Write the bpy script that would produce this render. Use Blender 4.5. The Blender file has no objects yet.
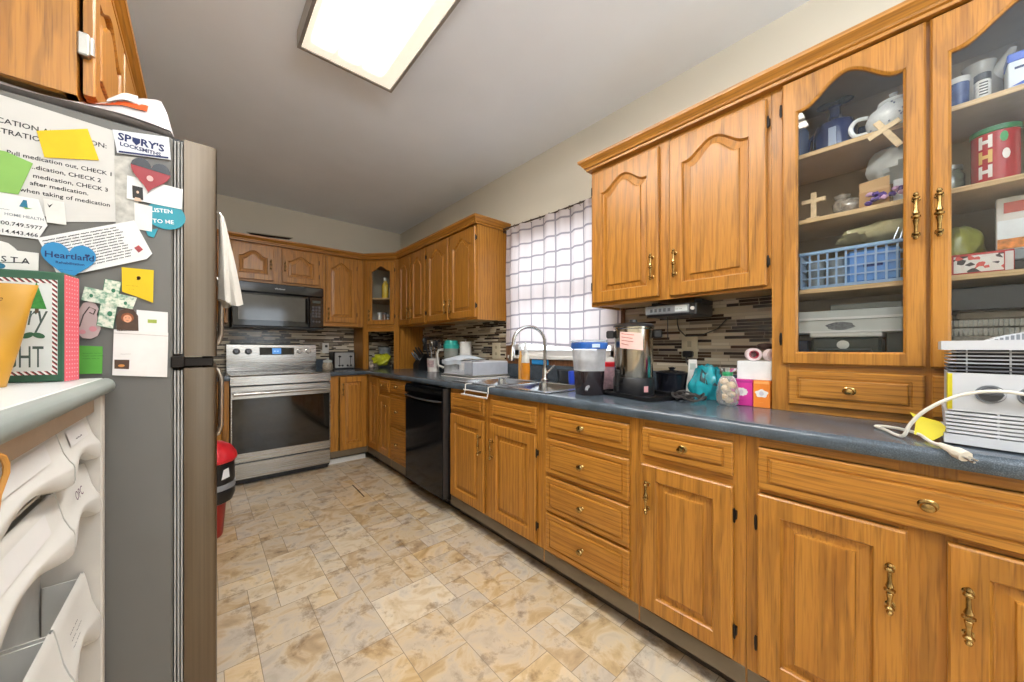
import bpy, bmesh, math, random
from mathutils import Vector, Matrix

SC = bpy.context.scene
COL = SC.collection
PI = math.pi
random.seed(7)

# ------------------------------------------------------------------ camera
CAM_H = 1.1459
YAW = math.radians(37.608)
FPX, CX, CY = 346.646, 468.15, 347.84
cam_data = bpy.data.cameras.new('camera')
cam = bpy.data.objects.new('camera', cam_data)
COL.objects.link(cam)
cam.location = (0, 0, CAM_H)
cam.rotation_euler = (PI/2, 0, -YAW)
cam_data.sensor_width = 36.0
cam_data.lens = FPX/1024*36.0
cam_data.shift_x = (512-CX)/1024
cam_data.shift_y = (CY-341)/1024
cam_data.clip_start = 0.02
SC.camera = cam

# ------------------------------------------------------------------ view and sky
SC.view_settings.view_transform = 'Standard'
SC.view_settings.look = 'None'
SC.view_settings.gamma = 1
SC.view_settings.use_curve_mapping = False
SC.view_settings.exposure = 0.36
try:
    SC.cycles.use_denoising = True
    SC.cycles.max_bounces = 10
    SC.cycles.transparent_max_bounces = 16
    SC.cycles.sample_clamp_indirect = 6
except Exception:
    pass
world = bpy.data.worlds.new('sky')
SC.world = world
world.use_nodes = True
bg = world.node_tree.nodes['Background']
bg.inputs['Color'].default_value = (0.86, 0.93, 1.0, 1)
bg.inputs['Strength'].default_value = 3.2
TUBE_STRENGTH = 38.0          # the lit lens of the ceiling fixture
FILL_DOWN = 6.0              # added fill light behind the camera, aimed down (watts)
FILL_UP = 64.0            # added fill light aimed up at the ceiling (watts)

def add_fill_light(name, loc, size, watts, color, up=False):
    L = bpy.data.lights.new(name, 'AREA')
    L.shape = 'RECTANGLE'; L.size, L.size_y = size
    L.energy = watts; L.color = color
    o = bpy.data.objects.new(name, L); COL.objects.link(o)
    o.location = loc
    if up: o.rotation_euler = (PI, 0, 0)
    o['kind'] = 'helper'
    return o
# added fill light without a fixture, shining down from behind the camera
add_fill_light('fill_light_down', (0.35, -1.75, 2.50), (1.15, 0.55), FILL_DOWN, (0.95, 0.97, 1.0))
# added fill light without a fixture, put in to brighten the ceiling
add_fill_light('fill_light_up', (0.15, -0.95, 1.78), (0.6, 0.6), FILL_UP, (0.90, 0.95, 1.0), True)

# ------------------------------------------------------------------ measured points
# Directions measured with the same lens; onX/onY/onZ meet them with a real plane of the room.
_c, _s = math.cos(YAW), math.sin(YAW)
def _dir(u, v):
    a = (u-CX)/FPX; b = -(v-CY)/FPX
    return Vector((a*_c+_s, -a*_s+_c, b))
def onX(u, v, X):
    d = _dir(u, v); return Vector((0, 0, CAM_H)) + d*(X/d.x)
def onY(u, v, Y):
    d = _dir(u, v); return Vector((0, 0, CAM_H)) + d*(Y/d.y)
def onZ(u, v, Z):
    d = _dir(u, v); return Vector((0, 0, CAM_H)) + d*((Z-CAM_H)/d.z)

# ------------------------------------------------------------------ materials
def lin(c):
    def f(x): return x/12.92 if x <= 0.04045 else ((x+0.055)/1.055)**2.4
    if isinstance(c, str):
        c = tuple(int(c[i:i+2], 16)/255 for i in (0, 2, 4))
    return tuple(f(x) for x in c)
MATS = {}
def new_mat(name):
    m = bpy.data.materials.new(name); m.use_nodes = True
    nt = m.node_tree
    b = nt.nodes['Principled BSDF']
    MATS[name] = m
    return m, nt, b
def node(nt, kind, **kw):
    n = nt.nodes.new(kind)
    for k, v in kw.items():
        if k.startswith('i_'):
            n.inputs[k[2:].replace('_', ' ')].default_value = v
        else:
            setattr(n, k, v)
    return n
def ramp(nt, stops):
    r = nt.nodes.new('ShaderNodeValToRGB')
    e = r.color_ramp.elements
    while len(e) > 1: e.remove(e[-1])
    e[0].position = stops[0][0]; e[0].color = (*stops[0][1], 1)
    for p, c in stops[1:]:
        x = e.new(p); x.color = (*c, 1)
    return r
def mapped(nt, scale, rot=(0, 0, 0), obj=False):
    if obj:
        g = nt.nodes.new('ShaderNodeTexCoord'); out = g.outputs['Object']
    else:
        g = nt.nodes.new('ShaderNodeNewGeometry'); out = g.outputs['Position']
    mp = nt.nodes.new('ShaderNodeMapping')
    mp.inputs['Scale'].default_value = scale
    mp.inputs['Rotation'].default_value = rot
    nt.links.new(out, mp.inputs['Vector'])
    return mp.outputs['Vector']
def plain(name, col, rough=0.5, metal=0.0, var=0.06, scale=18.0, bump=0.0, spec=0.5, trans=0.0, coat=0.0, alpha=None):
    """A surface of one colour with a faint mottle of its own."""
    if name in MATS: return MATS[name]
    m, nt, b = new_mat(name)
    c = lin(col)
    n = node(nt, 'ShaderNodeTexNoise'); n.inputs['Scale'].default_value = scale; n.inputs['Detail'].default_value = 3
    nt.links.new(mapped(nt, (1, 1, 1)), n.inputs['Vector'])
    lo = tuple(x*(1-var) for x in c); hi = tuple(min(1, x*(1+var)) for x in c)
    r = ramp(nt, [(0.3, lo), (0.7, hi)])
    nt.links.new(n.outputs['Fac'], r.inputs['Fac'])
    nt.links.new(r.outputs['Color'], b.inputs['Base Color'])
    b.inputs['Roughness'].default_value = rough
    b.inputs['Metallic'].default_value = metal
    b.inputs['Specular IOR Level'].default_value = spec
    if trans: b.inputs['Transmission Weight'].default_value = trans
    if coat: b.inputs['Coat Weight'].default_value = coat; b.inputs['Coat Roughness'].default_value = 0.08
    if alpha is not None: b.inputs['Alpha'].default_value = alpha
    if bump:
        bp = node(nt, 'ShaderNodeBump'); bp.inputs['Strength'].default_value = bump; bp.inputs['Distance'].default_value = 0.002
        nt.links.new(n.outputs['Fac'], bp.inputs['Height']); nt.links.new(bp.outputs['Normal'], b.inputs['Normal'])
    return m
def oak(name, axis, light, mid, dark, rough=0.34):
    m, nt, b = new_mat(name)
    long_, cross = 1.5, 42.0
    sc = (cross, cross, long_) if axis == 'z' else (long_, long_, cross)
    v = mapped(nt, sc)
    n1 = node(nt, 'ShaderNodeTexNoise'); n1.inputs['Scale'].default_value = 1.1; n1.inputs['Detail'].default_value = 4; n1.inputs['Distortion'].default_value = 1.1
    nt.links.new(v, n1.inputs['Vector'])
    sc2 = (170, 170, 5.5) if axis == 'z' else (5.5, 5.5, 170)
    v2 = mapped(nt, sc2)
    n2 = node(nt, 'ShaderNodeTexNoise'); n2.inputs['Scale'].default_value = 1.5; n2.inputs['Detail'].default_value = 3
    nt.links.new(v2, n2.inputs['Vector'])
    # cathedral figure: rings stretched along the board
    sc3 = (7, 7, 0.9) if axis == 'z' else (0.9, 0.9, 7)
    v3 = mapped(nt, sc3)
    w = node(nt, 'ShaderNodeTexWave', wave_type='RINGS', rings_direction='SPHERICAL')
    w.inputs['Scale'].default_value = 2.6; w.inputs['Distortion'].default_value = 5.0; w.inputs['Detail'].default_value = 3; w.inputs['Detail Scale'].default_value = 1.2
    nt.links.new(v3, w.inputs['Vector'])
    r1 = ramp(nt, [(0.30, lin(mid)), (0.55, lin(light)), (0.80, lin(mid))])
    nt.links.new(n1.outputs['Fac'], r1.inputs['Fac'])
    r2 = ramp(nt, [(0.34, (1, 1, 1)), (0.50, (0, 0, 0))])
    nt.links.new(n2.outputs['Fac'], r2.inputs['Fac'])
    r3 = ramp(nt, [(0.05, (1, 1, 1)), (0.30, (0, 0, 0))])
    nt.links.new(w.outputs['Fac'], r3.inputs['Fac'])
    ad = node(nt, 'ShaderNodeMath', operation='MULTIPLY'); ad.inputs[1].default_value = 0.34
    nt.links.new(r2.outputs['Color'], ad.inputs[0])
    ad3 = node(nt, 'ShaderNodeMath', operation='MULTIPLY'); ad3.inputs[1].default_value = 0.30
    nt.links.new(r3.outputs['Color'], ad3.inputs[0])
    mxm = node(nt, 'ShaderNodeMath', operation='ADD')
    nt.links.new(ad.outputs[0], mxm.inputs[0]); nt.links.new(ad3.outputs[0], mxm.inputs[1])
    mx = node(nt, 'ShaderNodeMixRGB'); mx.inputs['Color2'].default_value = (*lin(dark), 1)
    nt.links.new(mxm.outputs[0], mx.inputs['Fac']); nt.links.new(r1.outputs['Color'], mx.inputs['Color1'])
    nt.links.new(mx.outputs['Color'], b.inputs['Base Color'])
    b.inputs['Roughness'].default_value = rough
    bp = node(nt, 'ShaderNodeBump'); bp.inputs['Strength'].default_value = 0.12; bp.inputs['Distance'].default_value = 0.001
    nt.links.new(n2.outputs['Fac'], bp.inputs['Height']); nt.links.new(bp.outputs['Normal'], b.inputs['Normal'])
    return m
def brushed(name, col, rough=0.28, axis='x'):
    m, nt, b = new_mat(name)
    sc = {'x': (2, 200, 200), 'y': (200, 2, 200), 'z': (200, 200, 2)}[axis]
    n = node(nt, 'ShaderNodeTexNoise'); n.inputs['Scale'].default_value = 1.0
    nt.links.new(mapped(nt, sc), n.inputs['Vector'])
    c = lin(col)
    r = ramp(nt, [(0.3, tuple(x*0.86 for x in c)), (0.7, c)])
    nt.links.new(n.outputs['Fac'], r.inputs['Fac']); nt.links.new(r.outputs['Color'], b.inputs['Base Color'])
    b.inputs['Metallic'].default_value = 1.0
    rr = node(nt, 'ShaderNodeMapRange'); rr.inputs['To Min'].default_value = rough*0.8; rr.inputs['To Max'].default_value = rough*1.25
    nt.links.new(n.outputs['Fac'], rr.inputs['Value']); nt.links.new(rr.outputs[0], b.inputs['Roughness'])
    return m
def thin_glass(name, tint=(0.98, 0.99, 0.99), rough=0.02, haze=0.0, hazecol=(0.8, 0.85, 0.85)):
    """Thin clear sheet: lets light straight through and mirrors at a glancing angle."""
    m = bpy.data.materials.new(name); m.use_nodes = True; MATS[name] = m
    nt = m.node_tree; nt.nodes.clear()
    out = node(nt, 'ShaderNodeOutputMaterial')
    t = node(nt, 'ShaderNodeBsdfTransparent'); t.inputs['Color'].default_value = (*tint, 1)
    g = node(nt, 'ShaderNodeBsdfGlossy'); g.inputs['Roughness'].default_value = rough
    fr = node(nt, 'ShaderNodeFresnel'); fr.inputs['IOR'].default_value = 1.33
    mx = node(nt, 'ShaderNodeMixShader')
    nt.links.new(fr.outputs[0], mx.inputs['Fac']); nt.links.new(t.outputs[0], mx.inputs[1]); nt.links.new(g.outputs[0], mx.inputs[2])
    last = mx
    if haze:
        d = node(nt, 'ShaderNodeBsdfDiffuse'); d.inputs['Color'].default_value = (*hazecol, 1)
        n = node(nt, 'ShaderNodeTexNoise'); n.inputs['Scale'].default_value = 30
        nt.links.new(mapped(nt, (1, 1, 1)), n.inputs['Vector'])
        mr = node(nt, 'ShaderNodeMapRange'); mr.inputs['To Min'].default_value = haze*0.7; mr.inputs['To Max'].default_value = haze*1.3
        nt.links.new(n.outputs['Fac'], mr.inputs['Value'])
        m2 = node(nt, 'ShaderNodeMixShader')
        nt.links.new(mr.outputs[0], m2.inputs['Fac']); nt.links.new(mx.outputs[0], m2.inputs[1]); nt.links.new(d.outputs[0], m2.inputs[2])
        last = m2
    nt.links.new(last.outputs[0], out.inputs['Surface'])
    return m
def attr_mat(name, rough=0.3, marble=0.0, spec=0.5, bump=0.0):
    """Colour of each tile from the mesh's own attribute, with stone clouding laid over it."""
    m, nt, b = new_mat(name)
    a = node(nt, 'ShaderNodeVertexColor'); a.layer_name = 'tile'
    src = a.outputs['Color']
    if marble:
        n = node(nt, 'ShaderNodeTexNoise'); n.inputs['Scale'].default_value = 6.2; n.inputs['Detail'].default_value = 7; n.inputs['Roughness'].default_value = 0.58; n.inputs['Distortion'].default_value = 0.9
        jump = node(nt, 'ShaderNodeVectorMath', operation='MULTIPLY_ADD'); jump.inputs[1].default_value = (63, 41, 57)
        nt.links.new(a.outputs['Color'], jump.inputs[0]); nt.links.new(mapped(nt, (1, 1.25, 1)), jump.inputs[2])
        nt.links.new(jump.outputs[0], n.inputs['Vector'])
        r = ramp(nt, [(0.28, lin('9A7D58')), (0.40, lin('C5A77B')), (0.50, lin('DDCBAE')), (0.58, lin('CFC4B4')), (0.70, lin('B3A899'))])
        nt.links.new(n.outputs['Fac'], r.inputs['Fac'])
        mx = node(nt, 'ShaderNodeMixRGB'); mx.inputs['Fac'].default_value = marble
        nt.links.new(src, mx.inputs['Color1']); nt.links.new(r.outputs['Color'], mx.inputs['Color2'])
        n3 = node(nt, 'ShaderNodeTexNoise'); n3.inputs['Scale'].default_value = 9; n3.inputs['Detail'].default_value = 9; n3.inputs['Roughness'].default_value = 0.7
        nt.links.new(mapped(nt, (1, 1, 1)), n3.inputs['Vector'])
        r3 = ramp(nt, [(0.34, lin('8A6B48')), (0.47, (1, 1, 1))])
        nt.links.new(n3.outputs['Fac'], r3.inputs['Fac'])
        mu = node(nt, 'ShaderNodeMixRGB', blend_type='MULTIPLY'); mu.inputs['Fac'].default_value = 0.6
        nt.links.new(mx.outputs['Color'], mu.inputs['Color1']); nt.links.new(r3.outputs['Color'], mu.inputs['Color2'])
        src = mu.outputs['Color']
    nt.links.new(src, b.inputs['Base Color'])
    b.inputs['Roughness'].default_value = rough
    b.inputs['Specular IOR Level'].default_value = spec
    return m

OAKV = oak('honey_oak_upright', 'z', 'BA7F31', 'A86D26', '5E380F')
OAKH = oak('honey_oak_level', 'x', 'BA7F31', 'A86D26', '5E380F')
OAKI = oak('pale_shelf_birch', 'x', 'DDBC8C', 'CFAB78', 'B08B58', 0.5)
CARC = plain('cabinet_inside', '8A7A68', 0.7, var=0.05)
BRASS = plain('antique_brass', 'A98C58', 0.20, 1.0, var=0.30, scale=90)
BLKM = plain('black_hinge_metal', '2A2522', 0.4, 0.7)
STEEL_X = brushed('brushed_steel_level', 'BAB7B2', 0.26, 'x')
STEEL_Y = brushed('brushed_steel_depth', 'D2D0CC', 0.26, 'y')
STEEL_Z = brushed('brushed_steel_upright', 'CFC9C0', 0.30, 'z')
CHROME = plain('chrome', 'D8D8D8', 0.10, 1.0, var=0.02)
BLACKG = plain('black_gloss', '0C0D0F', 0.08, var=0.05, coat=0.3)
BLACKP = plain('black_plastic', '1B1B1D', 0.42, var=0.1)
WHITEP = plain('white_plastic', 'DAD7D1', 0.42, var=0.02)
WHITEB = plain('bright_white', 'E0DFDD', 0.5, var=0.01)
GREYP = plain('grey_plastic', '8E9094', 0.5)
GLASS = thin_glass('pane_glass')
HAZEGL = thin_glass('clear_plastic', (0.93, 0.95, 0.96), 0.06, 0.22)
DARKGL = plain('smoked_oven_glass', '0B0A09', 0.05, var=0.05, coat=0.5)
INK = plain('black_ink', '2B2B30', 0.8, var=0.02)
INKN = plain('navy_ink', '23305E', 0.8, var=0.02)
INKW = plain('white_ink', 'F2F2F2', 0.8, var=0.02)
PAPER = plain('white_paper', 'CFCCC7', 0.85, var=0.02)

# ------------------------------------------------------------------ mesh builder
ROOT = {}     # object -> world matrix of the thing it belongs to
def facing(x, y, z, deg):
    """Local frame of a cabinet front: x to the viewer's right, y into the cabinet, z up."""
    return Matrix.Translation((x, y, z)) @ Matrix.Rotation(math.radians(deg), 4, 'Z')
class MB:
    def __init__(s, M=None):
        s.v = []; s.f = []; s.mi = []; s.col = []; s.st = []; s.M = M or Matrix(); s.recalc = True
    def add(s, verts, faces, mi=0, col=None):
        n = len(s.v); s.st.append((n, len(s.f)))
        s.v += [s.M @ Vector(p) for p in verts]
        s.f += [tuple(i+n for i in f) for f in faces]
        s.mi += [mi]*len(faces); s.col += [col]*len(faces)
        return s
    def box(s, x0, x1, y0, y1, z0, z1, b=0.0, mi=0, R=None):
        if x1 < x0: x0, x1 = x1, x0
        if y1 < y0: y0, y1 = y1, y0
        if z1 < z0: z0, z1 = z1, z0
        if b <= 0:
            vs = [(x, y, z) for x in (x0, x1) for y in (y0, y1) for z in (z0, z1)]
            fs = [(0, 1, 3, 2), (4, 6, 7, 5), (0, 4, 5, 1), (2, 3, 7, 6), (0, 2, 6, 4), (1, 5, 7, 3)]
        else:
            b = min(b, (x1-x0)*.49, (y1-y0)*.49, (z1-z0)*.49)
            c = ((x0+x1)/2, (y0+y1)/2, (z0+z1)/2); h = ((x1-x0)/2, (y1-y0)/2, (z1-z0)/2)
            vs = []; ix = {}
            for sx in (-1, 1):
                for sy in (-1, 1):
                    for sz in (-1, 1):
                        for a in range(3):
                            q = [sx*(h[0]-b), sy*(h[1]-b), sz*(h[2]-b)]
                            q[a] = (sx, sy, sz)[a]*h[a]
                            ix[(sx, sy, sz, a)] = len(vs)
                            vs.append((c[0]+q[0], c[1]+q[1], c[2]+q[2]))
            fs = []
            for a in range(3):
                o = [i for i in range(3) if i != a]
                for sa in (-1, 1):
                    loop = []
                    for (p, q) in ((-1, -1), (1, -1), (1, 1), (-1, 1)):
                        k = [0, 0, 0]; k[a] = sa; k[o[0]] = p; k[o[1]] = q
                        loop.append(ix[(*k, a)])
                    fs.append(tuple(loop))
                for p in (-1, 1):
                    for q in (-1, 1):
                        k0 = [0, 0, 0]; k0[a] = -1; k0[o[0]] = p; k0[o[1]] = q
                        k1 = list(k0); k1[a] = 1
                        fs.append((ix[(*k0, o[0])], ix[(*k1, o[0])], ix[(*k1, o[1])], ix[(*k0, o[1])]))
            for sx in (-1, 1):
                for sy in (-1, 1):
                    for sz in (-1, 1):
                        fs.append(tuple(ix[(sx, sy, sz, a)] for a in range(3)))
        if R is not None: vs = [R @ Vector(p) for p in vs]
        return s.add(vs, fs, mi)
    def lathe(s, prof, at=(0, 0, 0), R=None, seg=24, mi=0, sx=1.0, sy=1.0):
        """prof: (radius, height) from the bottom up; ends closed when the radius is not 0."""
        vs = []; fs = []
        T = Matrix.Translation(at) @ (R or Matrix())
        for (r, z) in prof:
            for k in range(seg):
                a = 2*PI*k/seg
                vs.append(T @ Vector((r*sx*math.cos(a), r*sy*math.sin(a), z)))
        m = len(prof)
        for i in range(m-1):
            for k in range(seg):
                k2 = (k+1) % seg
                fs.append((i*seg+k, i*seg+k2, (i+1)*seg+k2, (i+1)*seg+k))
        if prof[0][0] > 1e-6: fs.append(tuple(range(seg))[::-1])
        if prof[-1][0] > 1e-6: fs.append(tuple((m-1)*seg+k for k in range(seg)))
        return s.add(vs, fs, mi)
    def tube(s, pts, r, seg=8, closed=False, mi=0, caps=True):
        pts = [Vector(p) for p in pts]; n = len(pts)
        rr = r if isinstance(r, (list, tuple)) else [r]*n
        vs = []; fs = []; up = None
        for i, p in enumerate(pts):
            if closed: t = pts[(i+1) % n]-pts[i-1]
            else: t = pts[min(i+1, n-1)]-pts[max(i-1, 0)]
            t.normalize()
            if up is None:
                up = Vector((0, 0, 1)) if abs(t.z) < 0.9 else Vector((1, 0, 0))
            a = t.cross(up)
            if a.length < 1e-5: a = t.cross(Vector((1, 0.3, 0)))
            a.normalize(); b2 = a.cross(t); b2.normalize(); up = b2
            for k in range(seg):
                q = 2*PI*k/seg
                vs.append(p+(a*math.cos(q)+b2*math.sin(q))*rr[i])
        for i in range(n if closed else n-1):
            j = (i+1) % n
            for k in range(seg):
                k2 = (k+1) % seg
                fs.append((i*seg+k, i*seg+k2, j*seg+k2, j*seg+k))
        if caps and not closed:
            fs.append(tuple(range(seg))[::-1]); fs.append(tuple((n-1)*seg+k for k in range(seg)))
        return s.add(vs, fs, mi)
    def prism(s, poly, y0, y1, plane='xz', mi=0):
        """outline extruded along the third axis"""
        n = len(poly)
        def P(a, b, c):
            return {'xz': (a, c, b), 'xy': (a, b, c), 'yz': (c, a, b)}[plane]
        vs = [P(a, b, y0) for a, b in poly]+[P(a, b, y1) for a, b in poly]
        fs = [tuple(range(n)), tuple(range(n, 2*n))[::-1]]
        fs += [(i, (i+1) % n, n+(i+1) % n, n+i) for i in range(n)]
        return s.add(vs, fs, mi)
    def grid(s, fn, nu, nv, mi=0, closed_u=False):
        vs = [fn(i/(nu if closed_u else nu-1), j/(nv-1)) for j in range(nv) for i in range(nu)]
        fs = []
        for j in range(nv-1):
            for i in range(nu if closed_u else nu-1):
                i2 = (i+1) % nu
                fs.append((j*nu+i, j*nu+i2, (j+1)*nu+i2, (j+1)*nu+i))
        return s.add(vs, fs, mi)
    def blob(s, c, r, seed=0, rough=0.15, nu=20, nv=12, mi=0, flat=None):
        rnd = random.Random(seed)
        ph = [(rnd.uniform(0, 6), rnd.uniform(0, 6), rnd.randint(2, 6), rnd.randint(2, 5)) for _ in range(5)]
        def fn(u, v):
            th = 2*PI*u; la = PI*(v-0.5)*0.999
            k = 1
            for a, b, m, n in ph: k += rough/2.2*math.sin(m*th+a)*math.sin(n*la+b)*math.cos(la)
            x, y, z = r[0]*k*math.cos(la)*math.cos(th), r[1]*k*math.cos(la)*math.sin(th), r[2]*k*math.sin(la)
            if flat is not None: z = max(z, flat)
            return (c[0]+x, c[1]+y, c[2]+z)
        return s.grid(fn, nu, nv, mi, closed_u=True)
    def text(s, body, size, M, mi=0, ext=0.0, align='LEFT', shear=0.0, sx=1.0, bold=0.0):
        cu = bpy.data.curves.new('lettering', 'FONT')
        cu.body = body; cu.size = size; cu.align_x = align; cu.extrude = ext; cu.resolution_u = 2; cu.shear = shear; cu.offset = bold*size
        o = bpy.data.objects.new('lettering', cu)
        me = bpy.data.meshes.new_from_object(o)
        s.add([M @ Vector((v.co.x*sx, v.co.y, v.co.z)) for v in me.vertices], [tuple(p.vertices) for p in me.polygons], mi)
        bpy.data.objects.remove(o); bpy.data.curves.remove(cu); bpy.data.meshes.remove(me)
        return s
    def each(s, name, mat, parent):
        """every piece added becomes a part of its own"""
        for k in range(len(s.st)):
            v0, f0 = s.st[k]; v1, f1 = s.st[k+1] if k+1 < len(s.st) else (len(s.v), len(s.f))
            p = MB(); p.v = s.v[v0:v1]; p.f = [tuple(i-v0 for i in f) for f in s.f[f0:f1]]; p.mi = s.mi[f0:f1]; p.col = s.col[f0:f1]
            p.build(name, mat, parent)
    def build(s, name, mat, parent=None, label=None, sharp=35, smooth=True):
        inv = None; root = None
        if parent is not None:
            root = parent
            while root.parent is not None: root = root.parent
            inv = ROOT[root.name].inverted()
            vs = [inv @ p for p in s.v]; loc = None
        else:
            lo = [min(p[i] for p in s.v) for i in range(3)]; hi = [max(p[i] for p in s.v) for i in range(3)]
            loc = Vector(((lo[0]+hi[0])/2, (lo[1]+hi[1])/2, lo[2]))
            vs = [p-loc for p in s.v]
        me = bpy.data.meshes.new(name)
        me.from_pydata([tuple(p) for p in vs], [], s.f)
        mats = mat if isinstance(mat, (list, tuple)) else [mat]
        for m in mats: me.materials.append(m)
        for p, i in zip(me.polygons, s.mi): p.material_index = i
        if any(c is not None for c in s.col):
            ca = me.color_attributes.new('tile', 'FLOAT_COLOR', 'CORNER')
            for p, c in zip(me.polygons, s.col):
                c = c or (1, 1, 1)
                for li in p.loop_indices: ca.data[li].color = (*c, 1)
        if s.recalc:
            bm = bmesh.new(); bm.from_mesh(me)
            bmesh.ops.recalc_face_normals(bm, faces=bm.faces)
            bm.to_mesh(me); bm.free()
        if smooth:
            me.polygons.foreach_set('use_smooth', [True]*len(me.polygons))
            try: me.set_sharp_from_angle(angle=math.radians(sharp))
            except Exception: pass
        me.update()
        o = bpy.data.objects.new(name, me); COL.objects.link(o)
        if parent is not None: o.parent = parent
        else:
            o.location = loc; ROOT[o.name] = Matrix.Translation(loc)
        if label: o['label'] = label
        return o
def tag(o, label, cat, group=None):
    o['label'] = label; o['category'] = cat
    if group: o['group'] = group
    return o
def thing(name, label, cat, loc, rz=0.0, group=None):
    o = bpy.data.objects.new(name, None); COL.objects.link(o)
    o.empty_display_size = 0.05
    o.location = loc; o.rotation_euler = (0, 0, rz)
    ROOT[o.name] = Matrix.Translation(loc) @ Matrix.Rotation(rz, 4, 'Z')
    return tag(o, label, cat, group)
def structure(o):
    o['kind'] = 'structure'; return o
def dup(root, loc, rz, label, group=None):
    r = root.copy(); COL.objects.link(r)
    r.location = loc; r.rotation_euler = (0, 0, rz); r['label'] = label
    if group: r['group'] = group
    for ch in list(root.children):
        c = ch.copy(); COL.objects.link(c); c.parent = r
        for g in list(ch.children):
            d = g.copy(); COL.objects.link(d); d.parent = c
    return r
def TX(x, y, z, deg_up=90, rz=0):
    """Matrix that stands lettering upright, facing -Y when rz = 0, facing -X when rz = -90."""
    return Matrix.Translation((x, y, z)) @ Matrix.Rotation(math.radians(rz), 4, 'Z') @ Matrix.Rotation(math.radians(deg_up), 4, 'X')
def lerp(a, b, t): return a+(b-a)*t

# ------------------------------------------------------------------ the room
XW, YB, ZC = 2.028, 4.06, 2.607          # right wall, back wall, ceiling
XL, YF = -0.80, -2.60                    # left wall, wall behind the camera
WFACE, UFACE = 1.358, 1.709              # face frames of base and upper cabinets on the right
M_WALL = plain('cream_wall_paint', 'D9D1C0', 0.75, var=0.02, scale=3)
M_CEIL = plain('flat_ceiling_paint', 'EEF2F8', 0.9, var=0.03, scale=2)
M_TILE = attr_mat('stone_vinyl', 0.36, 0.55)
M_GROUT = plain('tile_joint', '8E7F6C', 0.8)
M_MOS = attr_mat('mosaic_strips', 0.16, 0.0, 0.6)
M_MGR = plain('mosaic_grout', 'B5A893', 0.8)
M_WTRIM = plain('white_trim_paint', 'EDEBE6', 0.45, var=0.01)
M_BTRIM = oak('brown_window_wood', 'z', '8A5E3C', '74492B', '4E2D18', 0.45)

# floor: modular stone-look vinyl, rectangles packed on an 11 cm grid
mb = MB(); g = 0.108
nx, ny = 27, 63
taken = [[False]*ny for _ in range(nx)]
rnd = random.Random(11)
pal = [lin(c) for c in ('CDB596', 'D6C3A6', 'C2AE95', 'B8A690', 'D2AE78', 'C9B7A0', 'BFA27A', 'DACBB2', 'B5A28C', 'D8BE92')]
x00, y00 = XL, YF
mb.recalc = False
for i in range(nx):
    for j in range(ny):
        if taken[i][j]: continue
        for (a, b_) in rnd.sample([(2, 2), (2, 2), (2, 1), (1, 2), (1, 1), (2, 3), (3, 2)], 7):
            if i+a <= nx and j+b_ <= ny and all(not taken[p][q] for p in range(i, i+a) for q in range(j, j+b_)): break
        else: a = b_ = 1
        for p in range(i, i+a):
            for q in range(j, j+b_): taken[p][q] = True
        e = 0.0011
        X0, X1 = x00+i*g+e, min(XW, x00+(i+a)*g)-e
        Y0, Y1 = y00+j*g+e, min(YB, y00+(j+b_)*g)-e
        if X1 <= X0 or Y1 <= Y0: continue
        c = rnd.choice(pal); k = rnd.uniform(0.74, 0.94)
        mb.add([(X0, Y0, 0), (X1, Y0, 0), (X1, Y1, 0), (X0, Y1, 0)], [(0, 1, 2, 3)], 0, tuple(x*k for x in c))
mb.add([(XL, YF, -0.0012), (XW, YF, -0.0012), (XW, YB, -0.0012), (XL, YB, -0.0012)], [(0, 1, 2, 3)], 1)
mb.add([(XL, YF, -0.05), (XW, YF, -0.05), (XW, YB, -0.05), (XL, YB, -0.05)], [(3, 2, 1, 0)], 1)
floor = structure(mb.build('floor', [M_TILE, M_GROUT], smooth=False))
m = MB(); m.recalc = False
m.add([(.990, 2.60, .0006), (.998, 2.602, .0006), (1.004, 2.74, .0006), (1.006, 2.885, .0006), (.998, 2.886, .0006), (.994, 2.74, .0006)], [(0, 1, 2, 3, 4, 5)]); 
sc_ = m.build('scuff_mark', plain('scuff_brown', '4A3C30', 0.7), floor, smooth=False)
m = MB().box(XL-.1, XW+.1, YF-.1, YB+.1, ZC, ZC+0.08); structure(m.build('ceiling', M_CEIL))

WY0, WY1, WZ0, WZ1 = 1.14, 2.03, 1.075, 2.02     # opening of the window over the sink
m = MB()
m.box(XW, XW+.12, YF-.1, WY0, 0, ZC).box(XW, XW+.12, WY1, YB+.1, 0, ZC)
m.box(XW, XW+.12, WY0, WY1, 0, WZ0).box(XW, XW+.12, WY0, WY1, WZ1, ZC)
structure(m.build('wall_right', M_WALL))
m = MB().box(XL-.1, XW, YB, YB+.12, 0, ZC); structure(m.build('wall_back', M_WALL))
m = MB().box(XL-.12, XL, YF-.1, YB, 0, ZC); structure(m.build('wall_left', M_WALL))
m = MB()                                             # unseen wall behind the camera; its glazed door is added for fill daylight
m.box(XL, .75, YF-.12, YF, 0, ZC).box(1.75, XW, YF-.12, YF, 0, ZC).box(.75, 1.75, YF-.12, YF, 2.2, ZC)
structure(m.build('wall_front', M_WALL))
def empty_struct(name, loc):
    o = bpy.data.objects.new(name, None); COL.objects.link(o); o.location = loc; o['kind'] = 'structure'
    ROOT[o.name] = Matrix.Translation(loc); return o
d2 = empty_struct('added_fill_door', (1.25, YF-.06, 0))
m = MB()
for x in (.75, 1.67): m.box(x, x+.08, YF-.09, YF-.03, 0, 2.2)
m.box(.75, 1.75, YF-.09, YF-.03, 2.12, 2.2).box(.75, 1.75, YF-.09, YF-.03, 0, .08)
m.build('added_door_frame', M_WTRIM, d2)
MB().box(.83, 1.67, YF-.065, YF-.06, .08, 2.12).build('added_door_pane', GLASS, d2)

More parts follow.
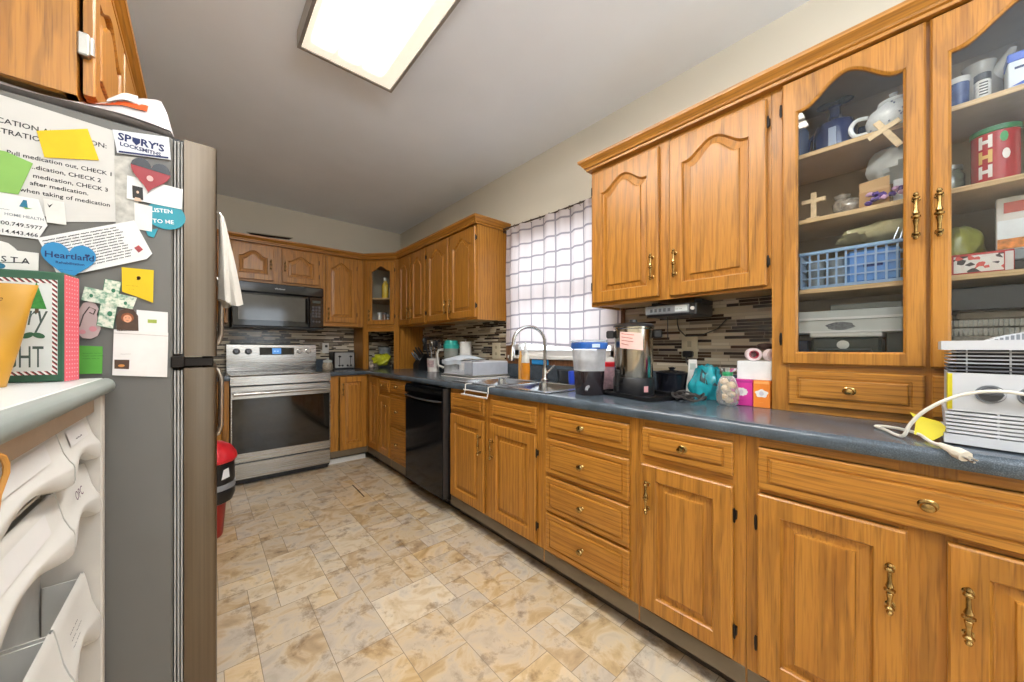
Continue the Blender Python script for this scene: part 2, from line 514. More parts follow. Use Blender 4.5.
# window over the sink
w1 = empty_struct('window_1', (XW, 1.585, WZ0))
m = MB()
for y in (WY0, WY1-.045): m.box(XW+.02, XW+.07, y, y+.045, WZ0, WZ1)
m.box(XW+.02, XW+.07, WY0, WY1, WZ0, WZ0+.055).box(XW+.02, XW+.07, WY0, WY1, WZ1-.05, WZ1).box(XW+.015, XW+.065, WY0, WY1, 1.52, 1.565)
m.build('window_frame', M_WTRIM, w1)
MB().box(XW+.045, XW+.049, WY0+.045, WY1-.045, WZ0+.05, WZ1-.05).build('pane', GLASS, w1)
m = MB()
for y in (WY0-.065, WY1-.005): m.box(XW-.018, XW, y, y+.07, 1.018, WZ1+.06, .004)
m.box(XW-.018, XW, WY0, WY1, WZ1, WZ1+.06, .004).box(XW-.018, XW, WY0, WY1, 1.018, WZ0-.012, .004)
m.build('casing', M_BTRIM, w1)
MB().box(XW-.045, XW+.03, WY0-.02, WY1+.02, WZ0-.014, WZ0+.012, .004).build('window_sill', M_WTRIM, w1)

# mosaic backsplash: thin strips of stone and glass
def mosaic(name, length, height, to_world, seed, holes=()):
    rn = random.Random(seed); mb = MB(); mb.recalc = False
    lights = [lin(c) for c in ('D2C6AE', 'C6B698', 'DCD2BE', 'C0B29A', 'B3A288', 'CDC1AA')]
    mids = [lin(c) for c in ('8A7D6D', '7C6C58', '93887A', '6F6456')]
    darks = [lin(c) for c in ('3B2A1E', '2F221A', '4A3626', '332A26')]
    hrow = 0.0155; gap = 0.0022; z = 0.0
    while z < height-0.004:
        h = min(hrow, height-z); x = -rn.uniform(0, 0.1)
        while x < length:
            w = rn.choice((0.05, 0.075, 0.10, 0.10, 0.15, 0.15, 0.20))
            t = rn.random(); c = rn.choice(darks) if t < .34 else rn.choice(mids) if t < .52 else rn.choice(lights)
            a, b_ = max(0, x)+gap/2, min(length, x+w)-gap/2
            x += w
            if b_ <= a: continue
            q = [to_world(a, z+gap/2), to_world(b_, z+gap/2), to_world(b_, z+h-gap/2), to_world(a, z+h-gap/2)]
            if any(h0[0] < (a+b_)/2 < h0[1] for h0 in holes): continue
            mb.add(q, [(0, 1, 2, 3)], 0, c)
        z += hrow
    return mb
ZL = 1.018                                             # top of the worktop's upstand
mb = mosaic('trim_1', 0.71, 1.40-ZL, lambda a, z: (XW-.006, 1.075-a, ZL+z), 3)
mb.box(XW-.0055, XW-.0005, 0.365, 1.075, ZL, 1.40, mi=1)
mb.v and structure(mb.build('trim_1', [M_MOS, M_MGR], smooth=False))
mb = mosaic('trim_2', 1.96, 1.40-ZL, lambda a, z: (XW-.006, YB-.006-a, ZL+z), 4)
mb.box(XW-.0055, XW-.0005, 2.10, YB-.006, ZL, 1.40, mi=1)
structure(mb.build('trim_2', [M_MOS, M_MGR], smooth=False))
mb = mosaic('trim_3', 2.10, 1.42-ZL+.1, lambda a, z: (-0.10+a, YB-.006, ZL-.1+z), 5)
mb.box(-.10, 2.0, YB-.0055, YB-.0005, ZL-.1, 1.42, mi=1)
structure(mb.build('trim_3', [M_MOS, M_MGR], smooth=False))

# ------------------------------------------------------------------ cabinet joinery
def arch_z(s):
    """cathedral curve over the opening, s from 0 to 1"""
    t = min(1, max(0, (s-0.06)/0.88))
    return (0.5-0.5*math.cos(2*PI*t))**0.85
def opening(x0, x1, z0, z1, rise, n=18):
    """bottom-left, bottom-right, then the top edge right to left; z1 is the crown of the arch"""
    pts = [(x0, z0), (x1, z0)]
    if rise <= 0: return pts+[(x1, z1), (x0, z1)]
    for i in range(n+1):
        s = 1-i/n
        pts.append((x0+(x1-x0)*s, z1-rise+rise*arch_z(s)))
    return pts
def door_leaf(mb, w, h, x=0, z=0, y=-0.02, t=0.019, arch=0.0, stile=0.052, rail=0.055, glass=False, panel=True):
    """Framed leaf with a raised field (or a glazed opening). Front at y, back at y+t."""
    def rect_like(n_arch, e, top=True):
        a, b_, c, d = x+e, x+w-e, z+e, z+h-e
        p = [(a, c), (b_, c)]
        if n_arch == 0: return p+[(b_, d), (a, d)]
        return p+[(b_+(a-b_)*i/(n_arch), d) for i in range(n_arch+1)]
    n = 18 if arch > 0 else 0
    ox0, ox1, oz0, oz1 = x+stile, x+w-stile, z+rail, z+h-rail
    def op(e, dx=0): return opening(ox0+e, ox1-e, oz0+e, oz1-e, arch, 18)
    loops = [(rect_like(n, 0), y+t), (rect_like(n, 0), y+.004), (rect_like(n, .004), y), (op(0), y)]
    if glass:
        loops += [(op(.006), y+.006), (op(.006), y+t)]
    elif panel:
        loops += [(op(.003), y+.004), (op(.006), y+.012), (op(.009), y+.0125), (op(.030), y+.0085), (op(.0325), y+.002), (op(.036), y+.001)]
    k = len(loops[0][0]); vs = []; fs = []
    for pts, yy in loops: vs += [(px, yy, pz) for px, pz in pts]
    for i in range(len(loops)-1):
        for j in range(k):
            j2 = (j+1) % k
            fs.append((i*k+j, i*k+j2, (i+1)*k+j2, (i+1)*k+j))
    if glass:
        L = len(loops)-1
        fs += [(j, L*k+j, L*k+(j+1) % k, (j+1) % k) for j in range(k)]
    else:
        fs.append(tuple((len(loops)-1)*k+j for j in range(k)))
        fs.append(tuple(range(k))[::-1])
    mb.add(vs, fs)
    return mb
def drawer_front(mb, w, h, x=0, z=0, y=-0.02, t=0.019):
    e1, e2 = 0.022, 0.031
    loops = [(0, y+t), (0, y+.008), (.004, y+.004), (e1, y+.0045), (e1+.002, y+.0075), (e2-.002, y+.0075), (e2, y), (e2+.004, y-.001)]
    vs = []; fs = []
    for e, yy in loops:
        vs += [(x+e, yy, z+e), (x+w-e, yy, z+e), (x+w-e, yy, z+h-e), (x+e, yy, z+h-e)]
    for i in range(len(loops)-1):
        for j in range(4):
            fs.append((i*4+j, i*4+(j+1) % 4, (i+1)*4+(j+1) % 4, (i+1)*4+j))
    L = len(loops)-1
    fs += [(L*4, L*4+1, L*4+2, L*4+3), (3, 2, 1, 0)]
    mb.add(vs, fs); return mb
def pull(M, x, zc, length=0.128, y=-0.022):
    """turned spindle pull on two posts"""
    mb = MB(M); L = length
    prof = [(.001, 0), (.0042, .002), (.0062, .008), (.0040, .012), (.0082, .0155), (.0082, .0195), (.0040, .023), (.0040, L*.30), (.0066, L*.42), (.0042, L*.445),
            (.0098, L*.465), (.0098, L*.50), (.0045, L*.525), (.0075, L*.55), (.0040, L*.64), (.0040, L-.023), (.0082, L-.0195), (.0082, L-.0155), (.0040, L-.012), (.0062, L-.008), (.0042, L-.002), (.001, L)]
    mb.lathe(prof, (x, y-.018, zc-L/2), seg=12)
    for dz in (-L/2+.018, L/2-.018):
        mb.tube([(x, y+.004, zc+dz), (x, y-.018, zc+dz)], [.0065, .004], seg=10)
        mb.lathe([(.009, 0), (.009, .002), (.006, .004)], (x, y+.003, zc+dz), Matrix.Rotation(PI/2, 4, 'X'), 12)
    return mb
def oval_knob(M, x, z, y=-0.021):
    mb = MB(M); R = Matrix.Rotation(PI/2, 4, 'X')
    mb.lathe([(.017, 0), (.017, .0015), (.013, .004)], (x, y+.002, z), R, 20, sy=.86)
    mb.lathe([(.005, 0), (.0045, .012), (.011, .016), (.0125, .020), (.010, .025), (.004, .027), (0, .0272)], (x, y, z), R, 20, sy=.9)
    return mb
def round_knob(M, x, z, y=-0.021):
    mb = MB(M); R = Matrix.Rotation(PI/2, 4, 'X')
    mb.lathe([(.009, 0), (.008, .002), (.005, .004), (.0045, .012), (.012, .017), (.0145, .022), (.012, .027), (.005, .030), (0, .0302)], (x, y, z), R, 18)
    return mb
def hinge(M, x, z, y=-0.004):
    mb = MB(M)
    mb.lathe([(.001, -.024), (.0025, -.022), (.0035, -.018), (.0035, .018), (.0025, .022), (.001, .024)], (x, y-.011, z), seg=8)
    mb.box(x-.005, x+.005, y-.009, y+.004, z-.014, z+.014, .002)
    return mb
def add_door(root, M, x0, x1, z0, z1, hside, handle='pull', arch=0, glass=False, mat=None, hz=None, y=-0.02, stile=.052, rail=.055, hinges=True, pl=0.128):
    """a leaf with its handle and hinges; hside says on which side the hinges are ('l' or 'r')"""
    mb = MB(M); door_leaf(mb, x1-x0, z1-z0, x0, z0, y=y, arch=arch, glass=glass, stile=stile, rail=rail)
    d = mb.build('door', mat or OAKV, root, sharp=8)
    xh = (x1-min(.028, stile/2)) if hside == 'l' else (x0+min(.028, stile/2))
    if handle == 'pull':
        pull(M, xh, hz, pl, y=y-.002).build('handle', BRASS, d)
    elif handle == 'knob':
        round_knob(M, xh, hz, y=y-.001).build('knob', BRASS, d)
    if hinges:
        xx = x0-.004 if hside == 'l' else x1+.004
        for zz in (z0+.09, z1-.09): hinge(M, xx, zz).build('hinge', BLKM, d)
    if glass:
        mb = MB(M); o = opening(x0+stile-.004, x1-stile+.004, z0+rail-.004, z1-rail+.004, arch, 18)
        mb.prism(o, y+.010, y+.013, 'xz'); mb.build('pane', GLASS, d)
    return d
def add_drawer(root, M, x0, x1, z0, z1, knob='round', mat=None, name='drawer'):
    mb = MB(M); drawer_front(mb, x1-x0, z1-z0, x0, z0)
    d = mb.build(name, mat or OAKH, root, sharp=14)
    if knob:
        (round_knob if knob == 'round' else oval_knob)(M, (x0+x1)/2, (z0+z1)/2, y=-.021).build('knob', BRASS, d)
    return d
def face_frame(M, w, z0, z1, stiles, rails, t=0.02):
    """stiles: list of (x0,x1); rails: list of (z0,z1)"""
    a = MB(M); b_ = MB(M)
    for (p, q) in stiles: a.box(p, q, 0, t, z0, z1)
    for (p, q) in rails: b_.box(0.001, w-.001, 0.0004, t-.0004, p, q)
    return a, b_
def base_cabinet(name, label, M, w, depth, stiles, rails, zt=0.874, back_rail=True, group=None):
    o = M @ Vector((w/2, 0, 0))
    rz = M.to_euler().z
    root = thing(name, label, 'cabinet', (o.x, o.y, 0), rz, group)
    a, b_ = face_frame(M, w, .077, zt, stiles, rails)
    a.each('stile', OAKV, root); b_.each('rail', OAKH, root)
    MB(M).box(.002, w-.002, -.0012, .001, .0775, .140, .001).build('bottom_board', plain('taupe_board', '6E604C', 0.5), root)
    c = MB(M)
    c.box(0.001, .016, .0202, depth, .10, zt-.001).box(w-.016, w-.001, .0202, depth, .10, zt-.001)
    c.box(.016, w-.016, .0202, depth, .10, .116).box(.016, w-.016, depth-.008, depth, .116, zt-.001)
    c.build('carcass', CARC, root)
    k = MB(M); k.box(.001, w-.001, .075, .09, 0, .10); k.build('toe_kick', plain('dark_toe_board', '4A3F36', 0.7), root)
    return root

# ------------------------------------------------------------------ base cabinets, right run (faces look towards -X)
def RM(yhi, z=0): return facing(WFACE, yhi, z, -90)         # local x runs towards the camera
DZ = (.154, .703); TZ = (.735, .843)
RW = (.843, .874)
bd = XW-WFACE-.004

# wide cabinet at the near end
y1, y0 = 0.329, -0.375; M = RM(y1); w = y1-y0
r = base_cabinet('base_cabinet', 'wide oak base cabinet under the white heater, with one long drawer', M, w, bd,
                 [(0, .032), (.300, .385), (w-.052, w)], [(.077, .15), (.705, .735), (.845, .874)])
add_drawer(r, M, y1-.299, y1+.327, .717, .843, knob='oval')
add_door(r, M, y1-.299, y1-.016, *DZ, 'l', hz=.563)
add_door(r, M, y1+.041, y1+.325, *DZ, 'r', hz=.563)
# drawer over door
y1, y0 = 0.665, 0.330; M = RM(y1); w = y1-y0
r = base_cabinet('base_cabinet', 'narrow oak base cabinet with one drawer over one door, below the pink and orange boxes', M, w, bd,
                 [(0, .02), (w-.035, w)], [(.077, .15), (.70, .738), (.842, .874)])
add_drawer(r, M, y1-.649, y1-.361, *TZ, knob='oval')
add_door(r, M, y1-.649, y1-.361, *DZ, 'r', hz=.585)
# four drawers
y1, y0 = 1.14, 0.666; M = RM(y1); w = y1-y0
r = base_cabinet('drawer_cabinet', 'oak base cabinet of four wide drawers below the coffee urn', M, w, bd,
                 [(0, .026), (w-.038, w)], [(.077, .15), (.335, .352), (.515, .533), (.704, .732), (.843, .874)])
for z0, z1 in ((.735, .841), (.534, .702), (.351, .514), (.154, .337)):
    add_drawer(r, M, y1-1.118, y1-.701, z0, z1)
# sink base
y1, y0 = 1.955, 1.141; M = RM(y1); w = y1-y0
r = base_cabinet('sink_cabinet', 'oak sink base cabinet with two doors under false drawer fronts', M, w, bd,
                 [(0, .018), (.366, .425), (w-.044, w)], [(.077, .15), (.70, .738), (.843, .874)])
for a, b_, hs in ((1.939, 1.591, 'l'), (1.532, 1.183, 'r')):
    add_drawer(r, M, y1-a, y1-b_, .733, .843, knob=None, name='false_drawer_front')
    add_door(r, M, y1-a, y1-b_, *DZ, hs, hz=.56)
# three drawers beyond the dishwasher
y1, y0 = 2.90, 2.52; M = RM(y1); w = y1-y0
r = base_cabinet('drawer_cabinet', 'narrow oak three-drawer base cabinet just past the dishwasher', M, w, bd,
                 [(0, .012), (w-.06, w)], [(.077, .19), (.435, .455), (.73, .755), (.86, .874)])
for z0, z1 in ((.756, .862), (.46, .73), (.191, .435)):
    add_drawer(r, M, y1-2.89, y1-2.565, z0, z1)
# drawer over door by the corner
y1, y0 = 3.145, 2.902; M = RM(y1); w = y1-y0
r = base_cabinet('base_cabinet', 'slim oak base cabinet with a small knobbed drawer, next to the corner', M, w, bd,
                 [(0, .013), (w-.012, w)], [(.077, .15), (.70, .745), (.86, .874)])
add_drawer(r, M, y1-3.133, y1-2.913, .745, .86)
add_door(r, M, y1-3.133, y1-2.913, .154, .70, 'l', handle='knob', hz=.62, stile=.045)
# corner unit: one leaf on the right run, closed side to the back run
y1, y0 = 3.458, 3.147; M = RM(y1); w = y1-y0
r = base_cabinet('corner_base_cabinet', 'oak corner base cabinet with one tall panelled door in the dark inner corner', M, w, bd,
                 [(0, .073), (w-.012, w)], [(.077, .15), (.86, .874)])
add_door(r, M, y1-3.385, y1-3.159, .154, .86, 'r', handle=None, hz=.5, stile=.045, hinges=False)

# dishwasher
DY0, DY1, DX = 1.972, 2.505, 1.292
dw = thing('dishwasher', 'black front dishwasher between oak cabinets under the worktop', 'dishwasher', (DX+.3, (DY0+DY1)/2, 0))
MB().box(DX+.05, XW-.03, DY0+.004, DY1-.004, .09, .868).build('tub', BLACKP, dw)
def dwf(u, v):
    y = lerp(DY1, DY0, u); z = lerp(.118, .745, v)
    return (DX+.006-.006*math.sin(PI*u), y, z)
m = MB().grid(dwf, 12, 6)
m.box(DX+.006, DX+.048, DY0, DY1, .118, .745)
d = m.build('door', plain('black_stainless', '3A3B40', 0.10, 0.85, var=0.04), dw)
# control strip with a scooped pocket handle
m = MB().prism([(.748, DX+.004), (.748, DX+.05), (.866, DX+.05), (.866, DX+.012), (.840, DX-.002), (.800, DX+.000), (.785, DX+.014), (.770, DX+.016), (.764, DX+.002)], DY0, DY1, 'xz')
m.v = [Vector((p.z, p.y, p.x)) for p in m.v]
m.build('control_panel', plain('black_gloss_panel', '0E0F11', 0.12, 0.4), dw)
m = MB().tube([(DX-.002, lerp(DY1-.01, DY0+.01, i/10), .776-.010*math.sin(PI*i/10)) for i in range(11)], .008, 8)
m.build('handle_lip', plain('grey_sheen', '6F7278', 0.2, 0.8), dw)
MB().box(DX+.01, DX+.05, DY0-.007, DY0, .118, .866).build('side_strip', plain('dark_grey_metal', '5A5A5C', 0.35, 0.8), dw)
MB().box(DX+.145, DX+.16, DY0, DY1, 0, .10).build('toe_panel', BLACKP, dw)

# ------------------------------------------------------------------ base cabinets, back run (faces look towards -Y)
YBF = 3.46
M = facing(0.984, YBF, 0, 0); w = WFACE-.984-.001
r = base_cabinet('base_cabinet', 'oak base cabinet with a single tall door just right of the range', M, w, YB-YBF-.004,
                 [(0, .08), (w-.02, w)], [(.077, .14), (.855, .874)])
add_door(r, M, 1.073-.984, 1.336-.984, .14, .862, 'r', hz=.74, hinges=False)
M = facing(-.46, YBF, 0, 0); w = .183+.46
r = base_cabinet('base_cabinet', 'oak base cabinet left of the range, mostly hidden by the fridge', M, w, YB-YBF-.004,
                 [(0, .03), (w-.045, w)], [(.077, .14), (.70, .73), (.855, .874)])
add_door(r, M, .03, w-.05, .154, .70, 'l', hz=.6, hinges=False)
add_drawer(r, M, .03, w-.05, .735, .85)
m = MB().box(0.99, WFACE-.0, YBF+.055, YBF+.066, 0, .05, .003); structure(m.build('baseboard_back', M_WTRIM))

# ------------------------------------------------------------------ worktops
m_, nt, b = new_mat('slate_laminate')
n = node(nt, 'ShaderNodeTexNoise'); n.inputs['Scale'].default_value = 420; n.inputs['Detail'].default_value = 2
nt.links.new(mapped(nt, (1, 1, 1)), n.inputs['Vector'])
n2 = node(nt, 'ShaderNodeTexNoise'); n2.inputs['Scale'].default_value = 9; n2.inputs['Detail'].default_value = 5
nt.links.new(mapped(nt, (1, 1, 1)), n2.inputs['Vector'])
r1 = ramp(nt, [(0.36, lin('434C55')), (0.55, lin('515C66')), (0.70, lin('68737D'))])
nt.links.new(n.outputs['Fac'], r1.inputs['Fac'])
r2 = ramp(nt, [(0.35, (.75, .75, .75)), (0.65, (1.15, 1.15, 1.15))]); nt.links.new(n2.outputs['Fac'], r2.inputs['Fac'])
mu = node(nt, 'ShaderNodeMixRGB', blend_type='MULTIPLY'); mu.inputs['Fac'].default_value = 1
nt.links.new(r1.outputs['Color'], mu.inputs['Color1']); nt.links.new(r2.outputs['Color'], mu.inputs['Color2'])
nt.links.new(mu.outputs['Color'], b.inputs['Base Color']); b.inputs['Roughness'].default_value = 0.22
LAM = m_
XN, ZT, ZU = 1.328, .914, .875
SK = (1.395, 1.935, 1.145, 1.965)          # sink cut-out x0 x1 y0 y1
def nose_poly(inward):
    """front edge profile: (distance from nose inwards, z)"""
    r = .017
    pts = [(inward, ZU), (.004, ZU), (0, ZU+.006)]
    for i in range(6):
        a = PI/2*i/5
        pts.append((r-r*math.cos(a), ZT-r+r*math.sin(a)))
    return pts+[(inward, ZT)]
wt = MB()
# right run, cut round the sink
yend, ycor = -.41, 3.43
def strip(x0, x1, ya, yb): wt.box(x0, x1, ya, yb, ZU, ZT)
prof = nose_poly(SK[0]-XN)
n = len(prof); vs = []
for yy in (yend, ycor):
    vs += [(XN+d, yy, z) for d, z in prof]
wt.add(vs, [tuple(range(n)), tuple(range(n, 2*n))[::-1]]+[(i, (i+1) % n, n+(i+1) % n, n+i) for i in range(n)])
strip(SK[0], XW-.001, yend, SK[2]); strip(SK[0], XW-.001, SK[3], ycor); strip(SK[1], XW-.001, SK[2], SK[3])
# back run, right of the range
prof2 = nose_poly(.3); YN = 3.43; n = len(prof2); vs = []
for xx in (0.982, XN+.001): vs += [(xx, YN+d, z) for d, z in prof2]
wt.add(vs, [tuple(range(n)), tuple(range(n, 2*n))[::-1]]+[(i, (i+1) % n, n+(i+1) % n, n+i) for i in range(n)])
wt.box(0.982, XN+.001, YN+.3, YB-.001, ZU, ZT); wt.box(XN, XW-.001, YN, YB-.001, ZU, ZT)
worktop = thing('worktop', 'dark slate grey laminate worktop running round the corner over the oak base cabinets', 'worktop', (1.7, 1.5, ZU))
wt.build('slab', LAM, worktop)
m = MB()
m.box(XW-.022, XW-.0185, 0.37, 3.45, ZT, ZL, .0015).box(1.0, 1.41, YB-.022, YB-.007, ZT, ZL, .003)
m.box(XW-.0185, XW-.0065, 0.37, 1.075, ZT, ZL).box(XW-.0185, XW-.0065, 2.10, 3.45, ZT, ZL).box(XW-.0185, XW-.001, 1.075, 2.10, ZT, ZL-.001)
m.build('upstand', LAM, worktop)
wl = thing('worktop', 'short dark worktop piece between the fridge and the range', 'worktop', (-.13, 3.75, ZU))
m = MB(); vs = []
for xx in (-.46, .185): vs += [(xx, YN+d, z) for d, z in prof2]
m.add(vs, [tuple(range(n)), tuple(range(n, 2*n))[::-1]]+[(i, (i+1) % n, n+(i+1) % n, n+i) for i in range(n)])
m.box(-.46, .185, YN+.3, YB-.008, ZU, ZT)
m.build('slab', LAM, wl)

# ------------------------------------------------------------------ sink and tap
SS = plain('satin_sink_steel', 'C9CBCC', 0.22, 1.0, var=0.05, scale=60)
sk = thing('kitchen_sink', 'double bowl stainless steel sink set in the dark worktop under the window', 'sink', (1.66, 1.555, .72))
m = MB()
sx0, sx1, sy0, sy1 = SK[0]-.012, SK[1]+.012, SK[2]-.012, SK[3]+.012
bowls = [(1.425, 1.815, 1.175, 1.535), (1.425, 1.815, 1.575, 1.935)]
zr = ZT+.005
xs = [sx0, 1.425, 1.815, sx1]; ys = [sy0, 1.175, 1.535, 1.575, 1.935, sy1]
for i in range(3):
    for j in range(5):
        if i == 1 and j in (1, 3): continue
        m.box(xs[i], xs[i+1], ys[j], ys[j+1], zr-.004, zr)
m.build('rim', SS, sk)
for (a, b_, c, d_) in bowls:
    m = MB(); m.recalc = False
    def rr(e, zz, rad=.05):
        out = []
        for cx_, cy_, a0 in ((b_-e-rad, d_-e-rad, 0), (a+e+rad, d_-e-rad, 90), (a+e+rad, c+e+rad, 180), (b_-e-rad, c+e+rad, 270)):
            for k in range(5):
                t = math.radians(a0+90*k/4); out.append((cx_+rad*math.cos(t), cy_+rad*math.sin(t), zz))
        return out
    L = [rr(0, zr-.003, .002), rr(.002, zr-.006, .05), rr(.012, zr-.15, .05), rr(.035, zr-.175, .06), rr(.12, zr-.18, .05)]
    vs = [p for l in L for p in l]; fs = []
    for i in range(len(L)-1):
        for k in range(20): fs.append((i*20+k, (i+1)*20+k, (i+1)*20+(k+1) % 20, i*20+(k+1) % 20))
    fs.append(tuple((len(L)-1)*20+k for k in range(20)))
    m.add(vs, fs); bo = m.build('bowl', SS, sk)
    MB().lathe([(.042, 0), (.042, .003), (.034, .004), (.030, .001), (0, .001)], ((a+b_)/2, (c+d_)/2, zr-.1805), seg=20).build('drain', CHROME, bo)
fx, fy = 1.885, 1.575
fa = thing('kitchen_faucet', 'tall arched brushed steel tap behind the double sink', 'faucet', (fx, fy, zr))
MB().lathe([(.030, 0), (.030, .008), (.022, .014), (.019, .02), (.019, .075), (.016, .085), (.016, .09)], (fx, fy, zr), seg=20).build('base', CHROME, fa)
pts = []
top = onX(531, 328, 1.80); R_ = .115
tip = Vector((1.66, 1.70, 0)); base = Vector((fx, fy, 0)); dirv = (tip-base); dirv.normalize(); span = .225
zc = zr+.262
pts = [(fx, fy, zr+.08), (fx, fy, zr+.17), (fx, fy, zc)]
for i in range(1, 17):
    a = PI*i/16; s_ = span/2*(1-math.cos(a)); pts.append((fx+dirv.x*s_, fy+dirv.y*s_, zc+span/2*math.sin(a)*.98))
e = pts[-1]
pts.append((e[0]+dirv.x*.006, e[1]+dirv.y*.006, e[2]-.03))
MB().tube(pts, .0125, 12).build('spout', CHROME, fa)
h0 = Vector(pts[-1])
MB().lathe([(.012, 0), (.016, -.02), (.019, -.06), (.021, -.085), (.019, -.095), (0, -.096)], tuple(h0), Matrix.Rotation(.10, 4, 'Y'), 16).build('spray_head', CHROME, fa)
MB().tube([(fx, fy-.015, zr+.055), (fx-.01, fy-.05, zr+.075), (fx-.02, fy-.095, zr+.11)], [.009, .007, .006], 10).build('lever', CHROME, fa)

# ------------------------------------------------------------------ upper cabinets
CROWN = [(.0208, 0), (-.010, .0), (-.011, .010), (-.019, .0135), (-.021, .0215), (-.024, .023), (-.034, .037), (-.0425, .043), (-.044, .056), (.0208, .056)]
def upper_cabinet(name, label, M, w, z0, z1, depth, stiles, rails, shelves=(), floorz=None, hide_side=None, cat='cabinet', inside=None):
    o = M @ Vector((w/2, depth/2, z0)); rz = M.to_euler().z
    root = thing(name, label, cat, (o.x, o.y, z0), rz)
    a, b_ = face_frame(M, w, z0, z1, stiles, rails)
    a.each('stile', OAKV, root); b_.each('rail', OAKH, root)
    c = MB(M)
    c.box(0, .014, .02, depth, z0, z1).box(w-.014, w, .02, depth, z0, z1)
    c.each('side_panel', OAKV, root)
    c = MB(M)
    c.box(.014, w-.014, .0202, depth-.001, z0+.012, z0+.028).box(.014, w-.014, .0202, depth-.001, z1-.016, z1)
    c.box(.014, w-.014, depth-.007, depth-.001, z0+.028, z1-.016)
    c.build('carcass', inside or OAKI, root)
    for zs in shelves:
        MB(M).box(.015, w-.015, .024, depth-.008, zs-.017, zs, .002).build('shelf', OAKI, root)
    return root
def UM(yhi): return facing(UFACE, yhi, 0, -90)
UD = XW-UFACE-.002
UZ0, UZ1 = 1.37, 2.12
# pair over the urn
y1, y0 = 1.100, 0.338; M = UM(y1); w = y1-y0
r = upper_cabinet('wall_cabinet', 'two-door oak wall cabinet with arched panels hanging over the coffee urn', M, w, UZ0, UZ1, UD,
                  [(0, .03), (.345, .42), (w-.03, w)], [(UZ0, UZ0+.035), (UZ1-.035, UZ1)])
add_door(r, M, y1-1.086, y1-.741, 1.388, 2.088, 'l', hz=1.527, arch=.062)
add_door(r, M, y1-.693, y1-.350, 1.382, 2.088, 'r', hz=1.525, arch=.062)
# far run: two pairs
y1, y0 = 2.855, 2.098; M = UM(y1); w = y1-y0
r = upper_cabinet('wall_cabinet', 'two-door oak wall cabinet with a bare side, between the curtain and the corner', M, w, UZ0, UZ1, UD,
                  [(0, .025), (.36, .385), (w-.02, w)], [(UZ0, UZ0+.03), (UZ1-.03, UZ1)])
add_door(r, M, y1-2.838, y1-2.484, 1.388, 2.10, 'l', hz=1.50, arch=.062)
add_door(r, M, y1-2.459, y1-2.110, 1.388, 2.10, 'r', hz=1.50, arch=.062)
y1, y0 = 3.448, 2.857; M = UM(y1); w = y1-y0
r = upper_cabinet('wall_cabinet', 'narrow two-door oak wall cabinet tucked beside the glazed corner cupboard', M, w, UZ0, UZ1, UD,
                  [(0, .025), (.27, .30), (w-.015, w)], [(UZ0, UZ0+.03), (UZ1-.03, UZ1)])
add_door(r, M, y1-3.425, y1-3.175, 1.388, 2.10, 'l', hz=1.50, arch=.055, stile=.045)
add_door(r, M, y1-3.150, y1-2.875, 1.388, 2.10, 'r', hz=1.50, arch=.055, stile=.045)
# back wall
YUF = 3.74; BD = YB-YUF-.002
def BM(x): return facing(x, YUF, 0, 0)
x0, x1 = 0.990, 1.418; M = BM(x0); w = x1-x0
r = upper_cabinet('wall_cabinet', 'single-door oak wall cabinet just right of the black microwave', M, w, UZ0, UZ1, BD,
                  [(0, .03), (w-.085, w)], [(UZ0, UZ0+.045), (UZ1-.03, UZ1)])
add_door(r, M, 1.016-x0, 1.340-x0, 1.412, 2.095, 'r', hz=1.50, arch=.06)
x0, x1 = 0.190, 0.988; M = BM(x0); w = x1-x0
r = upper_cabinet('wall_cabinet', 'short oak wall cabinet with two arched doors above the microwave', M, w, 1.745, UZ1, BD,
                  [(0, .03), (.355, .425), (w-.035, w)], [(1.745, 1.780), (UZ1-.025, UZ1)])
add_door(r, M, .215-x0, .546-x0, 1.776, 2.098, 'l', hz=1.925, arch=.055, pl=.10)
add_door(r, M, .614-x0, .950-x0, 1.776, 2.098, 'r', hz=1.925, arch=.055, pl=.10)
x0, x1 = -.42, 0.188; M = BM(x0); w = x1-x0
r = upper_cabinet('wall_cabinet', 'oak wall cabinet left of the microwave, behind the white towel', M, w, UZ0, UZ1, BD,
                  [(0, .03), (.29, .32), (w-.03, w)], [(UZ0, UZ0+.03), (UZ1-.025, UZ1)])
add_door(r, M, .02, .295, 1.388, 2.098, 'l', hz=1.5, arch=.055)
add_door(r, M, .315, w-.02, 1.388, 2.098, 'r', hz=1.5, arch=.055)
# diagonal corner unit: glazed cupboard above, open nook standing on the worktop
ca, cb = Vector((1.420, 3.74, 0)), Vector((1.709, 3.451, 0))
w = (cb-ca).length; M = facing(ca.x, ca.y, 0, -45)
root = thing('corner_cabinet', 'diagonal oak corner cabinet with a small glass door over an open nook', 'cabinet', ((ca.x+cb.x)/2+.1, (ca.y+cb.y)/2+.1, ZT), -PI/4)
a, b_ = face_frame(M, w, ZT+.001, UZ1, [(0, .055), (w-.06, w)], [(1.325, 1.372), (1.374, 1.40), (UZ1-.03, UZ1)])
a.each('stile', OAKV, root); b_.each('rail', OAKH, root)
m = MB()
m.box(1.4185, 1.43, 3.751, YB-.0235, ZT+.001, UZ0).box(1.72, XW-.0235, 3.449, 3.461, ZT+.001, UZ0)
m.each('side_panel', OAKV, root)
poly = [(1.43, 3.75), (1.72, 3.46), (XW-.008, 3.46), (XW-.008, YB-.008), (1.43, YB-.008)]
m = MB()
for z in (UZ0-.012, UZ1-.015): m.prism(poly, z, z+.014, 'xy')
m.prism([(1.43, 3.745), (1.43, YB-.01), (1.436, YB-.01), (1.436, 3.75)], UZ0, UZ1, 'xy').prism([(1.715, 3.461), (XW-.01, 3.461), (XW-.01, 3.467), (1.72, 3.467)], UZ0, UZ1, 'xy')
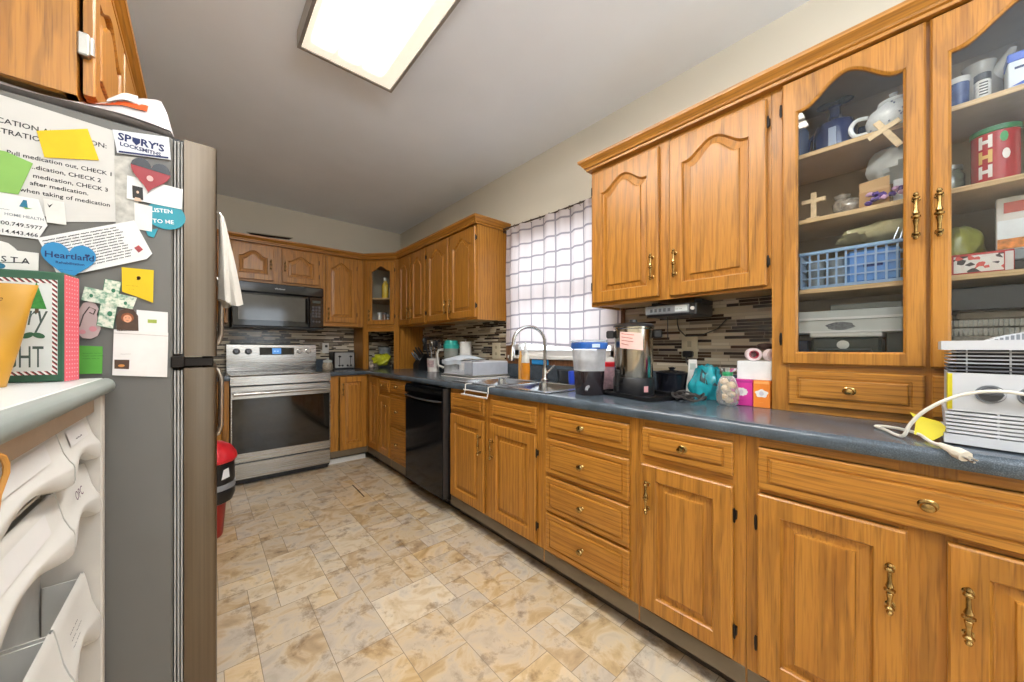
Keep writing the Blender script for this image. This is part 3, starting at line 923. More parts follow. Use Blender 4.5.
m.build('carcass', OAKV, root)
for z in (1.70,): MB().prism([(1.445, 3.765), (1.735, 3.475), (XW-.01, 3.475), (XW-.01, YB-.01), (1.445, YB-.01)], z-.016, z, 'xy').build('shelf', OAKI, root)
add_door(root, M, .055, w-.05, 1.40, 2.085, 'r', hz=1.50, arch=.05, glass=True, stile=.045, rail=.045)

# glazed hutch standing on the worktop
y1, y0 = 0.337, -.39; M = UM(y1); w = y1-y0
SH = (1.85, 1.611, 1.357)
HZ1 = 2.12
r = thing('glass_hutch', 'oak hutch with two arched glass doors and small drawers, standing on the worktop', 'hutch', (UFACE+UD/2, (y1+y0)/2, ZT), -PI/2)
hutch = r
a, b_ = face_frame(M, w, ZT+.001, HZ1, [(0, .050), (.345, .366), (w-.053, w)], [(ZT+.001, .946), (1.064, 1.088), (HZ1-.03, HZ1)])
a.each('stile', OAKV, r); b_.each('rail', OAKH, r)
c = MB(M); c.box(0, .014, .02, UD-.001, ZT+.001, HZ1).box(w-.014, w, .02, UD-.001, ZT+.001, HZ1); c.each('side_panel', OAKV, r)
c = MB(M)
c.box(.014, w-.014, .0202, UD-.001, 1.066, 1.084).box(.014, w-.014, .0202, UD-.001, HZ1-.016, HZ1).box(.014, w-.014, UD-.007, UD-.001, 1.084, HZ1-.016)
c.build('carcass', plain('hutch_inside', '9A8568', 0.6), r)
for zs in SH: MB(M).box(.015, w-.015, .024, UD-.008, zs-.016, zs, .002).build('shelf', OAKI, r)
add_door(r, M, y1-.305, y1+.014, 1.088, 2.108, 'l', hz=1.535, arch=.075, glass=True, stile=.036, rail=.038, pl=.140)
add_door(r, M, y1+.022, y1+.345, 1.088, 2.108, 'r', hz=1.533, arch=.075, glass=True, stile=.030, rail=.038, pl=.140)
add_drawer(r, M, y1-.289, y1+.012, .942, 1.064, knob='oval')
add_drawer(r, M, y1+.026, y1+.335, .942, 1.064, knob='oval')

# crown mouldings
def crown(name, label, runs, zb=2.113):
    root = thing(name, label, 'moulding', (runs[0][0][0], runs[0][0][1], zb))
    pts = runs[0]; n = len(CROWN)
    # mitred sweep along the wall-cabinet fronts, out = left of travel direction
    P = [Vector((p[0], p[1], 0)) for p in pts]
    vs = []; fs = []
    for i, p in enumerate(P):
        d0 = (P[i]-P[i-1]).normalized() if i else (P[1]-P[0]).normalized()
        d1 = (P[i+1]-P[i]).normalized() if i < len(P)-1 else d0
        n0 = Vector((d0.y, -d0.x, 0)); n1 = Vector((d1.y, -d1.x, 0))
        nn = (n0+n1); nn.normalize(); k = 1/max(.3, nn.dot(n0))
        for (o, z) in CROWN: vs.append((p.x+nn.x*(-o)*k, p.y+nn.y*(-o)*k, zb+z))
    for i in range(len(P)-1):
        for j in range(n): fs.append((i*n+j, i*n+(j+1) % n, (i+1)*n+(j+1) % n, (i+1)*n+j))
    fs += [tuple(range(n)), tuple((len(P)-1)*n+j for j in range(n))[::-1]]
    m = MB(); m.add(vs, fs); m.build('moulding', OAKH, root)
e = .0215
crown('crown_moulding', 'oak crown moulding along the tops of the back and far right wall cabinets',
      [[(-.42, YUF-e), (ca.x-.009, YUF-e), (cb.x-e, cb.y-.009), (UFACE-e, 2.098-.004), (XW-.002, 2.098-.004)]])
crown('crown_moulding', 'oak crown moulding above the glass hutch and the cabinet over the urn',
      [[(XW-.002, 1.104), (UFACE-e, 1.104), (UFACE-e, -.39)]])

# ------------------------------------------------------------------ ceiling light
cl = thing('ceiling_light', 'long flat fluorescent ceiling light with a glowing white lens and grey metal edge', 'ceiling light', (.59, 1.13, 2.53))
m_, nt, b = new_mat('lit_lens')
tc = node(nt, 'ShaderNodeNewGeometry'); sep = node(nt, 'ShaderNodeSeparateXYZ'); nt.links.new(tc.outputs['Position'], sep.inputs[0])
# the tubes behind the lens: brightness follows the distance to the nearest of the four lamps
def tube_term(x):
    s1 = node(nt, 'ShaderNodeMath', operation='SUBTRACT'); s1.inputs[1].default_value = x; nt.links.new(sep.outputs['X'], s1.inputs[0])
    ab = node(nt, 'ShaderNodeMath', operation='ABSOLUTE'); nt.links.new(s1.outputs[0], ab.inputs[0])
    mr = node(nt, 'ShaderNodeMapRange', interpolation_type='SMOOTHERSTEP'); mr.inputs['From Min'].default_value = 0.0; mr.inputs['From Max'].default_value = .066
    mr.inputs['To Min'].default_value = 1.0; mr.inputs['To Max'].default_value = 0.0
    nt.links.new(ab.outputs[0], mr.inputs['Value']); return mr.outputs[0]
t1, t2, t3 = tube_term(.445), tube_term(.565), tube_term(.680)
mx1 = node(nt, 'ShaderNodeMath', operation='MAXIMUM'); nt.links.new(t1, mx1.inputs[0]); nt.links.new(t2, mx1.inputs[1])
mx2 = node(nt, 'ShaderNodeMath', operation='MAXIMUM'); nt.links.new(mx1.outputs[0], mx2.inputs[0]); nt.links.new(t3, mx2.inputs[1])
ye = node(nt, 'ShaderNodeMapRange', interpolation_type='SMOOTHSTEP'); ye.inputs['From Min'].default_value = 1.60; ye.inputs['From Max'].default_value = 1.69; ye.inputs['To Min'].default_value = 1; ye.inputs['To Max'].default_value = 0
nt.links.new(sep.outputs['Y'], ye.inputs['Value'])
ml = node(nt, 'ShaderNodeMath', operation='MULTIPLY'); nt.links.new(mx2.outputs[0], ml.inputs[0]); nt.links.new(ye.outputs[0], ml.inputs[1])
rp = ramp(nt, [(0, (1.0, .86, .66)), (1, (1.0, .985, .96))]); nt.links.new(ml.outputs[0], rp.inputs['Fac'])
st = node(nt, 'ShaderNodeMapRange'); st.inputs['To Min'].default_value = TUBE_STRENGTH*.0145; st.inputs['To Max'].default_value = TUBE_STRENGTH
nt.links.new(ml.outputs[0], st.inputs['Value'])
nt.links.new(rp.outputs['Color'], b.inputs['Emission Color']); nt.links.new(st.outputs[0], b.inputs['Emission Strength'])
b.inputs['Base Color'].default_value = (.8, .8, .78, 1)
LX0, LX1, LY0, LY1, LZ = .350, .818, .40, 1.745, 2.53
MB().box(LX0+.016, LX1-.016, LY0+.016, LY1-.016, LZ+.002, LZ+.008).build('diffuser', MATS['lit_lens'], cl)
m = MB()
m.box(LX0, LX0+.014, LY0, LY1, LZ-.002, ZC).box(LX1-.014, LX1, LY0, LY1, LZ-.002, ZC).box(LX0+.014, LX1-.014, LY1-.014, LY1, LZ-.002, ZC).box(LX0+.014, LX1-.014, LY0, LY0+.014, LZ-.002, ZC)
m.build('frame', plain('satin_grey_frame', 'A39D96', 0.4, 0.5), cl)

# ------------------------------------------------------------------ range
SX0, SX1, SYF = .188, .979, 3.425
st_ = thing('kitchen_range', 'stainless steel electric range with a black oven window below the microwave', 'stove', ((SX0+SX1)/2, 3.72, 0))
m = MB().box(SX0+.003, SX1-.003, SYF+.03, YB-.03, .03, .905)
m.box(SX0+.03, SX0+.08, SYF+.05, SYF+.1, 0, .03).box(SX1-.08, SX1-.03, SYF+.05, SYF+.1, 0, .03)
m.build('body', plain('range_side', '2B2B2D', 0.4, 0.3), st_)
MB().box(SX0, SX1, SYF+.03, YB-.10, .905, .918, .003).build('cooktop', plain('black_glass_top', '0A0A0B', 0.03, coat=1.0), st_)
m = MB(); n_ = 9
prof = [(SYF+.03, .918), (SYF+.012, .916), (SYF, .905), (SYF, .832), (SYF+.03, .832)]
m.prism([(z, y) for y, z in prof], SX0, SX1, 'xz'); m.v = [Vector((p.y, p.z, p.x)) for p in m.v]
m.build('front_panel', STEEL_X, st_)
# backguard with knobs and clock
m = MB(); prof = [(YB-.095, .918), (YB-.115, 1.03), (YB-.10, 1.175), (YB-.085, 1.187), (YB-.02, 1.187), (YB-.02, .918)]
m.prism([(z, y) for y, z in prof], SX0, SX1, 'xz'); m.v = [Vector((p.y, p.z, p.x)) for p in m.v]
bg_ = m.build('backguard', STEEL_X, st_)
def bgy(z): return lerp(YB-.115, YB-.10, (z-1.03)/.145)
for x in (.265, .362, .815, .900):
    k = MB(); R = Matrix.Rotation(PI/2-.1, 4, 'X')
    k.lathe([(.030, 0), (.030, .004), (.022, .006), (.020, .026), (.017, .029), (0, .029)], (x, bgy(1.11), 1.11), R, 20)
    k.box(x-.004, x+.004, bgy(1.11)-.034, bgy(1.11)-.026, 1.093, 1.127)
    k.build('knob', plain('dark_knob', '57575A', 0.3, 0.8) if x < .6 else STEEL_X, bg_)
m = MB(); m.add([(.455, bgy(1.075)-.002, 1.075), (.765, bgy(1.075)-.002, 1.075), (.765, bgy(1.150)-.002, 1.150), (.455, bgy(1.150)-.002, 1.150)], [(0, 1, 2, 3)])
m.build('display', BLACKG, bg_)
m_, nt, b = new_mat('clock_glow'); b.inputs['Emission Color'].default_value = (.15, .45, 1, 1); b.inputs['Emission Strength'].default_value = .55; b.inputs['Base Color'].default_value = (.02, .06, .2, 1)
m = MB().add([(.565, bgy(1.085)-.003, 1.085), (.645, bgy(1.085)-.003, 1.085), (.645, bgy(1.142)-.003, 1.142), (.565, bgy(1.142)-.003, 1.142)], [(0, 1, 2, 3)])
m.build('clock_screen', MATS['clock_glow'], bg_)
m_, nt, b = new_mat('clock_digits'); b.inputs['Emission Color'].default_value = (.7, .9, 1, 1); b.inputs['Emission Strength'].default_value = 1.6
MB().text('-- --', .030, TX(.578, bgy(1.108)-.005, 1.106)).build('clock_digits', MATS['clock_digits'], bg_)
# oven door
m = MB().box(SX0, SX1, SYF-.006, SYF+.03, .192, .822, .004); od = m.build('oven_door', STEEL_X, st_)
MB().box(SX0+.012, SX1-.012, SYF-.0095, SYF-.0055, .268, .722, .001).build('oven_window', DARKGL, od)
m = MB().tube([(SX0+.02, SYF-.052, .765), (SX1-.02, SYF-.052, .765)], .014, 12)
for x in (SX0+.045, SX1-.045): m.box(x-.014, x+.014, SYF-.052, SYF-.005, .752, .778, .004)
m.build('handle', STEEL_X, od)
MB().box(SX0+.002, SX1-.002, SYF-.002, SYF+.03, .05, .182, .004).build('storage_drawer', STEEL_X, st_)
MB().box(SX0+.02, SX1-.02, SYF+.02, SYF+.03, .01, .05).build('kick_plate', BLACKP, st_)

# ------------------------------------------------------------------ microwave
mw = thing('microwave', 'black over-range microwave hanging under the short oak cabinet', 'microwave', (.595, 3.86, 1.335))
VX0, VX1, VY, VZ0, VZ1 = .212, .978, 3.655, 1.332, 1.743
m = MB().box(VX0+.002, VX1-.002, VY+.035, YB-.008, VZ0, VZ1); m.build('body', BLACKP, mw)
# door with dark window (left), control panel (right)
CXP = .842
m = MB().box(VX0, CXP-.002, VY, VY+.034, VZ0+.012, VZ1-.095, .006); md = m.build('door', BLACKG, mw)
MB().box(VX0+.045, CXP-.035, VY-.003, VY-.0005, VZ0+.065, VZ1-.115, .001).build('door_window', plain('smoked_window', '403E3C', 0.10, coat=1.0), md)
m = MB().tube([(CXP-.018, VY-.028, VZ0+.05), (CXP-.018, VY-.034, VZ0+.16), (CXP-.018, VY-.028, VZ1-.12)], .010, 10)
for z in (VZ0+.055, VZ1-.125): m.box(CXP-.026, CXP-.010, VY-.028, VY+.002, z-.010, z+.010, .003)
m.build('handle', plain('black_handle', '1A1A1C', 0.2, 0.3), md)
MB().box(VX0, VX1, VY-.002, VY+.034, VZ1-.092, VZ1, .008).build('vent_panel', BLACKG, mw)
m = MB().text('Whirlpool', .020, TX(.545, VY-.0035, VZ1-.052)); m.build('maker_name', plain('silver_print', 'C8C8C8', 0.4, 0.5), mw)
cp = MB().box(CXP+.001, VX1, VY, VY+.034, VZ0+.012, VZ1-.095, .006).build('control_panel', BLACKG, mw)
MB().box(CXP+.03, VX1-.03, VY-.002, VY-.0005, VZ1-.155, VZ1-.130).build('display', plain('display_grey', '4A5552', 0.2), cp)
m = MB()
for i in range(3):
    for j in range(4): m.box(CXP+.028+i*.028, CXP+.049+i*.028, VY-.0015, VY-.0005, VZ0+.115+j*.030, VZ0+.137+j*.030, .001)
for i in range(3): m.lathe([(.010, 0), (.010, .002), (0, .002)], (CXP+.040+i*.028, VY, VZ0+.075), Matrix.Rotation(PI/2, 4, 'X'), 14)
m.build('buttons', plain('button_grey', '4E4E52', 0.5), cp)
MB().box(VX0, VX1, VY+.001, VY+.034, VZ0, VZ0+.011).build('bottom_trim', BLACKP, mw)

# ------------------------------------------------------------------ refrigerator
FY0, FY1 = 1.15, 1.90; FB, FD = -.057, .034; FZ = 1.68
fr = thing('refrigerator', 'tall stainless steel top-freezer fridge, its grey side covered in papers and magnets', 'refrigerator', (-.38, (FY0+FY1)/2, 0))
M_FS = plain('fridge_grey_side', '6B6964', 0.45, 0.0, var=0.04, scale=8)
m = MB().box(XL+.06, FB, FY0, FY1, .02, FZ-.002, .004).box(XL+.1, FB-.02, FY0+.02, FY1-.02, 0, .03); m.build('cabinet_shell', M_FS, fr)
MB().box(FB-.03, FD-.02, FY0+.03, FY1-.02, FZ-.002, FZ+.012, .003).build('top_hinge_cover', BLACKP, fr)
M_FSTEEL = brushed('fridge_door_steel', '74685A', 0.36, 'z')
for nm, z0, z1 in (('freezer_door', 1.124, FZ), ('fridge_door', .07, 1.094)):
    m = MB(); e = .010
    pl = [(FB+.022, FY0-.002), (FD-e, FY0-.002), (FD-.003, FY0+.002), (FD, FY0+e), (FD+.004, FY0+.2), (FD+.004, FY1-.2), (FD, FY1-e), (FD-.003, FY1-.002), (FD-e, FY1), (FB+.022, FY1)]
    m.prism(pl, z0, z1, 'xy'); d = m.build(nm, M_FSTEEL, fr)
    g_ = MB()
    for k in range(3): g_.box(FB+.002+k*.0068, FB+.0065+k*.0068, FY0+.006-k*.002, FY1-.006, z0+.006, z1-.006, .001)
    g_.build('gasket', plain('gasket_grey', 'A7A49F', 0.6), d)
    m = MB(); hx, hy = FD+.034, FY1-.055
    a0, a1 = (z0+.02, z0+.34) if nm == 'freezer_door' else (z1-.34, z1-.02)
    m.tube([(FD+.002, hy, a0+.015), (hx-.01, hy, a0+.025), (hx, hy, a0+.06), (hx, hy, (a0+a1)/2), (hx, hy, a1-.06), (hx-.01, hy, a1-.025), (FD+.002, hy, a1-.015)], .0115, 10)
    m.build('handle', STEEL_Z, d)
m = MB().box(FB-.006, FD-.008, FY0+.004, FY0+.07, 1.098, 1.120, .002).lathe([(.012, -.014), (.012, .014)], (FD-.02, FY0+.03, 1.109), seg=12)
m.box(FB-.004, FB+.024, FY0-.004, FY0+.012, 1.096, 1.124, .002)
m.build('middle_hinge', BLKM, fr)

# ------------------------------------------------------------------ cabinet over the refrigerator
OX, OY0, OY1, OZ0, OZ1 = -.222, 1.155, 1.96, 1.714, 2.115
M = facing(OX, OY0, 0, 90); w = OY1-OY0
r = upper_cabinet('wall_cabinet', 'oak cabinet above the fridge, its panelled door hinge showing at the near side', M, w, OZ0, OZ1, OX-XL-.002,
                  [(0, .028), (.39, .415), (w-.028, w)], [(OZ0, OZ0+.03), (OZ1-.03, OZ1)])
add_door(r, M, .012, .395, 1.728, 2.10, 'l', hz=1.81, arch=.06, pl=.09, hinges=False, y=-.027)
add_door(r, M, .410, w-.012, 1.728, 2.10, 'r', hz=1.81, arch=.06, pl=.09, hinges=False, y=-.027)
m = MB(M)
for z in (1.835, 2.02):
    m.box(-.004, .020, -.020, -.001, z-.026, z+.026, .003); m.lathe([(.006, -.020), (.006, .020)], (.004, -.022, z), seg=8)
m.each('hinge', plain('nickel_hinge', 'A9A49A', 0.3, 0.9), r)
crown('crown_moulding', 'short oak crown moulding on top of the cabinet over the fridge',
      [[(OX+.006, OY0-.003), (OX+.006, OY1+.003)]], zb=2.102)

# ------------------------------------------------------------------ white organiser counter in the left foreground
UX, UXB = -.173, -.62; UY0, UY1 = .10, 1.128; UZT = 1.078
un = thing('drawer_unit', 'white unit of tilting plastic bins under a grey-edged top, in front of the fridge', 'drawer unit', ((UX+UXB)/2, .62, 0))
M_UTOP = plain('pale_grey_top', 'C6C8C7', 0.35, var=0.02); M_UEDGE = plain('grey_green_edge', '8E9691', 0.4, var=0.03)
M_UBODY = plain('warm_white_frame', 'C9C3BA', 0.5, var=0.02); M_UIN = plain('taupe_rail', 'B7A48F', 0.6)
MB().box(UXB, -.172, UY0, UY1+.004, UZT-.034, UZT, .006).build('top', M_UTOP, un)
m = MB(); pr_ = [(-.172, UZT-.0345)]
for i in range(9):
    a = -PI/2+PI*i/8; pr_.append((-.172+.0175*math.cos(a), UZT-.0172+.0172*math.sin(a)))
pr_.append((-.172, UZT))
n_ = len(pr_); vs = [(x, UY0, z) for x, z in pr_]+[(x, UY1-.010, z) for x, z in pr_]+[(-.172+(x+.172)*.3, UY1+.004, UZT-.0172+(z-UZT+.0172)*.85) for x, z in pr_]
fs = [tuple(range(n_)), tuple(2*n_+i for i in range(n_))[::-1]]
for k in range(2): fs += [(k*n_+i, k*n_+(i+1) % n_, (k+1)*n_+(i+1) % n_, (k+1)*n_+i) for i in range(n_)]
m.add(vs, fs); m.build('edge_moulding', M_UEDGE, un)
m = MB().box(UXB, UX, UY1-.026, UY1, 0, UZT-.036, .003).box(UXB, UX, UY0, UY0+.026, 0, UZT-.036, .003).box(UXB, UXB+.012, UY0+.026, UY1-.026, 0, UZT-.036)
m.build('frame', M_UBODY, un)
m = MB().box(UXB+.012, -.186, UY0+.026, UY1-.026, 1.006, 1.0415).box(UXB+.012, UXB+.03, UY0+.026, UY1-.026, .05, 1.0)
m.build('top_rail', M_UIN, un)
m = MB().box(UXB+.013, -.26, UY0+.027, UY1-.027, .04, .056).box(UXB+.013, -.26, UY0+.027, UY1-.027, .50, .506).box(-.272, -.262, UY0+.027, UY1-.027, .056, 1.005)
m.each('inner_panel', plain('inner_grey', 'C9C8C4', 0.6), un)
# tilting bins with a scooped, curling front lip
M_BIN = plain('white_bin_plastic', 'D9D7D1', 0.35, var=0.015)
def tilt_bin(yA, yB, zt, h, name='bin'):
    """front lip: plate leaning out, bulging, then tucking under; its lower edge dips in a wave"""
    m = MB(); m.recalc = False
    pr0 = [(-.050, .002), (-.047, .006), (-.043, .002), (-.038, -.010), (-.024, -.050), (-.012, -.070), (-.003, -.080), (0.0, -.088), (0.0, -.118), (-.003, -.126), (-.012, -.130), (-.030, -.132)]
    sc = h/.132; nv = len(pr0)
    def lipx(u, j):
        x, z = pr0[j]
        wv = math.sin(PI*u)**1.6                       # mid-width: the lip is shallower and sits further back
        k_ = max(0, -z/.132); x2 = x*.56-.011*wv*k_; z2 = z*sc*(1-.34*wv*k_**1.5)
        return UX-.002+x2, zt+z2
    nu = 17
    outer = [[None]*nu for _ in range(nv)]
    vs = []; fs = []
    for side in (0, 1):
        for j in range(nv):
            for i in range(nu):
                u = i/(nu-1); x, z = lipx(u, j)
                vs.append((x-.0035*side, lerp(yA, yB, u), z))
    N = nu*nv
    for j in range(nv-1):
        for i in range(nu-1):
            a = j*nu+i; fs.append((a, a+1, a+nu+1, a+nu)); fs.append((N+a, N+a+nu, N+a+nu+1, N+a+1))
    for i in range(nu-1):
        fs.append((i, N+i, N+i+1, i+1)); a = (nv-1)*nu+i; fs.append((a, a+1, N+a+1, N+a))
    for j in range(nv-1):
        a = j*nu; fs.append((a, a+nu, N+a+nu, N+a)); a = j*nu+nu-1; fs.append((a, N+a, N+a+nu, a+nu))
    m.add(vs, fs)
    # tray behind the lip
    m.box(UX-.085, UX-.032, yA+.004, yB-.004, zt-h*.95, zt-h*.95+.004).box(UX-.085, UX-.030, yA+.002, yA+.005, zt-h*.95, zt-.003).box(UX-.085, UX-.030, yB-.005, yB-.002, zt-h*.95, zt-.003)
    return m.build(name, M_BIN, un)
rows = [(1.001, .098), (.893, .112), (.656, .150)]
cols = [(.905, 1.098), (.56, .899), (.20, .552)]
scribble = ['~~-~', 'OPC', '~-~~ ~~-\n~~~- ~-~~~\n~-~ ~~~']
for ri, (zt, h) in enumerate(rows):
    for ci, (ya, yb) in enumerate(cols):
        bn = tilt_bin(ya, yb, zt, h)
        sc = h/.132
        # a label plate lying on the sloping part of the lip
        x0, z0 = UX-.002-.0378*.56, zt-.0105*sc; x1, z1 = UX-.002-.0245*.56, zt-.0490*sc
        M1 = None
        if ri < 2 and ci > 0 or ri == 0:
            m = MB(); o = .0012
            m.add([(x0+o, lerp(ya, yb, .2), z0), (x0+o, lerp(ya, yb, .82), z0), (x1+o, lerp(ya, yb, .82), z1), (x1+o, lerp(ya, yb, .2), z1)], [(0, 1, 2, 3)])
            m.build('label_plate', WHITEB, bn)
        if ci == 0:
            tilt = math.atan2(x1-x0, z0-z1)
            Mt = Matrix.Translation((x1+.0026, lerp(ya, yb, .34), z1+.004)) @ Matrix.Rotation(PI/2, 4, 'Z') @ Matrix.Rotation(PI/2-tilt, 4, 'X')
            size = (.020, .024, .013)[ri]
            m = MB()
            if ri == 2: Mt = Matrix.Translation((x1-.002, lerp(ya, yb, .25), z1+.012)) @ Matrix.Rotation(PI/2, 4, 'Z') @ Matrix.Rotation(PI/2-tilt, 4, 'X')
            m.text(scribble[ri], size, Mt, shear=.2); m.build('handwriting', plain('purple_pen', '5A2F55', 0.8) if ri == 1 else INK, bn)
lp = thing('strap_loop', 'tan strap loop hanging under the edge of the white unit at the far left', 'strap', (-.157, .553, .985))
m = MB(); pts_ = [(-.1575, .548, 1.0415), (-.1555, .553, 1.038), (-.1545, .557, 1.030), (-.155, .559, 1.020), (-.157, .557, 1.010), (-.1585, .553, 1.000), (-.159, .550, .985)]
m.tube(pts_, .0026, 8); m.build('strap', plain('tan_strap', 'C98F45', 0.5), lp)

# ------------------------------------------------------------------ curtain over the sink window
m_, nt, b = new_mat('plaid_sheer')
nt.nodes.remove(b); out = nt.nodes['Material Output']
uvn = node(nt, 'ShaderNodeTexCoord'); sep = node(nt, 'ShaderNodeSeparateXYZ'); nt.links.new(uvn.outputs['UV'], sep.inputs[0])
def lines(sock, period, width, off):
    a = node(nt, 'ShaderNodeMath', operation='MULTIPLY_ADD'); a.inputs[1].default_value = 1/period; a.inputs[2].default_value = off; nt.links.new(sock, a.inputs[0])
    f = node(nt, 'ShaderNodeMath', operation='FRACT'); nt.links.new(a.outputs[0], f.inputs[0])
    s_ = node(nt, 'ShaderNodeMath', operation='SUBTRACT'); s_.inputs[1].default_value = .5; nt.links.new(f.outputs[0], s_.inputs[0])
    ab = node(nt, 'ShaderNodeMath', operation='ABSOLUTE'); nt.links.new(s_.outputs[0], ab.inputs[0])
    lt = node(nt, 'ShaderNodeMath', operation='LESS_THAN'); lt.inputs[1].default_value = width/period/2; nt.links.new(ab.outputs[0], lt.inputs[0])
    return lt.outputs[0]
mx = node(nt, 'ShaderNodeMath', operation='ADD', use_clamp=True)
nt.links.new(lines(sep.outputs['X'], .128, .014, .1), mx.inputs[0]); nt.links.new(lines(sep.outputs['Y'], .108, .013, .35), mx.inputs[1])
cm = node(nt, 'ShaderNodeMixRGB'); cm.inputs['Color1'].default_value = (*lin('E6DDDE'), 1); cm.inputs['Color2'].default_value = (*lin('A29BA2'), 1)
nt.links.new(mx.outputs[0], cm.inputs['Fac'])
df = node(nt, 'ShaderNodeBsdfDiffuse'); tl = node(nt, 'ShaderNodeBsdfTranslucent')
nt.links.new(cm.outputs['Color'], df.inputs['Color']); nt.links.new(cm.outputs['Color'], tl.inputs['Color'])
ms = node(nt, 'ShaderNodeMixShader'); ms.inputs['Fac'].default_value = .45
nt.links.new(df.outputs[0], ms.inputs[1]); nt.links.new(tl.outputs[0], ms.inputs[2]); nt.links.new(ms.outputs[0], out.inputs['Surface'])
CYA, CYB, CZT, CZB, CXX = 1.075, 2.06, 2.095, 1.165, 1.972
cu = thing('curtain', 'white sheer curtain with grey plaid lines covering the window over the sink', 'curtain', (CXX, 1.57, CZB))
def cur(u, v):
    y = lerp(CYB, CYA, u); amp = .021*(1-.35*(1-v))
    f = math.sin(u*2*PI*8.5+.8*math.sin(u*9))*.6+math.sin(u*2*PI*3.3+1)*.5
    zt = CZT+.020*(1-u)-.010*math.sin(PI*u)
    z = lerp(CZB+.012*math.sin(u*7)-.01*u, zt, v)
    return (CXX+amp*f+.004*math.sin(v*8+u*5), y, z)
m = MB(); m.grid(cur, 130, 26); co = m.build('curtain_cloth', MATS['plaid_sheer'], cu)
co.data.uv_layers.new(name='UVMap')
uvl = co.data.uv_layers[0].data
for p in co.data.polygons:
    for li in p.loop_indices:
        vi = co.data.loops[li].vertex_index
        uvl[li].uv = ((vi % 130)/129*(CYB-CYA)*1.12, (vi//130)/25*(CZT-CZB))
m = MB(); m.tube([(CXX, CYB+.03, CZT+.026), (CXX, lerp(CYB, CYA, .5), CZT+.004), (CXX, CYA-.01, CZT+.004)], .006, 8)
for y in (CYB+.02, CYA): m.box(CXX, XW-.001, y-.008, y+.008, CZT-.002, CZT+.018)
m.build('rod', plain('dark_rod', '4B3A30', 0.4, 0.4), cu)
m = MB()
for i in range(12):
    y = lerp(CYB-.02, CYA+.02, i/11); u = i/11
    zt = CZT+.020*(1-u)-.010*math.sin(PI*u)
    m.tube([(CXX+.011*math.cos(a), y, zt+.002+.014*math.sin(a)) for a in [2*PI*k/10 for k in range(10)]], .0016, 6, closed=True)
m.build('curtain_ring', plain('ring_metal', '6A5A50', 0.3, 0.8), cu)

# ------------------------------------------------------------------ things on the refrigerator side
PY = FY0-.0008
_lay = [0]
def fpt(u, v): p = onY(u, v, PY); return (p.x, p.z)
def sheet(name, label, cat, poly, mat, group=None, thick=.0010, layer=1, parent=None):
    """a flat sheet held on the fridge side; poly is a list of (x, z)"""
    y1 = PY-.0012*(layer-1)-.0002; y0 = y1-thick
    m = MB().prism(poly, y0, y1, 'xz'); cx_ = sum(p[0] for p in poly)/len(poly); cz = sum(p[1] for p in poly)/len(poly)
    root = thing(name, label, cat, (cx_, y1, min(p[1] for p in poly)), 0, group)
    o = m.build('sheet', mat, root, smooth=False)
    return root, y0
def px(*uv): return [fpt(u, v) for u, v in uv]
def words(root, y, items, mat, name='lettering', bold=.012):
    """items: (text, size, x, z, angle)"""
    m = MB()
    for body, size, x, z, ang in items:
        m.text(body, size, Matrix.Translation((x, y-.0004, z)) @ Matrix.Rotation(math.radians(90), 4, 'X') @ Matrix.Rotation(math.radians(ang), 4, 'Z'), bold=bold)
    return m.each(name, mat, root)
def heart(cx_, cz, w, h, n=40, rot=0):
    pts = []
    for i in range(n):
        t = 2*PI*i/n
        x = 16*math.sin(t)**3; z = 13*math.cos(t)-5*math.cos(2*t)-2*math.cos(3*t)-math.cos(4*t)
        x *= w/32; z = (z+2.5)*h/29
        pts.append((cx_+x*math.cos(rot)-z*math.sin(rot), cz+x*math.sin(rot)+z*math.cos(rot)))
    return pts
def ell(cx_, cz, rx, rz, n=36, rot=0):
    return [(cx_+rx*math.cos(2*PI*i/n)*math.cos(rot)-rz*math.sin(2*PI*i/n)*math.sin(rot), cz+rx*math.cos(2*PI*i/n)*math.sin(rot)+rz*math.sin(2*PI*i/n)*math.cos(rot)) for i in range(n)]
S_YEL = plain('sticky_yellow', 'DDBB14', 0.7, var=.05); S_GRN = plain('sticky_green', '86B45A', 0.7, var=.05)
NOTES = 'papers and magnets on the fridge side'
# big instruction sheet
r, y = sheet('instruction_sheet', 'large white printed instruction sheet at the top of the fridge side', 'paper', px((-34, 84), (114, 131), (117, 222), (60, 222), (-34, 186)), PAPER, NOTES)
a = fpt(1, 117); b2 = fpt(0, 126.5)
words(r, y, [('MEDICATION ADM', .0150, fpt(-32, 112)[0], a[1]-.012, 0), ('INISTRATION', .0150, fpt(-20, 118)[0], b2[1]-.013, 0), ('ON:', .0150, fpt(90, 144)[0], a[1]-.012, 0),
             ('1.  Pull medication out, CHECK 1', .0125, fpt(-6, 148)[0], fpt(60, 164)[1]-.003, 0), ('2.  ...dication, CHECK 2', .0125, fpt(18, 160)[0], fpt(60, 173)[1]-.003, 0),
             ('medication, CHECK 3', .0125, fpt(33, 170)[0], fpt(60, 181.5)[1]-.003, 0), ('after medication.', .0125, fpt(30, 178)[0], fpt(60, 189)[1]-.003, 0), ('when taking of medication', .0125, fpt(20, 186)[0], fpt(60, 197)[1]-.003, 0)], INK)
r, y = sheet('sticky_note', 'yellow sticky note stuck on the big instruction sheet', 'sticky note', px((37, 131.5), (88, 129.5), (99.5, 161), (45, 158)), S_YEL, layer=3)
r, y = sheet('sticky_note', 'pale green sticky note at the left edge of the fridge side', 'sticky note', px((-16, 148), (6, 152), (33.5, 164), (19, 195), (-16, 190)), S_GRN, layer=3)
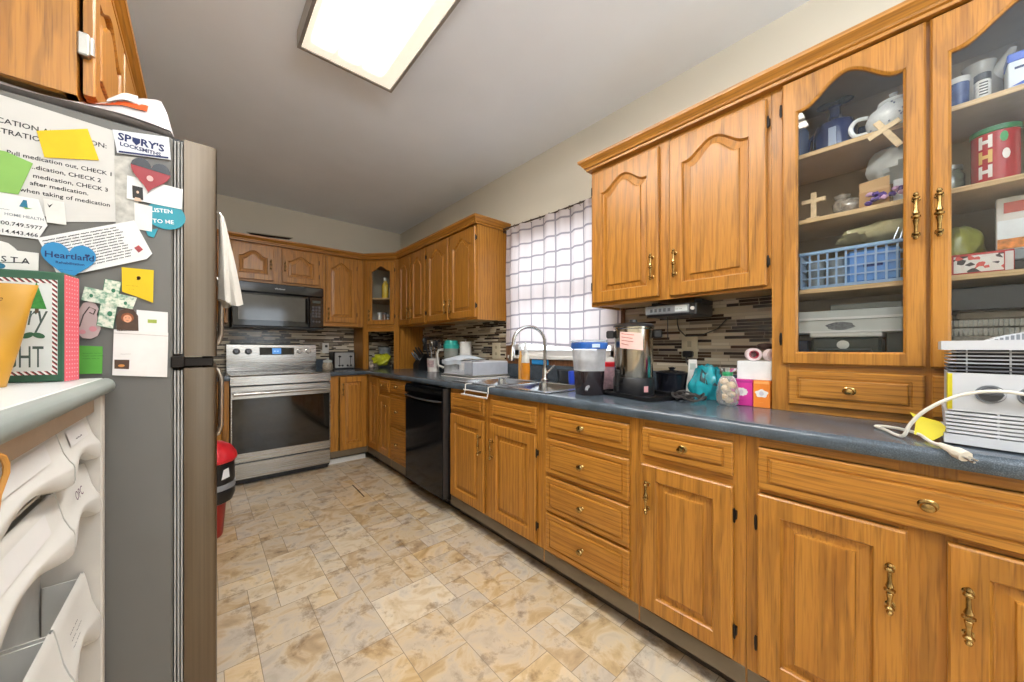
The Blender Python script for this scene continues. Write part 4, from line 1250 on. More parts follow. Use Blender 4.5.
# locksmith magnet
r, y = sheet('magnet', 'white locksmith magnet with navy lettering at the top corner of the fridge side', 'magnet', px((112.8, 130.3), (169, 138), (171, 160.5), (117.5, 153.5)), plain('magnet_white', 'D5D6DB', 0.4), layer=3, thick=.0015)
p0, p1 = fpt(113, 131), fpt(170, 160)
words(r, y, [('SP', .0235, fpt(118, 140)[0], fpt(140, 146)[1]+.001, -1.5), ("RY'S", .0235, fpt(140.5, 140)[0], fpt(140, 146)[1], -1.5), ('LOCKSMITHS', .0122, fpt(120, 150)[0], fpt(140, 151.5)[1]+.001, -1.5), ('-----  ------', .0050, fpt(131, 150)[0], fpt(140, 155.2)[1]-.001, -1.5)], INKN, bold=.03)
m = MB(); c0 = fpt(136.5, 142.5); s_ = .0085
m.prism([(c0[0]-s_*.8, c0[1]+s_), (c0[0]+s_*.8, c0[1]+s_), (c0[0]+s_*.8, c0[1]-.1*s_), (c0[0], c0[1]-1.1*s_), (c0[0]-s_*.8, c0[1]-.1*s_)], y-.0006, y-.0001, 'xz'); m.build('shield_mark', INKN, r)
m = MB(); q = px((119, 153.1), (168.5, 159.4), (168.6, 157.8), (119, 151.4)); m.prism([(a_, b_+.0) for a_, b_ in q], y-.0005, y-.0001, 'xz'); m.build('rule', INKN, r)
# grey picture strip under it
r, y = sheet('photo_strip', 'faded grey strip of pictures below the locksmith magnet', 'photo', px((114.5, 156), (139.5, 158), (138, 226), (116, 224)), plain('faded_picture', 'B9B6AE', 0.6, var=.25, scale=60), layer=2)
r, y = sheet('paper_slip', 'small blank white paper slip under the photo strip, beside the teal magnet', 'paper', px((134.5, 203), (152.5, 207), (152, 232), (135, 229)), plain('slip_white', 'DEDBD5', 0.8), layer=3)
r, y = sheet('card', 'white card with a tiny dark portrait, held under the red heart magnet', 'card', px((127.5, 176), (183, 190), (182, 210), (127, 199)), WHITEB, layer=4)
m = MB(); q = px((132.5, 186), (143, 188.5), (143.5, 201), (133, 198.5)); m.prism(q, y-.0006, y-.0001, 'xz'); m.build('portrait', plain('portrait_dark', '2E2A28', 0.6, var=.3, scale=90), r)
m = MB(); m.prism(ell(fpt(138, 193)[0], fpt(138, 193)[1], .0022, .0032), y-.0012, y-.0006, 'xz'); m.prism([(x_, z_) for x_, z_ in px((134.5, 201.2), (135.5, 198), (140.5, 199), (142, 202.5))], y-.0012, y-.0006, 'xz'); m.build('portrait_face', plain('skin_print', 'D9B79E', 0.7), r)
hc = fpt(150.5, 178.5)
r, y = sheet('heart_magnet', 'red and black heart magnet holding up a small white card', 'magnet', heart(hc[0], hc[1], .072, .080, rot=-.10), plain('heart_red', '98070F', 0.3, coat=.1), layer=6, thick=.003)
m = MB(); hp = heart(hc[0], hc[1], .072, .080, rot=-.10); hp2 = [p for p in hp if p[1] > hc[1]+.012-.10*(p[0]-hc[0])]
hp2.sort(key=lambda p: math.atan2(p[1]-hc[1]-.017, p[0]-hc[0]-.0005))
m.prism([(p[0], p[1]) for p in hp2], y-.0008, y-.0001, 'xz'); m.build('black_top', plain('heart_black', '1E1C1E', 0.2), r)
m = MB(); m.prism(ell(hc[0], hc[1]-.004, .0060, .0068), y-.0016, y-.0008, 'xz'); m.build('emblem', plain('emblem_pink', 'E0A9A4', 0.5), r)
tc_ = fpt(165.5, 216)
r, y = sheet('magnet', 'teal oval speech-bubble magnet with white handwriting', 'magnet', [p for p in ell(tc_[0]+.001, tc_[1], .038, .034, rot=.12)], plain('teal_card', '1F8FA1', 0.35), layer=2, thick=.002)
m = MB(); q = px((146, 231), (158, 229), (154, 238), (148, 236)); m.prism(q, y, y+.002, 'xz'); m.build('bubble_tail', plain('teal_card', '2AA3B5'), r)
words(r, y, [('LISTEN', .0135, fpt(151, 214)[0], fpt(160, 211.5)[1]-.005, 6), ('TO ME', .0135, fpt(153, 226)[0], fpt(160, 222)[1]-.005, 6)], INKW)
# home health card
r, y = sheet('business_card', 'home health card with two printed phone numbers, at the left edge of the fridge side', 'card', px((-22, 189), (39, 200), (48, 226), (38.5, 239.5), (-22, 232)), WHITEB, layer=3)
words(r, y, [('HOME HEALTH', .0078, fpt(5, 215)[0], fpt(20, 216.5)[1]-.002, -1), ('~-~~~', .0078, fpt(-6, 212)[0], fpt(5, 209)[1]-.003, -1)], plain('grey_ink', '7C8288', 0.8))
words(r, y, [('800.749.5977', .0112, fpt(-3, 224)[0], fpt(20, 225.5)[1]-.003, -1), ('614.443.466', .0112, fpt(-3, 232)[0], fpt(20, 233)[1]-.004, -1)], INK)
m = MB(); m.prism(px((20, 207), (24, 200.5), (27.5, 201), (28.5, 208.5)), y-.0007, y-.0001, 'xz'); m.prism(px((24, 207.5), (33, 209.5), (26, 209.6)), y-.001, y-.0002, 'xz', mi=1); m.build('logo', [plain('logo_teal', '1F6E8C', 0.6), plain('logo_green', '7FAE4C', 0.6)], r)
r, y = sheet('card', 'small white card with a black tick, between the phone card and the instruction sheet', 'card', px((44, 199), (65, 203), (67, 225.5), (47.5, 223)), plain('slip_white', 'DEDBD5'), layer=4)
m = MB(); m.prism(px((48, 204), (50, 206.5), (53.5, 204.6), (50.2, 208.3)), y-.0007, y-.0001, 'xz'); m.build('tick', INK, r)
# handwritten letter
q = px((38.5, 238.5), (134.5, 221), (152.5, 254), (147, 259.5), (60, 278))
r, y = sheet('handwritten_letter', 'white handwritten letter slanting across the fridge side, red stamp in its corner', 'letter', q, WHITEB, layer=5)
A_, B_ = fpt(38.5, 238.5), fpt(134.5, 221); ang = math.degrees(math.atan2(B_[1]-A_[1], B_[0]-A_[0])); rn = random.Random(5); m = MB()
lines_ = ['~-~~ ~~~ -~~~ ~-~ ~~~~ ~- ~~', '~~~ ~-~~~ ~~ ~~~- ~~ -~~~ ~~', '~~ -~~~~ ~~~ ~-~~ ~~~~ ~~ ~-~', '~-~~~ ~~ ~~~ -~~ ~~~~ ~-~ ~~', '~~~ ~~-~ ~~~ ~~ ~-~~~ ~~~ ~~', '~-~~ ~~~~ ~-~ ~~ -~~~ ~~~ ~-']
for i, t in enumerate(lines_+lines_[::-1]):
    u0, v0 = 44+i*1.6, 240.5+i*2.75; p0 = fpt(u0, v0+2.5)
    m.text(t, .0096, Matrix.Translation((p0[0], y-.0004, p0[1])) @ Matrix.Rotation(PI/2, 4, 'X') @ Matrix.Rotation(math.radians(ang), 4, 'Z'), shear=.25, sx=.95, bold=.04)
m.build('handwriting', INK, r, smooth=False)
m = MB(); c0 = fpt(139, 249.5); m.prism([(c0[0]-.008, c0[1]+.001), (c0[0], c0[1]+.009), (c0[0]+.008, c0[1]), (c0[0], c0[1]-.009)], y-.0007, y-.0001, 'xz'); m.build('red_stamp', plain('stamp_red', 'A4474A', 0.7, var=.3, scale=200), r)
hc = fpt(70.5, 263.5)
r, y = sheet('heart_magnet', 'wide blue heart magnet with dark lettering, overlapping the handwritten letter', 'magnet', heart(hc[0], hc[1], .0815, .083), plain('heart_blue', '2583B8', 0.3), layer=7, thick=.002)
words(r, y, [('Heartland', .0185, hc[0]-.036, hc[1]+.008, 0), ('Rehabilitation', .0078, hc[0]-.020, hc[1]-.004, 0), ('---- --- -----', .0045, hc[0]-.015, hc[1]-.018, 0)], INKN)
m = MB(); m.prism(heart(fpt(88.5, 257)[0], fpt(88.5, 257)[1], .008, .0075), y-.0006, y-.0001, 'xz'); m.build('small_heart', INKN, r)
# arched white sign
q = px((-20, 242), (-8, 241))+px((2, 241.5), (9, 243.5), (15, 248), (18, 251), (39.5, 253.5), (39, 271), (-20, 268))
r, y = sheet('sign_card', 'white arched card with large spaced capitals above the gift box', 'card', q, plain('cream_card', 'DFDCD6', 0.6), layer=3)
words(r, y, [('V I S T A', .0165, fpt(-17, 258)[0], fpt(12, 260)[1]-.005, -.5)], INK)
m = MB(); m.prism(px((-10, 262.2), (29, 262.8), (29, 263.4), (-10, 262.8)), y-.0006, y-.0001, 'xz'); m.build('rule', INK, r)
m = MB(); m.prism(ell(fpt(0, 266)[0], fpt(0, 266)[1], .008, .006), y-.0006, y-.0001, 'xz'); m.build('blue_dot', plain('logo_teal', '1F6E8C'), r)
# banknotes folded to a cross
m_, nt, b = new_mat('banknote_print')
n = node(nt, 'ShaderNodeTexNoise'); n.inputs['Scale'].default_value = 130; n.inputs['Detail'].default_value = 4
nt.links.new(mapped(nt, (1, 1, 1)), n.inputs['Vector'])
rp = ramp(nt, [(.38, lin('7FA48A')), (.5, lin('C9D3BE')), (.62, lin('E3E2D2'))]); nt.links.new(n.outputs['Fac'], rp.inputs['Fac']); nt.links.new(rp.outputs['Color'], b.inputs['Base Color']); b.inputs['Roughness'].default_value = .8
q1 = px((106, 279.5), (121.5, 282.5), (113.5, 328.5), (97.5, 325.5)); q2 = px((85.5, 287), (137.5, 298), (133, 309.5), (82, 300.5))
r, y = sheet('banknote_cross', 'green banknotes folded into a cross, on the fridge side right of the gift box', 'ornament', q1, MATS['banknote_print'], layer=5)
m = MB().prism(q2, y-.0012, y-.0001, 'xz'); m.build('cross_bar', MATS['banknote_print'], r, smooth=False)
m = MB()
for (c0u, c0v, s_) in ((110.5, 314, 1), (114, 291, .8), (92, 296, .7), (126, 303.5, .7)): m.prism(ell(*fpt(c0u, c0v), .0042*s_, .006*s_), y-.0017, y-.0012, 'xz')
m.build('seal', plain('seal_green', '3E7C5B', 0.8), r)
for nm, q in (('edge', q1),):
    m = MB()
    for i in range(4):
        (xa, za), (xb, zb) = q[i], q[(i+1) % 4]; d = Vector((xb-xa, 0, zb-za)); d.normalize(); nn = Vector((-d.z, 0, d.x))*.0009
        m.prism([(xa, za), (xb, zb), (xb+nn.x, zb+nn.z), (xa+nn.x, za+nn.z)], y-.0004, y-.0001, 'xz')
    m.build('note_edge', plain('seal_green', '3E7C5B'), r)
# yellow card
r, y = sheet('card', 'bright yellow card with a small dark emblem, right of the banknote cross', 'card', px((122, 267.5), (154, 270.5), (153.2, 303), (136, 296.5), (122.5, 292)), S_YEL, layer=4)
m = MB(); c0 = fpt(139, 278); m.prism(ell(c0[0], c0[1], .0035, .0036), y-.0006, y-.0001, 'xz').prism([(c0[0]-.0035, c0[1]-.006), (c0[0]+.001, c0[1]-.006), (c0[0]+.004, c0[1]), (c0[0]-.002, c0[1]+.003)], y-.0006, y-.0001, 'xz'); m.build('emblem', plain('emblem_brown', '5A3A14', 0.7), r)
words(r, y, [('~~-~~ ~-~~~ ~~', .0030, fpt(126, 285)[0], fpt(135, 286.5)[1], -1), ('--- -- -----', .0026, fpt(129, 289)[0], fpt(135, 290)[1], -1)], plain('emblem_brown', '5A3A14'))
# child's photo print, white card, white note
q = px((117.5, 331), (116.5, 317), (120, 311), (127, 308.5), (134, 310), (138.5, 316), (139, 331))
r, y = sheet('photo_print', 'small rounded photo print of a smiling child with reddish hair, below the yellow card', 'photo', q, plain('photo_brown', '4A3426', 0.4, var=.2, scale=90), layer=6)
c0 = fpt(128, 318.5)
m = MB().prism(ell(c0[0], c0[1]+.0015, .0108, .0112), y-.0005, y-.0001, 'xz'); m.build('printed_hair', plain('hair_auburn', '8A4B24', 0.6, var=.25, scale=200), r)
m = MB().prism(ell(c0[0], c0[1]-.001, .0072, .0090), y-.0009, y-.0005, 'xz'); m.build('printed_face', plain('face_print', 'E2A07A', 0.6), r)
m = MB()
for dx in (-.0028, .0028): m.prism(ell(c0[0]+dx, c0[1]+.001, .0010, .0008), y-.0012, y-.0009, 'xz')
m.prism([(c0[0]-.003, c0[1]-.0042), (c0[0], c0[1]-.0056), (c0[0]+.003, c0[1]-.0042), (c0[0], c0[1]-.0046)], y-.0012, y-.0009, 'xz'); m.build('printed_features', plain('feature_brown', '4A241A', 0.7), r)
r, y = sheet('card', 'white card with a small green mark, tucked beside the child photo', 'card', px((137, 310), (168, 312.5), (168, 334), (137, 332)), WHITEB, layer=5)
m = MB(); m.prism(px((148, 319.5), (157, 320), (157, 323.4), (148, 323)), y-.0006, y-.0001, 'xz'); m.build('mark', plain('olive_mark', '9CAB4E', 0.7), r)
r, y = sheet('paper_note', 'square white paper note with a tiny picture, lowest on the fridge side', 'paper', px((114.5, 329.5), (168.5, 333), (167.3, 377), (112.8, 375)), plain('note_white', 'E3DFDA', 0.8), layer=6)
m = MB(); q = px((115, 359.5), (130, 359.8), (129.5, 369), (115, 368.5)); m.prism(q, y-.0006, y-.0001, 'xz'); m.prism(ell(*fpt(122, 365.5), .0055, .0032), y-.001, y-.0006, 'xz', mi=1); m.build('picture', [plain('photo_brown', '4A3426'), plain('food_orange', 'C98B4A', 0.7)], r)
words(r, y, [('~-~~', .0085, fpt(121, 353)[0], fpt(121, 355)[1], 0)], plain('pale_ink', 'B5AFA8', 0.8))
m = MB(); m.prism(px((114.6, 332.8), (168.4, 336), (168.4, 336.5), (114.6, 333.3)), y-.0004, y-.0001, 'xz'); m.build('fold', plain('pale_ink', 'B5AFA8'), r)
# pale animal-shaped magnet and green card near the gift box
q = px((84, 303), (90, 301.5), (96, 304), (99, 309), (97, 314.5), (100, 321), (101, 329), (98, 336), (91, 339), (83, 338), (77, 332), (76, 318), (80, 309))
r, y = sheet('magnet', 'pale pink curly magnet half hidden behind the gift box', 'magnet', q, plain('pink_grey', 'C5A9A6', 0.6, var=.1), layer=3, thick=.002)
m = MB(); pts = [(fpt(*p)[0], y-.0004, fpt(*p)[1]) for p in ((80, 327), (84, 315), (90, 307), (96, 310), (94, 314.5), (90, 312.5))]; m.tube(pts, .0011, 6); m.build('dark_curl', plain('curl_brown', '4E3F3B', 0.7), r)
m = MB(); m.prism(ell(*fpt(93.5, 329), .006, .0062), y-.0006, y-.0001, 'xz').prism(ell(*fpt(83, 332), .005, .005), y-.0006, y-.0001, 'xz'); m.build('pink_patch', plain('patch_pink', 'D98F96', 0.6), r)
r, y = sheet('card', 'green printed card low on the fridge side, right of the pink box edge', 'card', px((76, 345.5), (103, 346.5), (102.5, 373.5), (76, 374)), plain('card_green', '5CA63C', 0.7, var=.1), layer=3)
words(r, y, [('~~-~~ ~-~~\n~~~ -~~ ~~~\n~-~~ ~~ ~', .0060, fpt(83, 352)[0], fpt(83, 354)[1], 0)], plain('deep_green_ink', '2F6B2A', 0.8))

# ------------------------------------------------------------------ on top of the fridge and beside it
bag = MB()
def bagf(u, v):
    x = lerp(-.70, -.062, u); y = lerp(1.152, 1.60, v)
    e = min(1, 9*u, 38*(1-u))*min(1, 30*v, 8*(1-v))
    h = .014+.004*math.sin(u*9+v*4)+.003*math.sin(u*23+v*7+1)+.002*math.sin(v*31+u*11)
    h += .060*min(1, max(0, (x+.205)/.09))**1.2+.006*math.sin(u*60+v*9)*max(0, min(1, (x+.2)/.05))
    return (x+.006*math.sin(v*17), y+.01*math.sin(u*13), FZ+.013+max(.001, h*min(1, e+.05)))
def bagf2(u, v):
    p = bagf(u, v); return (p[0], p[1], FZ+.0125)
bag.grid(bagf, 60, 24).grid(bagf2, 60, 24)
r = thing('plastic_bag', 'crumpled white plastic bag with an orange print lying on top of the fridge', 'bag', (-.38, 1.4, FZ))
bag.build('bag', plain('thin_white_plastic', 'C9C2C2', 0.3, var=.05), r)
m = MB(); m.recalc = False
nn = 14
def lab(u, v):
    p = bagf(lerp(.76, .93, u), lerp(.012, .34, v)); return (p[0]+.0005, p[1]-.0015, p[2]+.0016)
m.grid(lab, 14, 8); ob = m.build('printed_patch', plain('orange_print', 'D2551F', 0.5, var=.12), r)
m = MB()
def lab2(u, v):
    p = bagf(lerp(.82, .90, u), lerp(.02, .10, v)); return (p[0]+.0005, p[1]-.0030, p[2]+.0028)
m.grid(lab2, 10, 6); m.build('white_window', WHITEB, r)

tw = thing('dish_towel', 'white dish towel hanging from the freezer door handle', 'towel', (.085, 1.72, 1.31))
def twf(u, v):
    a = 2*PI*u; t = 1-v                       # t: 0 at the hook, 1 at the hem
    w_ = .008+.034*t**.8; d_ = .006+.075*t**.7
    fold = 1+.22*math.sin(3*a+1.0+2*t)*min(1, t*2)+.10*math.sin(7*a+3*t)*t
    hem = .024*math.sin(a*2+.6)*t
    return (.064+.028*t+w_*.85*fold*math.cos(a), 1.690+d_*.8*fold*math.sin(a), 1.672-.350*t+hem*.5)
m = MB(); m.grid(twf, 40, 20, closed_u=True)
m.build('cloth', plain('white_terry', 'C4C0B8', 0.95, var=.03, scale=300, bump=.5), tw)
m = MB().tube([(.040, 1.690, 1.676), (.056, 1.690, 1.682), (.066, 1.690, 1.670), (.062, 1.690, 1.655)], .003, 8); m.build('hook', CHROME, tw)

tb = thing('trash_bin', 'red trash bin with a domed red lid and black liner, standing past the fridge', 'trash bin', (.045, 2.62, 0))
bx, by = .045, 2.62
MB().lathe([(.058, 0), (.062, .01), (.088, .30), (.090, .31)], (bx, by, 0), seg=28).build('body', plain('bin_red', '9A2A25', 0.35), tb)
m = MB(); m.lathe([(.092, .21), (.112, .22), (.126, .26), (.124, .295), (.118, .31), (.124, .35), (.122, .455), (.112, .465)], (bx, by, 0), seg=28)
lin_ = m.build('liner', plain('black_liner', '1C1D20', 0.3, var=.2, scale=40), tb)
m = MB(); m.lathe([(.123, .298), (.127, .300), (.127, .330), (.123, .332)], (bx, by, 0), seg=28); m.build('grey_band', GREYP, tb)
m = MB(); m.lathe([(.118, .455), (.130, .46), (.137, .475), (.130, .505), (.104, .545), (.062, .568), (.02, .578), (0, .579)], (bx, by, 0), seg=28); m.build('lid', plain('lid_red', 'D62A33', 0.3), tb)
m = MB(); m.prism([(bx+.05, .365), (bx+.09, .38), (bx+.085, .43), (bx+.06, .42)], by-.118, by-.104, 'xz'); m.build('white_print', INKW, tb)

# ------------------------------------------------------------------ on the white unit
GA = Vector((-.2168, 1.040, 0))                  # near right corner; the box stands turned a little
GM = Matrix.Translation(GA) @ Matrix.Rotation(math.radians(-13.7), 4, 'Z')
GW, GD = .232, .0480
gz0, gz1 = UZT+.001, 1.296
_gc = GM @ Vector((-GW/2, GD/2, gz0))
gb = thing('gift_box', 'green Christmas gift box with striped border and pink dotted side, standing on the white unit', 'gift box', tuple(_gc), math.radians(-13.7))
MB(GM).box(-GW, 0, 0, GD, gz0, gz1, .002).build('box', plain('box_green', '35604A', 0.5), gb)
m_, nt, b = new_mat('pink_dots')
g_ = node(nt, 'ShaderNodeTexCoord'); mp = node(nt, 'ShaderNodeMapping'); mp.inputs['Scale'].default_value = (1/.0085,)*3; nt.links.new(g_.outputs['Object'], mp.inputs['Vector'])
vo = node(nt, 'ShaderNodeTexVoronoi'); vo.inputs['Scale'].default_value = 1.0; vo.inputs['Randomness'].default_value = 0.0; nt.links.new(mp.outputs[0], vo.inputs['Vector'])
rp = ramp(nt, [(.26, lin('F3C9CC')), (.34, lin('E0626F'))]); nt.links.new(vo.outputs['Distance'], rp.inputs['Fac']); nt.links.new(rp.outputs['Color'], b.inputs['Base Color']); b.inputs['Roughness'].default_value = .6
MB(GM).box(.0002, .0008, .001, GD-.001, gz0, gz1-.004).build('side_face', MATS['pink_dots'], gb)
MB(GM).box(-GW+.014, -.009, -.0008, -.0001, gz0+.014, gz1-.016).build('front_panel', plain('panel_pale', 'DDE2DF', 0.6), gb)
m_, nt, b = new_mat('candy_stripe')
g_ = node(nt, 'ShaderNodeTexCoord'); sp = node(nt, 'ShaderNodeSeparateXYZ'); nt.links.new(g_.outputs['Object'], sp.inputs[0])
ad = node(nt, 'ShaderNodeMath', operation='ADD'); nt.links.new(sp.outputs['X'], ad.inputs[0]); nt.links.new(sp.outputs['Z'], ad.inputs[1])
mu = node(nt, 'ShaderNodeMath', operation='MULTIPLY'); mu.inputs[1].default_value = 105; nt.links.new(ad.outputs[0], mu.inputs[0])
fc = node(nt, 'ShaderNodeMath', operation='FRACT'); nt.links.new(mu.outputs[0], fc.inputs[0])
rp = ramp(nt, [(0, lin('EFEDEA')), (.48, lin('A5333A')), (.74, lin('2F3A34'))]); rp.color_ramp.interpolation = 'CONSTANT'
nt.links.new(fc.outputs[0], rp.inputs['Fac']); nt.links.new(rp.outputs['Color'], b.inputs['Base Color']); b.inputs['Roughness'].default_value = .6
m = MB(GM); e = .0072; a0, a1, c0, c1 = -GW+.014, -.009, gz0+.014, gz1-.016
for (p, q, s_, t) in ((a0, a1, c0, c0+e), (a0, a1, c1-e, c1), (a0, a0+e, c0+e, c1-e), (a1-e, a1, c0+e, c1-e)): m.box(p, q, -.0014, -.0008, s_, t)
m.build('striped_border', MATS['candy_stripe'], gb)
m = MB(GM); yy = -.0012
m.text('Merry', .062, TX(-.106, yy, 1.190), shear=.25, sx=.52).text('&', .026, TX(-.078, yy, 1.164), sx=.7).text('BRIGHT', .060, TX(-.122, yy, 1.108), sx=.45)
m.each('lettering', plain('slate_green_ink', '4A5A55', 0.8), gb)
m = MB(GM); tx, tz = -.036, 1.222
m.prism([(tx-.016, tz), (tx+.012, tz), (tx-.002, tz+.052)], -.0016, -.0008, 'xz'); m.prism([(tx-.004, tz-.008), (tx+.001, tz-.008), (tx+.001, tz), (tx-.004, tz)], -.0016, -.0008, 'xz', mi=1)
m.build('tree_picture', [plain('tree_green', '3C8A3E', 0.6, var=.25, scale=120), plain('trunk_brown', '5A4634', 0.7)], gb)
m = MB(GM)
for dx, rot in ((-.008, .5), (.007, -.35)): m.prism(ell(-.042+dx, 1.170, .009, .005, rot=rot), -.0016, -.0008, 'xz')
m.build('holly_picture', plain('holly_green', '3F6A4E', 0.6), gb)

# golden snack bag standing open in front of the box
sb = thing('snack_bag', 'golden yellow snack bag with dark lettering, leaning at the left edge on the white unit', 'bag', (-.345, .955, UZT+.001))
bz0 = UZT+.001
xr_t, xr_b = onY(36, 286, .945).x, onY(3, 384, .945).x
ztop = onY(36, 286, .945).z
def sbf(u, v):
    a = 2*PI*u; xr = lerp(xr_b, xr_t, v); xl = lerp(-.43, -.455, v)
    cx_, rx = (xl+xr)/2, (xr-xl)/2; ry = lerp(.034, .006, v**1.5)
    ca_ = math.cos(a); sx_ = math.copysign(abs(ca_)**.45, ca_)
    return (cx_+rx*sx_, .958+ry*math.sin(a)+.003*math.sin(9*v+4*ca_), bz0+(ztop-bz0+.003*sx_)*v)
m = MB(); m.grid(sbf, 36, 14, closed_u=True); n0 = 0
m.f.append(tuple(range(36))[::-1]); m.mi.append(0); m.col.append(None)
m.build('bag', plain('gold_foil', 'C28F32', 0.4, var=.12, scale=10), sb)
m = MB(); yy = .9205
m.text('nature', .0125, TX(-.296, .9340, ztop-.030), shear=.3).text('S', .066, TX(-.297, .9255, ztop-.092)).text('Y', .050, TX(-.300, .9215, ztop-.140)); m.each('lettering', plain('bag_brown', '4A2E14', 0.7), sb)
m = MB(); m.prism(ell(-.277, 1.128, .010, .011), .918, .920, 'xz'); m.build('purple_mark', plain('bag_purple', '4C3560', 0.6), sb)

# ------------------------------------------------------------------ things on the worktop, from the back corner forwards
CT = ZT+.0006
# back run
g = thing('glass_jar', 'small glass jar of speckled contents between the range and the toaster', 'jar', (1.035, 3.72, CT))
MB().lathe([(.046, 0), (.050, .008), (.052, .05), (.046, .075), (.042, .082)], (1.035, 3.72, CT), seg=20).build('jar', plain('speckled_jar', 'A89A86', 0.15, var=.45, scale=70, coat=.8), g)
MB().lathe([(.044, .082), (.046, .086), (.046, .100), (.030, .108), (.012, .112), (.012, .124), (0, .126)], (1.035, 3.72, CT), seg=20).build('lid', plain('jar_lid_glass', 'C9CFCB', 0.1, coat=.8), g)
to = thing('toaster', 'silver and black four-slot toaster on the back worktop beside the corner nook', 'toaster', (1.215, 3.83, CT))
m = MB().box(1.105, 1.345, 3.775, 3.93, CT+.012, CT+.190, .016); m.box(1.115, 1.335, 3.78, 3.92, CT, CT+.012); m.build('body', BLACKP, to)
MB().box(1.122, 1.330, 3.766, 3.776, CT+.016, CT+.182, .004).build('front_panel', plain('toaster_silver', 'B9B9B7', 0.3, 0.7), to)
for x in (1.170, 1.287):
    m = MB().box(x-.003, x+.003, 3.7645, 3.767, CT+.055, CT+.150); sl = m.build('lever_slot', BLACKP, to)
    MB().box(x-.013, x+.013, 3.748, 3.7655, CT+.130, CT+.146, .003).build('lever', BLACKP, sl)
for x in (1.168, 1.200, 1.255, 1.290):
    MB().lathe([(.011, 0), (.010, .010), (0, .011)], (x, 3.7665, CT+.042), Matrix.Rotation(PI/2, 4, 'X'), 14).build('knob', BLACKP, to)
m = MB()
for x in (1.165, 1.285):
    for y in (3.82, 3.875): m.box(x-.045, x+.045, y-.009, y+.009, CT+.1895, CT+.191)
m.build('slots', BLKM, to)
ou = thing('wall_outlet', 'white wall outlet on the back mosaic, above the glass jar', 'outlet', (1.105, YB-.007, 1.10))
m = MB().box(1.070, 1.140, YB-.013, YB-.0065, 1.085, 1.200, .003); m.build('plate', WHITEP, ou)
m = MB().box(1.095, 1.122, YB-.030, YB-.0135, 1.150, 1.178, .004); m.build('black_plug', BLACKP, ou)
# nook contents
yb = thing('plastic_bag', 'crumpled yellow-green plastic bag inside the open corner nook', 'bag', (1.635, 3.735, CT))
MB().blob((1.635, 3.735, CT+.095), (.088, .070, .066), 3, .42, 40, 22, flat=-.0945).build('bag', plain('bag_lime', 'C9CC2E', 0.35, var=.18, scale=35, bump=.6), yb)
dk = MB().blob((1.755, 3.60, CT+.028), (.06, .055, .038), 5, .2, 24, 10, flat=-.0275); tag(dk.build('folded_cloth', plain('navy_cloth', '20242E', 0.9, var=.2)), 'dark navy cloth heaped in the corner nook under the yellow-green bag', 'cloth')
pk = MB().blob((1.535, 3.80, CT+.033), (.035, .035, .042), 8, .25, 20, 12, flat=-.0325); tag(pk.build('small_packet', plain('packet_print', 'C9B4A4', 0.5, var=.4, scale=60)), 'small pale printed packet at the left of the corner nook', 'packet')
tubm = MB().lathe([(.060, 0), (.068, .20), (.072, .205), (.072, .235), (0, .236)], (1.74, 3.90, CT), seg=20); tag(tubm.build('plastic_tub', plain('tub_grey', '8B949A', 0.4)), 'grey lidded plastic tub at the back of the corner nook', 'tub')
# glazed corner cupboard contents
def bottle(name, label, cat, x, y, z, r_, h, col, cap, group=None, neck=.45, rough=.2):
    t = thing(name, label, cat, (x, y, z), 0, group)
    MB().lathe([(r_*.9, 0), (r_, .006), (r_, h*.62), (r_*.85, h*.70), (r_*neck, h*.78), (r_*neck, h*.84)], (x, y, z), seg=16).build('body', plain('bottle_'+col, col, rough, var=.12, scale=60, coat=.3), t)
    MB().lathe([(r_*neck*1.15, h*.84), (r_*neck*1.15, h*.985), (0, h)], (x, y, z), seg=16).build('cap', plain('cap_'+cap, cap, 0.4), t)
    return t
zs1, zs2 = 1.7006, UZ0+.0026
G1 = 'bottles in the glazed corner cupboard'
bottle('sauce_bottle', 'tall yellow bottle on the upper shelf of the glazed corner cupboard', 'bottle', 1.625, 3.625, zs1, .037, .225, 'D8B63A', 'E8E4DA', G1)
bottle('spice_jar', 'white jar on the upper shelf of the glazed corner cupboard, right of the yellow bottle', 'jar', 1.685, 3.560, zs1, .042, .165, 'DADAD2', '5C666C', G1, .9)
bottle('spice_jar', 'slim white jar at the lower left of the glazed corner cupboard', 'jar', 1.575, 3.665, zs2, .024, .165, 'E3E1DC', 'D9D9D6', G1, .9)
bottle('spice_jar', 'brown jar in the lower middle of the glazed corner cupboard', 'jar', 1.618, 3.630, zs2, .026, .170, '8A6A58', '4A4A4E', G1, .9)
bottle('spice_jar', 'dark jar with a grey cap behind the cream bottle in the corner cupboard', 'jar', 1.668, 3.655, zs2, .025, .150, '5A5048', '9A9A9A', G1, .9)
bottle('spice_jar', 'tall cream jar at the lower right of the glazed corner cupboard', 'jar', 1.692, 3.555, zs2, .036, .225, 'D9D0A8', 'D9CFA0', G1, .95)
# right run, far end
kb = thing('knife_block', 'black block of black-handled knives beside the corner nook panel', 'knife block', (1.86, 3.20, CT))
R = Matrix.Translation((1.87, 3.20, CT)) @ Matrix.Rotation(-.55, 4, 'Y')
m = MB(Matrix.Translation((1.87, 3.19, CT)));
m.prism([(-.10, 0), (.06, 0), (.09, .12), (-.03, .17), (-.10, .06)], -.055, .055, 'xz'); m.build('block', BLACKP, kb)
for i in range(6):
    x = -.075+.018*(i % 3)*1.2; y = -.03+.055*(i//3)
    b0 = Vector((1.87+x, 3.19+y, CT+.075+(x+.10)*1.25)); dv = Vector((-.62, 0, .78))
    m = MB().tube([b0, b0+dv*.035, b0+dv*.085, b0+dv*.10], [.008, .010, .009, .006], 8); m.build('knife_handle', plain('handle_black', '222224', 0.3) if i % 3 else plain('handle_steel', 'B9B9BB', 0.25, 0.8), kb)
